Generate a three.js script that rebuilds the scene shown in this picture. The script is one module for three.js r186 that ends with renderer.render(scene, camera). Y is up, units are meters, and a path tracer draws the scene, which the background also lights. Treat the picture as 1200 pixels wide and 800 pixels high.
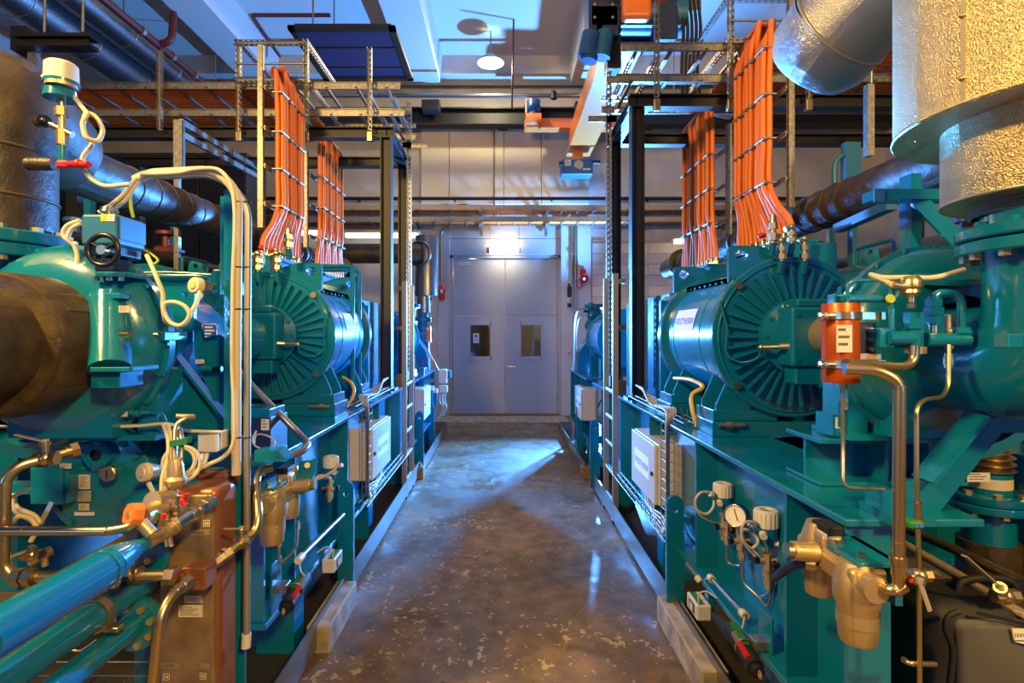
import * as THREE from 'three';
import { RoundedBoxGeometry } from 'three/addons/geometries/RoundedBoxGeometry.js';
import { mergeGeometries, toCreasedNormals } from 'three/addons/utils/BufferGeometryUtils.js';
import { RectAreaLightUniformsLib } from 'three/addons/lights/RectAreaLightUniformsLib.js';

// ---------- camera, light, exposure ----------
RectAreaLightUniformsLib.init();
const scene = new THREE.Scene();
scene.background = new THREE.Color(0x000000);
const FOC = 640, CX = 589, CY = 390, EYE = 1.73;           // focal length and vanishing point in 1200x800 pixels, eye height in metres
const camera = new THREE.PerspectiveCamera(2 * Math.atan(400 / FOC) * 180 / Math.PI, 1.5, 0.05, 60);
camera.position.set(0, EYE, 0);
camera.lookAt(0, EYE, -10);
camera.setViewOffset(1200, 800, 11, 10, 1200, 800);
const renderer = new THREE.WebGLRenderer({ antialias: true });
renderer.toneMapping = THREE.LinearToneMapping;
renderer.toneMappingExposure = 0.79;
renderer.shadowMap.enabled = true;
renderer.shadowMap.type = THREE.PCFSoftShadowMap;
const WARM = new THREE.Color().setRGB(1.0, 0.62, 0.17);
const BLUE = new THREE.Color().setRGB(0.08, 0.345, 1.0);
const LIGHTS = {
  bays: [                                                     // high-bay lamps over the two machine rows behind the camera: place, aim, nits
    { at: [2.35, 4.8, -3.0], to: [0.5, 0.8, 2.6], size: 0.5, power: 880 },
    { at: [-2.8, 4.4, 0.2], to: [0.2, 1.2, 2.6], size: 0.5, power: 640 }],
  floodA: { at: [2.3, 2.05, 10.75], power: 560, to: [-0.6, 6.9, 7.5], angle: 1.05, soft: 0.6 },      // blue work light behind the machines at the door end, turned up
  floodE: { at: [1.95, 1.9, 10.55], power: 1300, to: [-1.3, 0.9, 4.2], angle: 0.66, soft: 1 },         // its neighbour, turned down the aisle
  floodB: { at: [-1.75, 1.95, 10.75], power: 1050, to: [1.35, 1.75, 3.2], angle: 0.4, soft: 1 },       // and one across the aisle
  fillFloodC: { at: [-4.2, 2.0, -3.5], power: 25, to: [-2.6, 7.1, -0.5] },      // two unseen lamps added behind the viewer for blue fill off the ceiling
  fillFloodD: { at: [4.2, 2.0, -3.5], power: 25, to: [2.6, 7.1, -0.5] },
  hang: { power: 16 }, tube: { power: 45 }, fluo: { power: 8 },
};

// ---------- helpers ----------
let M = 1, DZ = 0;                                          // mirror side and shift along the aisle for the machine being built
const W = (x, y, d) => new THREE.Vector3(x, y, -d);
const V = (x, y, d) => new THREE.Vector3(M * x, y, -(d + DZ));
const P = (px, py, d) => new THREE.Vector3((px - CX) * d / FOC, EYE - (py - CY) * d / FOC, -d);
let seed = 1234567;
const rnd = () => { seed = (seed * 1664525 + 1013904223) >>> 0; return seed / 4294967296; };
const AX = { x: new THREE.Vector3(1, 0, 0), y: new THREE.Vector3(0, 1, 0), z: new THREE.Vector3(0, 0, 1) };

function boxW(x0, x1, y0, y1, d0, d1, bev = 0, seg = 2) {   // world coordinates, d = distance from the camera
  const w = Math.abs(x1 - x0), h = Math.abs(y1 - y0), l = Math.abs(d1 - d0);
  const b = Math.min(bev, w / 2.2, h / 2.2, l / 2.2);
  const g = b > 0 ? new RoundedBoxGeometry(w, h, l, seg, b) : new THREE.BoxGeometry(w, h, l);
  g.translate((x0 + x1) / 2, (y0 + y1) / 2, -(d0 + d1) / 2);
  return g;
}
const box = (x0, x1, y0, y1, d0, d1, bev = 0, seg = 2) => boxW(M * x0, M * x1, y0, y1, d0 + DZ, d1 + DZ, bev, seg);
const qTo = dir => new THREE.Quaternion().setFromUnitVectors(AX.y, dir.clone().normalize());
function rod(a, b, r, seg = 14, r2 = r, open = false) {
  const dir = b.clone().sub(a), l = dir.length();
  const g = new THREE.CylinderGeometry(r2, r, l, seg, 1, open);
  g.applyQuaternion(qTo(dir)); g.translate((a.x + b.x) / 2, (a.y + b.y) / 2, (a.z + b.z) / 2);
  return g;
}
function hex(a, b, r) { const g = rod(a, b, r, 6).toNonIndexed(); g.computeVertexNormals(); return g; }
function ball(p, r, sx = 1, sy = 1, sz = 1, seg = 16) { const g = new THREE.SphereGeometry(r, seg, Math.ceil(seg * 0.7)); g.scale(sx, sy, sz); g.translate(p.x, p.y, p.z); return g; }
function lathe(profile, o, dir, seg = 40, crease = 0.6) {   // profile of [radius, distance along dir] from o
  const g = new THREE.LatheGeometry(profile.map(p => new THREE.Vector2(Math.max(p[0], 1e-4), p[1])), seg);
  g.applyQuaternion(qTo(dir)); g.translate(o.x, o.y, o.z);
  return toCreasedNormals(g, crease);
}
function torus(o, dir, R, r, seg = 32, tseg = 8, arc = Math.PI * 2) {
  const g = new THREE.TorusGeometry(R, r, tseg, seg, arc);
  g.applyQuaternion(new THREE.Quaternion().setFromUnitVectors(AX.z, dir.clone().normalize())); g.translate(o.x, o.y, o.z);
  return g;
}
function sweep(pts, r, seg = 10) {
  const n = pts.length, pos = [], nor = [], uv = [], idx = [];
  let T = pts.map((p, i) => pts[Math.min(i + 1, n - 1)].clone().sub(pts[Math.max(i - 1, 0)]).normalize());
  let u = Math.abs(T[0].y) < 0.9 ? AX.y.clone() : AX.x.clone();
  u.sub(T[0].clone().multiplyScalar(u.dot(T[0]))).normalize();
  let L = 0;
  for (let i = 0; i < n; i++) {
    if (i) { L += pts[i].distanceTo(pts[i - 1]); u.sub(T[i].clone().multiplyScalar(u.dot(T[i]))).normalize(); }
    const v = T[i].clone().cross(u), rr = typeof r === 'function' ? r(i / (n - 1)) : r;
    for (let k = 0; k <= seg; k++) {
      const a = k / seg * Math.PI * 2, nn = u.clone().multiplyScalar(Math.cos(a)).addScaledVector(v, Math.sin(a));
      nor.push(nn.x, nn.y, nn.z); pos.push(pts[i].x + nn.x * rr, pts[i].y + nn.y * rr, pts[i].z + nn.z * rr); uv.push(k / seg, L);
    }
  }
  for (let i = 0; i < n - 1; i++) for (let k = 0; k < seg; k++) {
    const a = i * (seg + 1) + k, b = a + seg + 1;
    idx.push(a, a + 1, b, b, a + 1, b + 1);
  }
  for (const [i, s] of [[0, -1], [n - 1, 1]]) {              // caps
    const c = pos.length / 3, t = T[i].clone().multiplyScalar(s);
    pos.push(pts[i].x, pts[i].y, pts[i].z); nor.push(t.x, t.y, t.z); uv.push(0, 0);
    for (let k = 0; k <= seg; k++) { const j = (i * (seg + 1) + k) * 3; pos.push(pos[j], pos[j + 1], pos[j + 2]); nor.push(t.x, t.y, t.z); uv.push(0, 0); }
    for (let k = 0; k < seg; k++) s > 0 ? idx.push(c, c + 1 + k, c + 2 + k) : idx.push(c, c + 2 + k, c + 1 + k);
  }
  const g = new THREE.BufferGeometry();
  g.setAttribute('position', new THREE.Float32BufferAttribute(pos, 3)); g.setAttribute('normal', new THREE.Float32BufferAttribute(nor, 3));
  g.setAttribute('uv', new THREE.Float32BufferAttribute(uv, 2)); g.setIndex(idx);
  return g;
}
function bent(pts, bend = 0.05) {                            // polyline with rounded corners
  const out = [pts[0].clone()];
  for (let i = 1; i < pts.length - 1; i++) {
    const a = pts[i - 1], p = pts[i], b = pts[i + 1];
    const da = a.clone().sub(p), db = b.clone().sub(p);
    const t = Math.min(bend, da.length() * 0.49, db.length() * 0.49);
    const A = p.clone().addScaledVector(da.normalize(), t), B = p.clone().addScaledVector(db.normalize(), t);
    for (let k = 0; k <= 7; k++) {
      const s = k / 7;
      out.push(A.clone().multiplyScalar((1 - s) * (1 - s)).addScaledVector(p, 2 * s * (1 - s)).addScaledVector(B, s * s));
    }
  }
  out.push(pts[pts.length - 1].clone());
  return out;
}
const pipe = (pts, r, bend = 0.05, seg = 12) => sweep(bent(pts, bend), r, seg);
const cable = (pts, r, seg = 8, n = 0) => sweep(new THREE.CatmullRomCurve3(pts, false, 'centripetal').getPoints(n || pts.length * 9), r, seg);
function bar(a, b, w, h, up = AX.y) {                        // box along a-b, w across, h along up
  const dir = b.clone().sub(a), l = dir.length(); dir.normalize();
  const side = dir.clone().cross(up).normalize(), u = side.clone().cross(dir).normalize();
  const g = new THREE.BoxGeometry(w, h, l);
  g.applyMatrix4(new THREE.Matrix4().makeBasis(side, u, dir.negate()));
  g.translate((a.x + b.x) / 2, (a.y + b.y) / 2, (a.z + b.z) / 2);
  return g;
}
function ext(shape, depth, bevel = 0) {
  return new THREE.ExtrudeGeometry(shape, { depth, bevelEnabled: bevel > 0, bevelThickness: bevel, bevelSize: bevel, bevelSegments: 1, curveSegments: 10 });
}
function polyShape(pts, holes = []) {
  const s = new THREE.Shape(pts.map(p => new THREE.Vector2(p[0], p[1])));
  for (const [x, y, r] of holes) { const h = new THREE.Path(); h.absarc(x, y, r, 0, Math.PI * 2, true); s.holes.push(h); }
  return s;
}
function plateZ(pts, d0, d1, holes = []) {                   // outline in x,y facing along the aisle
  const g = ext(polyShape(pts.map(p => [M * p[0], p[1]]), holes.map(h => [M * h[0], h[1], h[2]])), Math.abs(d1 - d0));
  g.translate(0, 0, -Math.max(d0, d1) - DZ); return g;
}
function plateX(pts, x0, x1, holes = []) {                   // outline in d,y facing across the aisle
  const g = ext(polyShape(pts.map(p => [p[0] + DZ, p[1]]), holes.map(h => [h[0] + DZ, h[1], h[2]])), Math.abs(x1 - x0));
  g.rotateY(Math.PI / 2); g.translate(Math.min(M * x0, M * x1), 0, 0); return g;
}
const ngon = (cx, cy, r, n = 28, a0 = 0, a1 = Math.PI * 2) => Array.from({ length: n }, (_, i) => { const a = a0 + (a1 - a0) * i / (a1 - a0 < 6.2 ? n - 1 : n); return [cx + r * Math.cos(a), cy + r * Math.sin(a)]; });

function boxUV(g) {                                          // uv in metres from the dominant axis of each face
  const p = g.attributes.position, n = g.attributes.normal, uv = new Float32Array(p.count * 2);
  for (let i = 0; i < p.count; i++) {
    const ax = Math.abs(n.getX(i)), ay = Math.abs(n.getY(i)), az = Math.abs(n.getZ(i));
    const x = p.getX(i), y = p.getY(i), z = p.getZ(i);
    if (ax >= ay && ax >= az) { uv[2 * i] = z; uv[2 * i + 1] = y; } else if (ay >= az) { uv[2 * i] = x; uv[2 * i + 1] = z; } else { uv[2 * i] = x; uv[2 * i + 1] = y; }
  }
  g.setAttribute('uv', new THREE.BufferAttribute(uv, 2));
}
const taken = {};
const numbered = n => { const k = taken[n] = (taken[n] ?? -1) + 1; return k ? `${n}_${String(k).padStart(3, '0')}` : n; };
function merge(geos, keepUV) {
  const list = (Array.isArray(geos) ? geos.flat(3) : [geos]).map(g => {
    g = g.index ? g.toNonIndexed() : g;
    for (const k of Object.keys(g.attributes)) if (!['position', 'normal', 'uv'].includes(k)) g.deleteAttribute(k);
    if (!keepUV) boxUV(g);
    return g;
  });
  const g = list.length > 1 ? mergeGeometries(list, false) : list[0];
  g.clearGroups?.();
  return g;
}
const ONE_BY_ONE = new Set('coupling collar union end_cap name_plate yoke_bolt plug lower_nut red_knob brass_nut saddle fitting nut ear hanger louvre type_plate label bracket_leg'.split(' '));
function obj(name, geos, mat, parent = scene, keepUV = false) {
  if (Array.isArray(geos) && geos.length > 1 && parent !== scene && ONE_BY_ONE.has(name)) return geos.map(g => obj(name, g, mat, parent, keepUV))[0];
  const m = new THREE.Mesh(merge(geos, keepUV), mat);
  if (mat.userData.printed && !keepUV) {                      // lay the print once over the face turned along the aisle
    const p = m.geometry.attributes.position, uv = m.geometry.attributes.uv; m.geometry.computeBoundingBox(); const b = m.geometry.boundingBox;
    for (let i = 0; i < p.count; i++) uv.setXY(i, (p.getX(i) - b.min.x) / (b.max.x - b.min.x), (p.getY(i) - b.min.y) / (b.max.y - b.min.y));
  }
  m.name = parent === scene ? numbered(name) : name; m.castShadow = m.receiveShadow = true; parent.add(m);
  return m;
}
function tag(o, label, category, group) { o.userData.label = label; o.userData.category = category; if (group) o.userData.group = group; return o; }
const single = (name, label, category, geos, mat, group) => tag(obj(name, geos, mat), label, category, group);
function thing(name, label, category, group) { const o = new THREE.Group(); o.name = numbered(name); scene.add(o); return tag(o, label, category, group); }
function struct(name, geos, mat) { const m = obj(name, geos, mat); m.userData.kind = 'structure'; return m; }
function structGroup(name) { const o = new THREE.Group(); o.name = numbered(name); o.userData.kind = 'structure'; scene.add(o); return o; }

// ---------- textures and materials ----------
function canvasTex(w, h, draw, srgb = true) {
  const c = document.createElement('canvas'); c.width = w; c.height = h; draw(c.getContext('2d'), w, h);
  const t = new THREE.CanvasTexture(c); if (srgb) t.colorSpace = THREE.SRGBColorSpace; return t;
}
function dataTex(n, fn, srgb = true) {                       // tiling texture from a function of u, v in 0..1 returning [r,g,b] 0..255
  const a = new Uint8Array(n * n * 4);
  for (let j = 0; j < n; j++) for (let i = 0; i < n; i++) {
    const c = fn(i / n, j / n, i, j), k = (j * n + i) * 4;
    for (let q = 0; q < 3; q++) a[k + q] = Math.max(0, Math.min(255, c[q] ?? c[0])); a[k + 3] = 255;
  }
  const t = new THREE.DataTexture(a, n, n); t.wrapS = t.wrapT = THREE.RepeatWrapping; t.magFilter = THREE.LinearFilter; t.minFilter = THREE.LinearMipmapLinearFilter; t.generateMipmaps = true;
  if (srgb) t.colorSpace = THREE.SRGBColorSpace; t.needsUpdate = true; return t;
}
const perm = new Uint8Array(512), grad = new Float32Array(512);
for (let i = 0; i < 256; i++) perm[i] = i;
for (let i = 255; i > 0; i--) { const j = Math.floor(rnd() * (i + 1)), t = perm[i]; perm[i] = perm[j]; perm[j] = t; }
for (let i = 0; i < 256; i++) { perm[i + 256] = perm[i]; const a = rnd() * 6.2832; grad[2 * i] = Math.cos(a); grad[2 * i + 1] = Math.sin(a); }
function tn(u, v, f, s = 0) {                                // gradient noise that tiles over 0..1 (f rounded to a whole number of cells)
  f = Math.max(1, Math.round(f)); const x = u * f, y = v * f, xi = Math.floor(x), yi = Math.floor(y), fx = x - xi, fy = y - yi;
  const x0 = xi % f, y0 = yi % f, x1 = (x0 + 1) % f, y1 = (y0 + 1) % f, S = perm[(s * 37) & 255];
  const h0 = perm[(y0 + S) & 255], h1 = perm[(y1 + S) & 255];
  const a = perm[(h0 + x0) & 255] * 2, b = perm[(h0 + x1) & 255] * 2, c = perm[(h1 + x0) & 255] * 2, e = perm[(h1 + x1) & 255] * 2;
  const sx = fx * fx * fx * (fx * (fx * 6 - 15) + 10), sy = fy * fy * fy * (fy * (fy * 6 - 15) + 10);
  const p = grad[a] * fx + grad[a + 1] * fy, q = grad[b] * (fx - 1) + grad[b + 1] * fy;
  const r = grad[c] * fx + grad[c + 1] * (fy - 1), t = grad[e] * (fx - 1) + grad[e + 1] * (fy - 1);
  const m = p + sx * (q - p), n = r + sx * (t - r);
  return (m + sy * (n - m)) * 1.35;
}
const fbm = (u, v, f, s) => tn(u, v, f, s) + 0.5 * tn(u, v, f * 2.1, s + 1) + 0.25 * tn(u, v, f * 4.3, s + 2);
const rep = (t, x, y = x) => { t.repeat.set(x, y); return t; };
const texPaint = rep(dataTex(256, (u, v) => { const k = 128 + 60 * fbm(u, v, 9, 1) + 30 * tn(u, v, 60, 4); return [k, k, k]; }, false), 2.2);
const texMottle = (r, g, b, amt, f = 5, s = 0, n = 256) => dataTex(n, (u, v) => { const k = 1 + amt * fbm(u, v, f, s) + amt * 0.4 * (rnd() - 0.5); return [r * k, g * k, b * k]; });
const std = (color, roughness, metalness = 0, extra = {}) => new THREE.MeshPhysicalMaterial({ color, roughness, metalness, ...extra });
const texTealRough = rep(dataTex(256, (u, v) => { const k = 92 + 50 * fbm(u, v, 6, 9); return [k, k, k]; }, false), 1.5);
const texEmboss = rep(dataTex(512, (u, v) => {               // stucco embossing
  const k = 128 + 110 * tn(u, v, 44, 3) + 90 * tn(u, v, 83, 8); return [k, k, k]; }, false), 4.6);
const texSteel = rep(texMottle(196, 198, 200, 0.16, 12, 3), 3);
const texFloor = (() => {                                    // worn painted concrete, 3.4 m tile
  const n = 1024;
  const t = dataTex(n, (u, v) => {
    const k = 1 + 0.22 * fbm(u, v, 5, 11) + 0.16 * fbm(u, v, 28, 5) + 0.14 * (rnd() - 0.5);
    let c = [102 * k, 84 * k, 60 * k];
    const patch = fbm(u, v, 4, 21) + 0.5 * fbm(u, v, 14, 23), w = 0.6 * tn(u, v, 70, 31) + 0.5 * tn(u, v, 150, 2) + 0.35 * tn(u, v, 34, 33);
    if (w + 0.42 * patch > 0.54) c = [172, 150, 108].map(q => q * (0.75 + 0.4 * rnd()));       // worn-through flakes
    const d = fbm(u, v, 10, 41); if (d > 0.45) c = c.map(q => q * 0.86);
    for (let j = 0; j < 3; j++) { const sc = Math.abs(tn(u, v, 7 + 5 * j, 51 + j)); if (sc < 0.004 && tn(u, v, 16, 60 + j) > 0.22) c = [150, 134, 104]; }   // scuff lines
    return c;
  });
  return rep(t, 1 / 3.4);
})();
const texFloorRough = rep(dataTex(512, (u, v) => { const k = 120 + 60 * fbm(u, v, 8, 11) + 30 * tn(u, v, 40, 2); return [k, k, k]; }, false), 1 / 3.4);
const texWall = rep(texMottle(180, 176, 170, 0.05, 4, 7), 0.5);
const texRubber = rep(texMottle(58, 46, 29, 0.3, 8, 13), 1.6);
const texSlot = rep(dataTex(64, (u, v) => { const on = v > 0.22 && v < 0.78 && u > 0.3 && u < 0.7; const k = on ? 0 : 255; return [k, k, k]; }, false), 1);
const texCopper = rep(dataTex(512, (u, v) => { const k = 1 + 0.12 * tn(u, v * 1, 6, 3) + 0.16 * tn(0.5, v, 90, 5) + 0.06 * (rnd() - 0.5); return [128 * k, 78 * k, 48 * k]; }), 2.2);
const texPlateFront = rep(dataTex(256, (u, v) => { const k = 1 + 0.22 * fbm(u, v, 4, 3) + 0.05 * (rnd() - 0.5); return [122 * k, 102 * k, 78 * k]; }), 2.0);

const mat = {
  teal: std('#066686', 0.36, 0, { roughnessMap: texTealRough, clearcoat: 0.35, clearcoatRoughness: 0.22, bumpMap: texPaint, bumpScale: 0.0006 }),
  tealMetal: std('#0d80a6', 0.34, 0.1, { roughnessMap: texTealRough, clearcoat: 0.5, clearcoatRoughness: 0.2 }),
  actuator: std('#1c5f86', 0.42, 0, { bumpMap: texPaint, bumpScale: 0.0005 }),
  navy: std('#16264a', 0.45),
  black: std('#0d0c0b', 0.5, 0, { bumpMap: texPaint, bumpScale: 0.0005 }),
  blackGloss: std('#0d0d0d', 0.3),
  rubber: std('#ffffff', 0.5, 0, { map: texRubber, bumpMap: texPaint, bumpScale: 0.004 }),
  tape: std('#4a3b26', 0.45),
  galv: std('#c4beb0', 0.4, 0.85, { map: texSteel }),
  galvSlot: std('#c4beb0', 0.42, 0.85, { map: texSteel, alphaMap: texSlot, alphaTest: 0.5, side: THREE.DoubleSide }),
  alu: std('#a5a092', 0.45, 0.75),
  emboss: std('#cbb98a', 0.40, 1.0, { bumpMap: texEmboss, bumpScale: 0.003 }),
  clad: std('#c2c4c6', 0.34, 1.0, { bumpMap: texEmboss, bumpScale: 0.002 }),
  duct: std('#b4b6ba', 0.34, 0.95, { map: texSteel }),
  chrome: std('#d8d6d0', 0.18, 1.0),
  steelPipe: std('#c8c0b2', 0.32, 0.85, { map: texSteel }),
  brass: std('#cdb584', 0.3, 1.0),
  bronze: std('#bfa77c', 0.42, 0.75, { bumpMap: texPaint, bumpScale: 0.0012 }),
  copper: std('#ffffff', 0.34, 0.15, { map: texCopper }),
  plateFront: std('#ffffff', 0.38, 0.2, { map: texPlateFront }),
  orangeCan: std('#a8480c', 0.36, 0.35),
  cableOrange: std('#e2701a', 0.46),
  cream: std('#bfb394', 0.48),
  greyCable: std('#a8a294', 0.5),
  white: std('#c8c4b8', 0.42),
  cabinet: std('#b9b5a9', 0.4),
  red: std('#c01414', 0.35),
  redPipe: std('#5e1c16', 0.5),
  green: std('#1e6a32', 0.5),
  yellowGreen: std('#9fae14', 0.5),
  yellow: std('#d3a012', 0.5),
  crane: std('#de7630', 0.34, 0, { clearcoat: 0.6, clearcoatRoughness: 0.3 }),
  craneBlue: std('#1d4f86', 0.4),
  tray: std('#3a352c', 0.5, 0.3),
  trayLip: std('#8d8a84', 0.34, 0.8),
  concrete: std('#ffffff', 0.8, 0, { map: rep(texMottle(150, 138, 118, 0.25, 6, 17), 1.2) }),
  floor: std('#ffffff', 1.25, 0, { map: texFloor, roughnessMap: texFloorRough, bumpMap: texFloor, bumpScale: 0.001 }),
  wall: std('#ffffff', 0.75, 0, { map: texWall }),
  wallCream: std('#cfc6b2', 0.75, 0, { bumpMap: texPaint, bumpScale: 0.001 }),
  ceiling: std('#bdbbb6', 0.85),
  block: [0, 1, 2].map(i => std(['#c2b4a8', '#b8aca2', '#ccbeb0'][i], 0.85, 0, { bumpMap: texPaint, bumpScale: 0.002 })),
  mortar: std('#a49a92', 0.9),
  door: std('#aeadac', 0.62, 0.0),
  doorFrame: std('#9c9a98', 0.45),
  glass: new THREE.MeshPhysicalMaterial({ color: '#ffffff', roughness: 0.03, transmission: 1, thickness: 0, ior: 1.45 }),
  siren: std('#b3121a', 0.4),
  bagGrey: std('#4c4a46', 0.8, 0, { bumpMap: texPaint, bumpScale: 0.001 }),
  bagBlack: std('#121212', 0.7),
  bellows: std('#c4ae80', 0.3, 1.0),
  handle: std('#cfc5ae', 0.3, 0.7),
  dark: std('#101010', 0.6),
  timber: std('#7d5a34', 0.7),
};
const glow = (color, k) => new THREE.MeshStandardMaterial({ color: '#000000', emissive: color, emissiveIntensity: k, roughness: 0.6 });

function printed(w, h, px, draw) { const t = canvasTex(px, Math.round(px * h / w), draw), m = std('#ffffff', 0.8, 0, { map: t }); m.userData.printed = true; return m; }
const logoDraw = (g, w, h) => {
  g.fillStyle = '#dcdcd8'; g.fillRect(0, 0, w, h); g.fillStyle = '#0b1a6a'; g.textAlign = 'center'; g.textBaseline = 'middle';
  g.font = `bold ${Math.round(w * 0.16)}px sans-serif`; g.fillText('FRIOTHERM', w / 2, h * 0.56, w * 0.92);
};
const logoMat = printed(0.22, 0.09, 512, logoDraw);
function quad(c, uVec, vVec) {                               // textured rectangle, corner-centred on c, half vectors u (text direction) and v (up)
  const g = new THREE.BufferGeometry(), p = [];
  for (const [a, b] of [[-1, -1], [1, -1], [1, 1], [-1, 1]]) { const q = c.clone().addScaledVector(uVec, a).addScaledVector(vVec, b); p.push(q.x, q.y, q.z); }
  const n = uVec.clone().cross(vVec).normalize();
  g.setAttribute('position', new THREE.Float32BufferAttribute(p, 3));
  g.setAttribute('normal', new THREE.Float32BufferAttribute([n, n, n, n].flatMap(v => [v.x, v.y, v.z]), 3));
  g.setAttribute('uv', new THREE.Float32BufferAttribute([0, 0, 1, 0, 1, 1, 0, 1], 2)); g.setIndex([0, 1, 2, 0, 2, 3]);
  return g;
}

// ---------- the hall ----------
const FAR = 11.43, SLAB = 7.13, RIB = 6.6, HX0 = -8, HX1 = 8, BACK = -7;
struct('floor', boxW(HX0, HX1, -0.25, 0, BACK, FAR + 0.4), mat.floor);
{
  const c = structGroup('ceiling');
  obj('slab', boxW(HX0, HX1, SLAB, SLAB + 0.25, BACK, FAR + 0.4), mat.ceiling, c);
  for (const x of [-7.84, -4.69, -1.52, 1.63, 4.78, 7.9]) {   // tapered concrete ribs along the hall
    const w = 0.3, o = 0.05;
    const g = ext(polyShape([[x - w, RIB], [x + w, RIB], [x + w + o, SLAB + 0.01], [x - w - o, SLAB + 0.01]]), FAR - 0.8 - BACK);
    g.translate(0, 0, -(FAR - 0.8)); obj('rib', g, mat.ceiling, c);
  }
  obj('end_beam', boxW(HX0, HX1, 6.78, SLAB, FAR - 0.8, FAR - 0.3), mat.ceiling, c);
}
struct('wall_left', boxW(HX0 - 0.3, HX0, 0, SLAB + 0.25, BACK, FAR + 0.4), mat.wall);
struct('wall_right', boxW(HX1, HX1 + 0.3, 0, SLAB + 0.25, BACK, FAR + 0.4), mat.wall);
struct('wall_back', boxW(HX0 - 0.3, HX1 + 0.3, 0, SLAB + 0.25, BACK - 0.3, BACK), mat.wall);
const DX0 = -1.107, DX1 = 1.214, DTOP = 3.36;
{
  const w = structGroup('wall_front');
  obj('wall_panel', [boxW(HX0, DX0, 0, SLAB, FAR, FAR + 0.3), boxW(DX1, HX1, 0, SLAB, FAR, FAR + 0.3), boxW(DX0, DX1, DTOP, SLAB, FAR, FAR + 0.3)], mat.wall, w);
  // cream upper cladding panels standing proud of the wall
  const edges = [[-1.7, -1.12], [-1.11, 0.02], [0.03, 0.80], [0.81, 1.80]];
  for (const [a, b] of edges) obj('cladding_panel', boxW(a, b, 4.41, 5.98, FAR - 0.06, FAR, 0.008, 1), mat.wallCream, w);
  obj('pilaster', boxW(DX0 - 0.30, DX0, 0.02, 3.98, FAR - 0.1, FAR), mat.wall, w);
  obj('pilaster', boxW(DX1, DX1 + 0.24, 0.02, 3.98, FAR - 0.1, FAR), mat.wall, w);
  obj('pilaster', boxW(DX1 + 0.34, DX1 + 0.62, 0.02, 3.98, FAR - 0.1, FAR), mat.wall, w);
  obj('lintel', boxW(DX0, DX1, DTOP, 3.69, FAR - 0.04, FAR), mat.wall, w);
  obj('lintel', boxW(DX0, DX1, 3.70, 3.98, FAR - 0.04, FAR), mat.wall, w);
  // concrete block infill, block by block
  const bw = 0.78, bh = 0.222, j = 0.016;
  obj('mortar_bed', boxW(1.86, 5.4, 0, 3.66, FAR - 0.03, FAR), mat.mortar, w);
  for (let r = 0; r < 16; r++) for (let k = -1; k < 5; k++) {
    const x0 = Math.max(1.87, 1.87 + (k + (r % 2) * 0.5) * bw), x1 = Math.min(5.39, 1.87 + (k + 1 + (r % 2) * 0.5) * bw - j), y0 = 0.06 + r * bh;
    if (x1 - x0 > 0.08) obj('block', boxW(x0, x1, y0, y0 + bh - j, FAR - 0.045 - 0.006 * rnd(), FAR - 0.01), mat.block[Math.floor(rnd() * 3)], w);
  }
}
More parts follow.
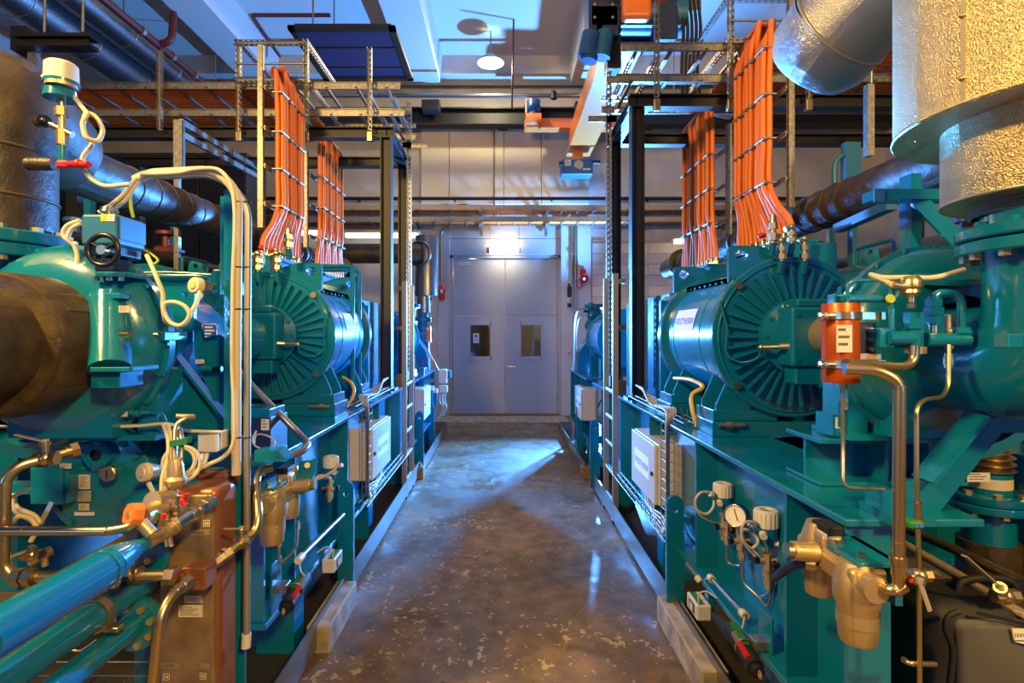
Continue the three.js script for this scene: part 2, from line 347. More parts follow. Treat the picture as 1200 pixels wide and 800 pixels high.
{ // steel double door with transom panels
  const d = structGroup('door_1'), z = FAR + 0.1;
  const mid = (592 - CX) * FAR / FOC;
  obj('door_frame', [boxW(DX0, DX0 + 0.06, 0.03, DTOP, FAR + 0.02, FAR + 0.16), boxW(DX1 - 0.06, DX1, 0.03, DTOP, FAR + 0.02, FAR + 0.16), boxW(DX0, DX1, DTOP - 0.06, DTOP, FAR + 0.02, FAR + 0.16)], mat.doorFrame, d);
  for (const [a, b] of [[DX0 + 0.065, mid - 0.006], [mid + 0.006, DX1 - 0.065]]) {
    obj('transom_panel', boxW(a, b, 2.10, DTOP - 0.065, z, z + 0.05, 0.006, 1), mat.door, d);
    const cx = a < 0 && b < 0.1 ? (562.5 - CX) * FAR / FOC : (622.5 - CX) * FAR / FOC, hw = 0.24, y0 = 1.205, y1 = 1.925;
    const leaf = obj('door_leaf', [boxW(a, cx - hw, 0.035, 2.085, z, z + 0.05), boxW(cx + hw, b, 0.035, 2.085, z, z + 0.05), boxW(cx - hw, cx + hw, 0.035, y0, z, z + 0.05), boxW(cx - hw, cx + hw, y1, 2.085, z, z + 0.05)], mat.door, d);
    obj('window_bead', [boxW(cx - hw - 0.03, cx - hw + 0.03, y0 - 0.03, y1 + 0.03, z - 0.015, z), boxW(cx + hw - 0.03, cx + hw + 0.03, y0 - 0.03, y1 + 0.03, z - 0.015, z), boxW(cx - hw, cx + hw, y0 - 0.03, y0 + 0.03, z - 0.015, z), boxW(cx - hw, cx + hw, y1 - 0.03, y1 + 0.03, z - 0.015, z)], mat.door, leaf);
    obj('pane', boxW(cx - hw, cx + hw, y0, y1, z + 0.02, z + 0.026), mat.glass, leaf);
    obj('hinge', [0.3, 1.9].map(y => rod(W(a < 0 && b < 0.1 ? a : b, y, z - 0.01), W(a < 0 && b < 0.1 ? a : b, y + 0.14, z - 0.01), 0.012, 8)), mat.galv, leaf);
  }
  obj('handle', [rod(W(0.12, 1.02, z), W(0.12, 1.02, z - 0.05), 0.014), rod(W(0.11, 1.02, z - 0.05), W(0.25, 1.02, z - 0.05), 0.012), boxW(0.10, 0.14, 0.92, 1.07, z - 0.008, z)], mat.chrome, d);
  obj('threshold', boxW(DX0 - 0.05, DX1 + 0.05, 0, 0.035, FAR - 0.06, FAR + 0.2), mat.timber, d);
  const sign = printed(0.25, 0.055, 256, (g, w, h) => { g.fillStyle = '#e8e8e4'; g.fillRect(0, 0, w, h); g.fillStyle = '#667'; for (let k = 0; k < 9; k++) g.fillRect(w * (0.06 + k * 0.1), h * 0.35, w * 0.07, h * 0.3); });
  obj('door_sign', boxW(-0.92, -0.67, 3.175, 3.23, z - 0.004, z), sign, d);
  const note = printed(0.14, 0.22, 128, (g, w, h) => { g.fillStyle = '#dfe8f0'; g.fillRect(0, 0, w, h); g.fillStyle = '#3a78b8'; g.beginPath(); g.arc(w / 2, h * 0.28, w * 0.3, 0, 7); g.fill(); g.fillStyle = '#334'; for (let k = 0; k < 3; k++) g.fillRect(w * 0.15, h * (0.6 + k * 0.12), w * 0.7, h * 0.05); });
  obj('window_note', boxW(-0.62, -0.50, 1.52, 1.72, z + 0.012, z + 0.018), note, d);
}
// corridor behind the door, seen through its panes
struct('corridor_wall', [boxW(-2.2, 2.2, 0, 3.4, FAR + 2.4, FAR + 2.5), boxW(-2.3, -2.2, 0, 3.4, FAR + 0.3, FAR + 2.5), boxW(2.2, 2.3, 0, 3.4, FAR + 0.3, FAR + 2.5), boxW(-2.3, 2.3, 3.4, 3.5, FAR + 0.3, FAR + 2.5), boxW(-2.3, 2.3, -0.2, -0.001, FAR + 0.4, FAR + 2.5)], mat.wallCream);
{
  const t = thing('corridor_lamp', 'lit ceiling lamp seen through the door panes', 'lamp');
  obj('diffuser', boxW(-1.2, -0.2, 3.3, 3.36, FAR + 1.2, FAR + 1.4, 0.01, 1), glow(new THREE.Color(1, 0.8, 0.45), 1.5), t);
  obj('housing', boxW(-1.25, -0.15, 3.36, 3.4, FAR + 1.15, FAR + 1.45), mat.white, t);
  const l = new THREE.PointLight(new THREE.Color(1, 0.8, 0.45), 4); l.position.set(-0.7, 3.15, -(FAR + 1.3)); l.castShadow = true; scene.add(l);
  const c = thing('locker', 'tall grey locker in the corridor behind the door', 'locker');
  obj('body', boxW(0.25, 0.75, 0.0, 2.0, FAR + 1.6, FAR + 2.1), mat.navy, c);
  obj('door', boxW(0.27, 0.73, 0.06, 1.94, FAR + 1.58, FAR + 1.6), mat.doorFrame, c);
  const c2 = thing('locker', 'tall dark locker standing behind the pane with the note', 'locker');
  obj('body', boxW(-1.0, -0.35, 0.0, 2.1, FAR + 1.7, FAR + 2.2), mat.timber, c2);
  obj('door', boxW(-0.98, -0.37, 0.06, 2.04, FAR + 1.68, FAR + 1.7), mat.tray, c2);
}
single('worn_threshold_strip', 'worn patched screed strip on the floor before the door', 'floor strip', boxW(-1.35, 1.3, 0, 0.004, FAR - 0.85, FAR - 0.06), mat.concrete);

// ---------- lamps of the hall ----------
function lampRect(at, look, w, h, color, nits) {
  const l = new THREE.RectAreaLight(color, nits, w, h); l.position.copy(at); l.lookAt(look); l.castShadow = true; scene.add(l); return l;
}
{ // pendant with bare bright bulb, hanging from the slab near the door
  const p = P(575, 75, 9.77), t = thing('pendant_lamp', 'lit industrial pendant lamp hanging from the ceiling before the door', 'lamp');
  obj('rod', rod(p.clone().add(W(0, 0.1, 0)), W(p.x, SLAB, 9.77), 0.012, 8), mat.galv, t);
  obj('shade', lathe([[0.03, 0.16], [0.09, 0.15], [0.2, 0.07], [0.24, 0.015], [0.23, 0.015], [0.19, 0.06], [0.09, 0.13], [0.02, 0.14]], p, AX.y, 36), mat.alu, t);
  obj('bulb', ball(p, 0.07), glow(new THREE.Color(1, 0.86, 0.55), 22), t);
  const l = new THREE.PointLight(new THREE.Color(1, 0.82, 0.5), LIGHTS.hang.power); l.position.copy(p); l.castShadow = true; l.shadow.radius = 3; scene.add(l);
}
{ // tube over the door
  const a = P(574, 293, 11.2), b = P(608, 293, 11.2), t = thing('tube_lamp', 'lit fluorescent tube lamp hanging above the double door', 'lamp');
  obj('tube', rod(a, b, 0.045, 16), glow(new THREE.Color(1, 0.88, 0.62), 7), t);
  obj('end_cap', [rod(a, a.clone().add(W(-0.07, 0, 0)), 0.06), rod(b, b.clone().add(W(0.03, 0, 0)), 0.06)], mat.brass, t);
  obj('suspension_wire', [rod(a, a.clone().add(W(0, 0.5, 0)), 0.006, 6), rod(b, b.clone().add(W(0, 0.5, 0)), 0.006, 6)], mat.galv, t);
  const c = a.clone().add(b).multiplyScalar(0.5);
  lampRect(c.clone().add(W(0, -0.05, 0)), c.clone().add(W(0, -1, 0.3)), 0.6, 0.1, new THREE.Color(1, 0.86, 0.6), LIGHTS.tube.power);
  lampRect(c.clone().add(W(0, 0.05, 0)), c.clone().add(W(0, 1, 0.35)), 0.6, 0.1, new THREE.Color(1, 0.82, 0.5), LIGHTS.tube.power);
}
for (const [p0, p1, y, lab] of [[353, 378, 273, 'short lit fluorescent fitting behind the slanting orange cables'], [405, 490, 276, 'long lit fluorescent fitting behind the black post pair'], [790, 806, 283, 'lit fluorescent fitting beside the concrete block wall']]) {
  const a = P(p0, y, 11.1), b = P(p1, y, 11.1), t = thing('fluorescent_lamp', lab, 'lamp', 'fluorescent fittings along the wall');
  obj('diffuser', boxW(a.x, b.x, a.y - 0.045, a.y + 0.045, 11.05, 11.15, 0.02), glow(new THREE.Color(1, 0.9, 0.68), 5), t);
  obj('housing', boxW(a.x - 0.03, b.x + 0.03, a.y + 0.045, a.y + 0.09, 11.03, 11.4), mat.white, t);
  const c = a.clone().add(b).multiplyScalar(0.5);
  lampRect(c.clone().add(W(0, -0.06, -0.07)), c.clone().add(W(0, -1, -0.6)), b.x - a.x, 0.08, new THREE.Color(1, 0.88, 0.62), LIGHTS.fluo.power);
}
for (const [i, k] of LIGHTS.bays.entries()) { // warm high-bay lamps above and behind the camera
  const p = W(...k.at), look = W(...k.to), dir = look.clone().sub(p).normalize();
  const t = thing('high_bay_lamp', ['warm high-bay lamp over the hall on the silver-duct side', 'warm high-bay lamp over the hall on the plate-exchanger side'][i], 'lamp');
  obj('lamp_face', lathe([[0.001, -0.04], [k.size / 2, -0.04], [k.size / 2, -0.05]], p, dir, 32), glow(WARM, 12), t);
  obj('reflector', lathe([[k.size / 2 + 0.03, -0.02], [k.size / 2 + 0.01, -0.05], [0.1, -0.3], [0.08, -0.45], [0.001, -0.45]], p, dir, 32), mat.alu, t);
  const top = p.clone().addScaledVector(dir, -0.42);
  obj('rod', rod(top, new THREE.Vector3(top.x, SLAB - 0.002, top.z), 0.012, 8), mat.galv, t);
  const l = new THREE.RectAreaLight(WARM, k.power, k.size, k.size); l.position.copy(p); l.lookAt(look); l.castShadow = true; scene.add(l);
}
for (const [k, lab] of [[LIGHTS.floodA, 'blue work flood lamp turned up to the ceiling behind the machine by the block wall'], [LIGHTS.floodE, 'blue work flood lamp turned down the aisle behind the machine by the block wall'], [LIGHTS.floodB, 'blue work flood lamp on a tripod behind the silver elbow duct'], [LIGHTS.fillFloodC, 'added blue fill flood lamp turned to the ceiling on the plate-exchanger side'], [LIGHTS.fillFloodD, 'added blue fill flood lamp turned to the ceiling on the silver-duct side']]) {
  const p = W(...k.at), look = W(...k.to), dir = look.clone().sub(p).normalize(), t = thing('flood_lamp', lab, 'lamp');
  const q = p.clone().addScaledVector(dir, -0.05);
  obj('lens', lathe([[0.001, 0], [0.1, 0], [0.1, -0.01]], q, dir, 24), glow(BLUE, 6), t);
  obj('housing', lathe([[0.115, 0.012], [0.12, -0.02], [0.09, -0.16], [0.001, -0.17]], q, dir, 24), mat.blackGloss, t);
  obj('pole', rod(W(q.x - dir.x * 0.1, 0.55, -q.z + dir.z * 0.1), q.clone().addScaledVector(dir, -0.1), 0.016, 10), mat.blackGloss, t);
  for (let i = 0; i < 3; i++) obj('leg', rod(W(q.x - dir.x * 0.1, 0.62, -q.z + dir.z * 0.1), W(q.x - dir.x * 0.1 + 0.3 * Math.cos(i * 2.09 + 0.4), 0, -q.z + dir.z * 0.1 + 0.3 * Math.sin(i * 2.09 + 0.4)), 0.012, 8), mat.blackGloss, t);
  const l = new THREE.SpotLight(BLUE, k.power, 0, k.angle ?? 1.45, k.soft ?? 0.35, 2); l.position.copy(p); l.target.position.copy(look); l.castShadow = true; l.shadow.radius = 4; scene.add(l); scene.add(l.target);
}

// ---------- the two large heat-pump machines beside the aisle ----------
const boltHead = (c, dir, r) => { const n = dir.clone().normalize(); return hex(c.clone(), c.clone().addScaledVector(n, r * 0.9), r); };
function bolts(parent, c, dir, R, n, r, material, a0 = 0) {   // a ring of bolt heads, each a mesh of its own
  const n0 = dir.clone().normalize(), u = (Math.abs(n0.y) > 0.9 ? AX.x : AX.y).clone().cross(n0).normalize(), v = n0.clone().cross(u);
  for (let i = 0; i < n; i++) { const a = a0 + i / n * Math.PI * 2; obj('bolt', boltHead(c.clone().addScaledVector(u, R * Math.cos(a)).addScaledVector(v, R * Math.sin(a)), n0, r), material, parent); }
}
const AXX = 1.57, AXY = 1.71;                                // motor and compressor axis

function baseFrame(T, d0, d1, stiff, lugs) {
  const t = thing('base_frame', `teal welded steel base frame of ${T}`, 'frame');
  obj('top_flange', box(1.03, 1.45, 1.145, 1.17, d0, d1, 0.006, 1), mat.teal, t);
  obj('web', box(1.165, 1.18, 0.46, 1.145, d0 + 0.02, d1), mat.teal, t);
  obj('bottom_flange', box(1.03, 1.36, 0.43, 0.46, d0, d1, 0.006, 1), mat.teal, t);
  for (const s of stiff) obj('stiffener', box(1.05, 1.165, 0.46, 1.145, s, s + 0.018), mat.teal, t);
  obj('side_beam', [box(2.38, 2.65, 0.46, 1.17, d0 + 0.3, d1)], mat.teal, t);
  for (let s = d0 + 1.35; s < d1; s += 1.35) obj('cross_beam', box(1.18, 2.4, 0.5, 0.9, s, s + 0.16), mat.teal, t);
  for (let s = d0 + 0.5; s < d1; s += 1.6) obj('foot', [box(1.1, 1.3, 0.03, 0.43, s, s + 0.14), box(1.07, 1.34, 0.0, 0.03, s - 0.03, s + 0.17)], mat.teal, t);
  for (const s of lugs) {
    const o = [[0.965, 0.03], ...ngon(1.012, 0.715, 0.052, 12, Math.PI, 0), [1.062, 0.03]];
    obj('lifting_lug', plateZ([[0.962, 0.03], [0.962, 0.72], [0.972, 0.755], [0.995, 0.775], [1.03, 0.775], [1.053, 0.755], [1.063, 0.72], [1.063, 0.03]], s, s + 0.03, [[1.012, 0.69, 0.016]]), mat.teal, t);
  }
  return t;
}
function dripTray(T, d0, d1) {
  const t = thing('drip_tray', `grey sheet-metal drip tray under ${T}`, 'tray');
  obj('lip', box(1.0, 1.008, 0.03, 0.19, d0, d1), mat.trayLip, t);
  obj('pan', [box(1.008, 2.5, 0.03, 0.04, d0, d1), box(1.0, 2.5, 0.03, 0.19, d1 - 0.008, d1)], mat.tray, t);
}
function plinth(T, d0, d1, m = mat.concrete, lab) { single('plinth_block', lab ?? `rough concrete plinth block beside the drip tray of ${T}`, 'plinth', box(0.93, 1.06, 0, 0.15, d0, d1, 0.01, 1), m); }

function motor(T) {
  const t = thing('electric_motor', `round ribbed electric motor on ${T}`, 'motor');
  const o = V(AXX, AXY, 2.95), back = V(0, 0, 1).sub(V(0, 0, 0));
  obj('housing', lathe([[0.40, 0.05], [0.40, 0.30], [0.404, 0.305], [0.404, 0.33], [0.40, 0.335], [0.40, 0.78], [0.404, 0.785], [0.404, 0.81], [0.40, 0.815], [0.40, 1.0]], o, back, 72), mat.tealMetal, t);
  const sh = obj('end_shield', lathe([[0.16, -0.02], [0.2, -0.025], [0.385, 0.0], [0.43, 0.0], [0.437, 0.008], [0.437, 0.06], [0.42, 0.07], [0.40, 0.07]], o, back, 72), mat.teal, t);
  obj('rim_ring', torus(o.clone().addScaledVector(back, -0.002), back, 0.405, 0.006, 64, 6), mat.teal, sh);
  for (let i = 0; i < 38; i++) {
    const a = i / 38 * Math.PI * 2, c = Math.cos(a), s = Math.sin(a);
    obj('rib', bar(o.clone().add(new THREE.Vector3(c * 0.205, s * 0.205, 0.03)), o.clone().add(new THREE.Vector3(c * 0.375, s * 0.375, 0.018)), 0.012, 0.03, AX.z), mat.teal, sh);
  }
  for (const a of [0.75, 2.4, 3.85, 5.6]) obj('cover_bolt', boltHead(o.clone().add(new THREE.Vector3(Math.cos(a) * 0.405, Math.sin(a) * 0.405, 0.0)), AX.z, 0.022), mat.brass, sh);
  const hub = obj('bearing_hub', lathe([[0.001, -0.16], [0.1, -0.16], [0.105, -0.15], [0.13, -0.11], [0.18, -0.09], [0.205, -0.08], [0.205, -0.02], [0.19, -0.02]], o, back, 48), mat.teal, t);
  bolts(hub, o.clone().addScaledVector(back, -0.085), back.clone().negate(), 0.185, 12, 0.012, mat.teal);
  const bh = obj('bearing_box', [box(1.43, 1.72, 1.56, 1.86, 2.70, 2.86, 0.02), box(1.47, 1.68, 1.86, 1.90, 2.72, 2.84, 0.01), box(1.46, 1.6, 1.47, 1.56, 2.72, 2.84, 0.012)], mat.teal, t);
  for (let i = 0; i < 5; i++) obj('cooling_fin', box(1.58 + i * 0.042, 1.588 + i * 0.042, 1.46, 1.62, 2.67, 2.84), mat.teal, bh);
  for (let i = 0; i < 4; i++) obj('box_bolt', boltHead(V(1.455 + 0.24 * (i % 2), 1.6 + 0.22 * (i >> 1), 2.7), AX.z, 0.011), mat.teal, bh);
  obj('shaft_guard', lathe([[0.001, 0], [0.085, 0], [0.09, 0.01], [0.09, 0.3], [0.001, 0.3]], V(1.6, AXY + 0.01, 2.42), back, 36), mat.bronze, t);
  obj('temperature_probe', [rod(V(1.33, 1.655, 2.84), V(1.4, 1.66, 2.76), 0.011), rod(V(1.40, 1.66, 2.76), V(1.47, 1.665, 2.72), 0.02), ball(V(1.34, 1.655, 2.83), 0.018)], mat.brass, t);
  obj('probe_cable', cable([V(1.34, 1.655, 2.83), V(1.33, 1.6, 2.85), V(1.26, 1.575, 2.9), V(1.2, 1.62, 2.92), V(1.2, 1.75, 2.92), V(1.17, 1.9, 2.94)], 0.006), mat.teal, t);
  obj('rear_shield', lathe([[0.40, 0.96], [0.437, 0.97], [0.437, 1.04], [0.39, 1.06], [0.2, 1.1], [0.001, 1.1]], o, back, 56), mat.teal, t);
  obj('seam_strip', [0, 1].map(k => box(AXX - 0.25, AXX - 0.235, AXY + 0.30, AXY + 0.345, 3.02, 3.95)), mat.teal, t);
  for (let k = 0; k < 10; k++) obj('seam_bolt', rod(V(AXX - 0.262, AXY + 0.322, 3.08 + k * 0.092), V(AXX - 0.228, AXY + 0.322, 3.08 + k * 0.092), 0.008, 6), mat.teal, t);
  for (const d of [2.97, 3.92]) obj('lifting_eye', plateZ([[AXX - 0.34, 2.02], [AXX - 0.34, 2.19], [AXX - 0.325, 2.205], [AXX - 0.18, 2.205], [AXX + 0.05, 2.14], [AXX + 0.05, 2.05], [AXX - 0.15, 2.05]], d, d + 0.025, [[AXX - 0.27, 2.15, 0.033]]), mat.teal, t);
  for (const d of [2.98, 3.72]) {                               // feet with pairs of gusset plates
    obj('foot', box(1.15, 1.5, 1.25, 1.31, d, d + 0.26, 0.004, 1), mat.teal, t);
    for (const q of [d + 0.01, d + 0.22]) obj('foot_gusset', plateZ([[1.17, 1.31], [1.17, 1.335], [1.29, 1.60], [1.36, 1.60], [1.36, 1.31]], q, q + 0.02), mat.teal, t);
    obj('foot_bolt', [hex(V(1.24, 1.31, d + 0.12), V(1.24, 1.345, d + 0.12), 0.022), rod(V(1.24, 1.31, d + 0.12), V(1.24, 1.37, d + 0.12), 0.012, 8)], mat.galv, t);
  }
  obj('jacking_screw', [rod(V(1.16, 1.235, 2.93), V(1.3, 1.235, 2.93), 0.012), hex(V(1.2, 1.235, 2.93), V(1.23, 1.235, 2.93), 0.022)], mat.galv, t);
  // printed plate bent round the housing
  const a0 = M > 0 ? Math.PI - 0.15 : 0.15 + 0.34, g = new THREE.BufferGeometry(), pos = [], nor = [], uv = [], idx = [], z0 = 3.36, z1 = 3.74, N = 6;
  for (let i = 0; i <= N; i++) for (let k = 0; k <= 1; k++) {
    const a = M > 0 ? Math.PI - 0.08 - 0.36 * i / N : 0.08 + 0.36 * i / N, d = M > 0 ? (k ? z0 : z1) : (k ? z1 : z0), q = o.clone().setZ(-(d + DZ));
    pos.push(q.x + Math.cos(a) * 0.4035, q.y + Math.sin(a) * 0.4035, q.z); nor.push(Math.cos(a), Math.sin(a), 0); uv.push(k, i / N);
  }
  for (let i = 0; i < N; i++) { const b = i * 2; idx.push(b, b + 1, b + 2, b + 1, b + 3, b + 2); }
  g.setAttribute('position', new THREE.Float32BufferAttribute(pos, 3)); g.setAttribute('normal', new THREE.Float32BufferAttribute(nor, 3)); g.setAttribute('uv', new THREE.Float32BufferAttribute(uv, 2)); g.setIndex(idx);
  const np = obj('name_plate', g, logoMat, t, true); np.userData.label = 'white plate with blue lettering';
  return t;
}
function motorBed(T) {
  const t = thing('motor_bed', `teal steel cross bed carrying the motor of ${T}`, 'support');
  obj('front_beam', box(1.13, 2.3, 1.17, 1.25, 2.94, 3.26, 0.004, 1), mat.teal, t);
  obj('rear_beam', box(1.13, 2.3, 1.17, 1.25, 3.68, 4.0, 0.004, 1), mat.teal, t);
}
function terminalBoxes(T) {
  const t = thing('motor_cooler', `tall teal cooler housing behind the motor of ${T}`, 'housing');
  obj('body', box(1.36, 2.2, 1.17, 2.06, 4.2, 6.0, 0.01, 1), mat.teal, t);
  obj('side_plate', box(1.22, 1.36, 1.17, 1.98, 4.22, 4.25), mat.teal, t);
  obj('top_hood', plateZ([[1.30, 1.96], [1.45, 2.14], [1.75, 2.14], [1.75, 1.96]], 4.12, 4.6), mat.teal, t);
  for (const [d0, d1, which] of [[3.62, 4.56, 'front'], [4.92, 5.95, 'rear']]) {
    const b = thing('terminal_box', `teal cable terminal box under the ${which === 'front' ? 'thick dangling' : 'rear'} orange bundle on ${T}`, 'terminal box');
    obj('body', box(1.86, 2.22, 2.06, 2.33, d0, d1, 0.008, 1), mat.teal, b);
    obj('gland_rail', box(1.84, 2.1, 2.33, 2.355, d0, d1, 0.004, 1), mat.teal, b);
    for (let k = 0; k < 9; k++) { const d = d0 + 0.06 + k * (d1 - d0 - 0.12) / 8; obj('cable_gland', [hex(V(1.95, 2.355, d), V(1.95, 2.385, d), 0.03), rod(V(1.95, 2.385, d), V(1.95, 2.42, d), 0.024)], mat.brass, b); }
    if (which === 'front') obj('bracket_leg', [box(1.95, 2.15, 1.6, 2.06, 3.66, 3.7), box(1.95, 2.15, 1.25, 1.62, 3.66, 3.76)], mat.teal, b);
  }
}
function cableDrop(T, far) {
  // vertical cable ladder with its orange power cables
  const dd = far ? [4.98, 5.86] : [3.92, 4.52], top = far ? 3.62 : 4.16, xL = 2.02;
  const t = thing('cable_ladder', `upright galvanised cable ladder behind the ${far ? 'rear' : 'front'} orange bundle on ${T}`, 'cable ladder');
  const ends = [dd[0] - 0.06, dd[1] + 0.14];
  for (const d of ends) obj('stile', [box(xL, xL + 0.045, 2.62, top, d, d + 0.004), box(xL, xL + 0.004, 2.62, top, d, d + 0.03)], mat.galv, t);
  const rows = far ? [2.74, 3.06, 3.38] : [2.82, 3.14, 3.46, 3.8];
  for (const y of rows) {
    const r = obj('rung', [box(xL - 0.02, xL + 0.02, y, y + 0.006, ...ends), box(xL - 0.02, xL - 0.014, y - 0.02, y + 0.02, ...ends)], mat.galv, t);
    for (let k = 0; k < (far ? 4 : 3); k++) { const d = dd[0] + (k + 0.5) / (far ? 4 : 3) * (dd[1] - dd[0]), h = far ? 0.066 : 0.078; obj('clamp', [box(1.885, 1.985, y - 0.010, y + 0.010, d - h, d + h, 0.008, 1)], mat.galv, r); }
  }
  const n = 12, b0 = far ? 4.98 : 3.68, b1 = far ? 5.89 : 4.5, G = far ? 4 : 3, per = n / G;
  for (let k = 0; k < n; k++) {                               // three or four tight groups of cables, fanning out to the glands
    const f = k / (n - 1), db = b0 + f * (b1 - b0), gi = Math.floor(k / per), j = k % per;
    const d = dd[0] + (gi + 0.5) / G * (dd[1] - dd[0]) + (j - (per - 1) / 2) * (far ? 0.04 : 0.033), dx = 0.028 * (j % 2), top = 0.05 * ((gi * 5) % 3);
    const pts = [V(1.95, 2.42, db), V(1.95, 2.5, db + (d - db) * 0.12), V(1.945, 2.66, db + (d - db) * 0.7), V(1.94 - dx, 2.82, d), V(1.94 - dx, 3.1, d), V(1.94 - dx, 3.4, d)];
    if (far) pts.push(V(1.94 - dx, 3.62, d), V(1.95 - dx, 3.84, d + 0.02), V(2.05, 3.98, d - 0.15 * f), V(2.4, 4.0, 5.2 + 0.05 * k));
    else pts.push(V(1.94 - dx, 3.6, d), V(1.95 - dx, 3.84 + top, d), V(1.97 + 0.012 * j, 3.98 + top, d + 0.04), V(2.05 + 0.02 * j, 4.1 + top, d + 0.18), V(2.2 + 0.03 * j, 4.24, 4.76 + 0.045 * k), V(2.7, 4.22, 4.76 + 0.045 * k));
    single('power_cable', `orange power cable rising from the ${far ? 'rear' : 'front'} terminal box of ${T}`, 'cable', cable(pts, 0.0215, 8), mat.cableOrange, `${far ? 'rear' : 'front'} cable bundle of ${T}`);
  }
}
function strut(a, b, w = 0.042, open = 1) {                    // slotted galvanised channel from a to b, web facing the aisle end
  const dir = b.clone().sub(a), l = dir.length(), n = dir.clone().normalize();
  const side = Math.abs(n.y) > 0.9 ? AX.x.clone() : Math.abs(n.z) > 0.9 ? AX.x.clone() : AX.y.clone(), out = n.clone().cross(side);
  const gs = [];
  const strip = (c, u, ww) => { const q = quad(c, u.clone().multiplyScalar(ww / 2), dir.clone().multiplyScalar(0.5)); const uv = q.attributes.uv; for (let i = 0; i < 4; i++) uv.setXY(i, uv.getX(i), uv.getY(i) * l / 0.055); return q; };
  const c = a.clone().add(b).multiplyScalar(0.5);
  gs.push(strip(c, side, w), strip(c.clone().addScaledVector(side, w / 2).addScaledVector(out, -w / 2), out, w), strip(c.clone().addScaledVector(side, -w / 2).addScaledVector(out, -w / 2), out, w));
  return gs;
}
function gantry(T, tall) {
  const t = thing('steel_gantry', `black steel portal frame with cable trays above ${T}`, 'frame');
  const A = 1.10, B = 1.21;
  for (const d of [4.65, 5.58]) {
    const p = obj('post', [box(A, A + 0.012, 1.17, 3.66, d, d + 0.11), box(B - 0.012, B, 1.17, 3.66, d, d + 0.11), box(A, B, 1.17, 3.66, d + 0.05, d + 0.06)], mat.black, t);
    obj('base_plate', box(A - 0.04, B + 0.04, 1.17, 1.185, d - 0.03, d + 0.14), mat.black, p);
    obj('transverse_beam', [box(A - 0.02, 4.4, 3.66, 3.672, d, d + 0.11), box(A - 0.02, 4.4, 3.758, 3.77, d, d + 0.11), box(A - 0.02, 4.4, 3.672, 3.758, d + 0.05, d + 0.06)], mat.black, t);
  }
  obj('side_beam', [box(A, B, 3.66, 3.672, 4.7, 5.6), box(A, B, 3.758, 3.77, 4.7, 5.6), box(A + 0.05, A + 0.06, 3.67, 3.76, 4.7, 5.6)], mat.black, t);
  obj('rear_post', [box(4.2, 4.31, 0, 3.66, 4.65, 4.76), box(4.2, 4.31, 0, 3.66, 5.58, 5.69)], mat.black, t);
}
function trays(T) {
  for (const [y, d0, d1, x0, lab] of [[4.19, 4.7, 5.32, 1.02, 'upper'], [3.93, 4.72, 5.4, 0.98, 'lower']]) {
    const t = thing('cable_tray', `${lab} galvanised ladder tray with orange cables above the gantry of ${T}`, 'cable tray');
    for (const d of [d0, d1]) {
      obj('side_rail', [box(x0, 6.6, y - 0.035, y + 0.035, d, d + 0.003), box(x0, 6.6, y - 0.035, y - 0.03, d - 0.012, d + 0.012), box(x0, 6.6, y + 0.03, y + 0.035, d - 0.012, d + 0.012)], mat.galv, t);
    }
    for (let x = x0 + 0.12; x < 6.5; x += 0.30) obj('rung', box(x, x + 0.03, y - 0.03, y - 0.012, d0, d1), mat.galv, t);
    for (let k = 0; k < 6; k++) single('tray_cable', `orange cable lying in the ${lab} ladder tray above ${T}`, 'cable', pipe([V(lab === 'upper' ? 2.1 : 1.9, y + 0.005, d0 + 0.09 + k * 0.085), V(6.5, y + 0.005, d0 + 0.09 + k * 0.085)], 0.022, 0.02, 8), mat.cableOrange, `cables in the ${lab} tray above ${T}`);
  }
  const t = thing('strut_rack', `slotted galvanised strut rack standing on the gantry of ${T}`, 'rack');
  const F0 = 4.62;
  for (const [x, y0, y1] of [[1.92, 3.62, 4.58], [2.58, 3.62, 4.58], [1.30, 3.72, 4.52], [3.35, 3.72, 4.5]]) obj('upright', strut(V(x, y0, F0), V(x, y1, F0)), mat.galvSlot, t, true);
  for (const y of [4.56, 4.20]) obj('cross_channel', strut(V(1.9, y, F0 - 0.01), V(2.62, y, F0 - 0.01)), mat.galvSlot, t, true);
  obj('cross_channel', strut(V(0.98, 4.06, 5.42), V(1.9, 4.06, 5.42)), mat.galvSlot, t, true);
  for (const x of [1.94, 2.6]) for (const y of [4.2, 4.58]) obj('depth_channel', strut(V(x, y, F0), V(x, y, 5.6)), mat.galvSlot, t, true);
  for (const x of [1.30, 1.08]) obj('depth_channel', strut(V(x, 4.02, F0), V(x, 4.02, 5.7)), mat.galvSlot, t, true);
  for (const x of [1.30, 1.12]) obj('stub_rail', box(x - 0.28, x, 3.80, 3.86, 5.36, 5.364), mat.galv, t);
  for (const x of [1.30, 1.92, 2.58]) obj('beam_clamp', box(x - 0.03, x + 0.03, 3.60, 3.70, F0 - 0.035, F0 + 0.01, 0.01, 1), mat.brass, t);
  obj('round_bar', rod(V(1.9, 4.36, 4.6), V(2.6, 4.36, 4.6), 0.01), mat.galv, t);
  // slotted upright running down beside the far post
  obj('tall_upright', strut(V(1.055, 1.3, 5.45), V(1.055, 4.35, 5.45), 0.05), mat.galvSlot, t, true);
}
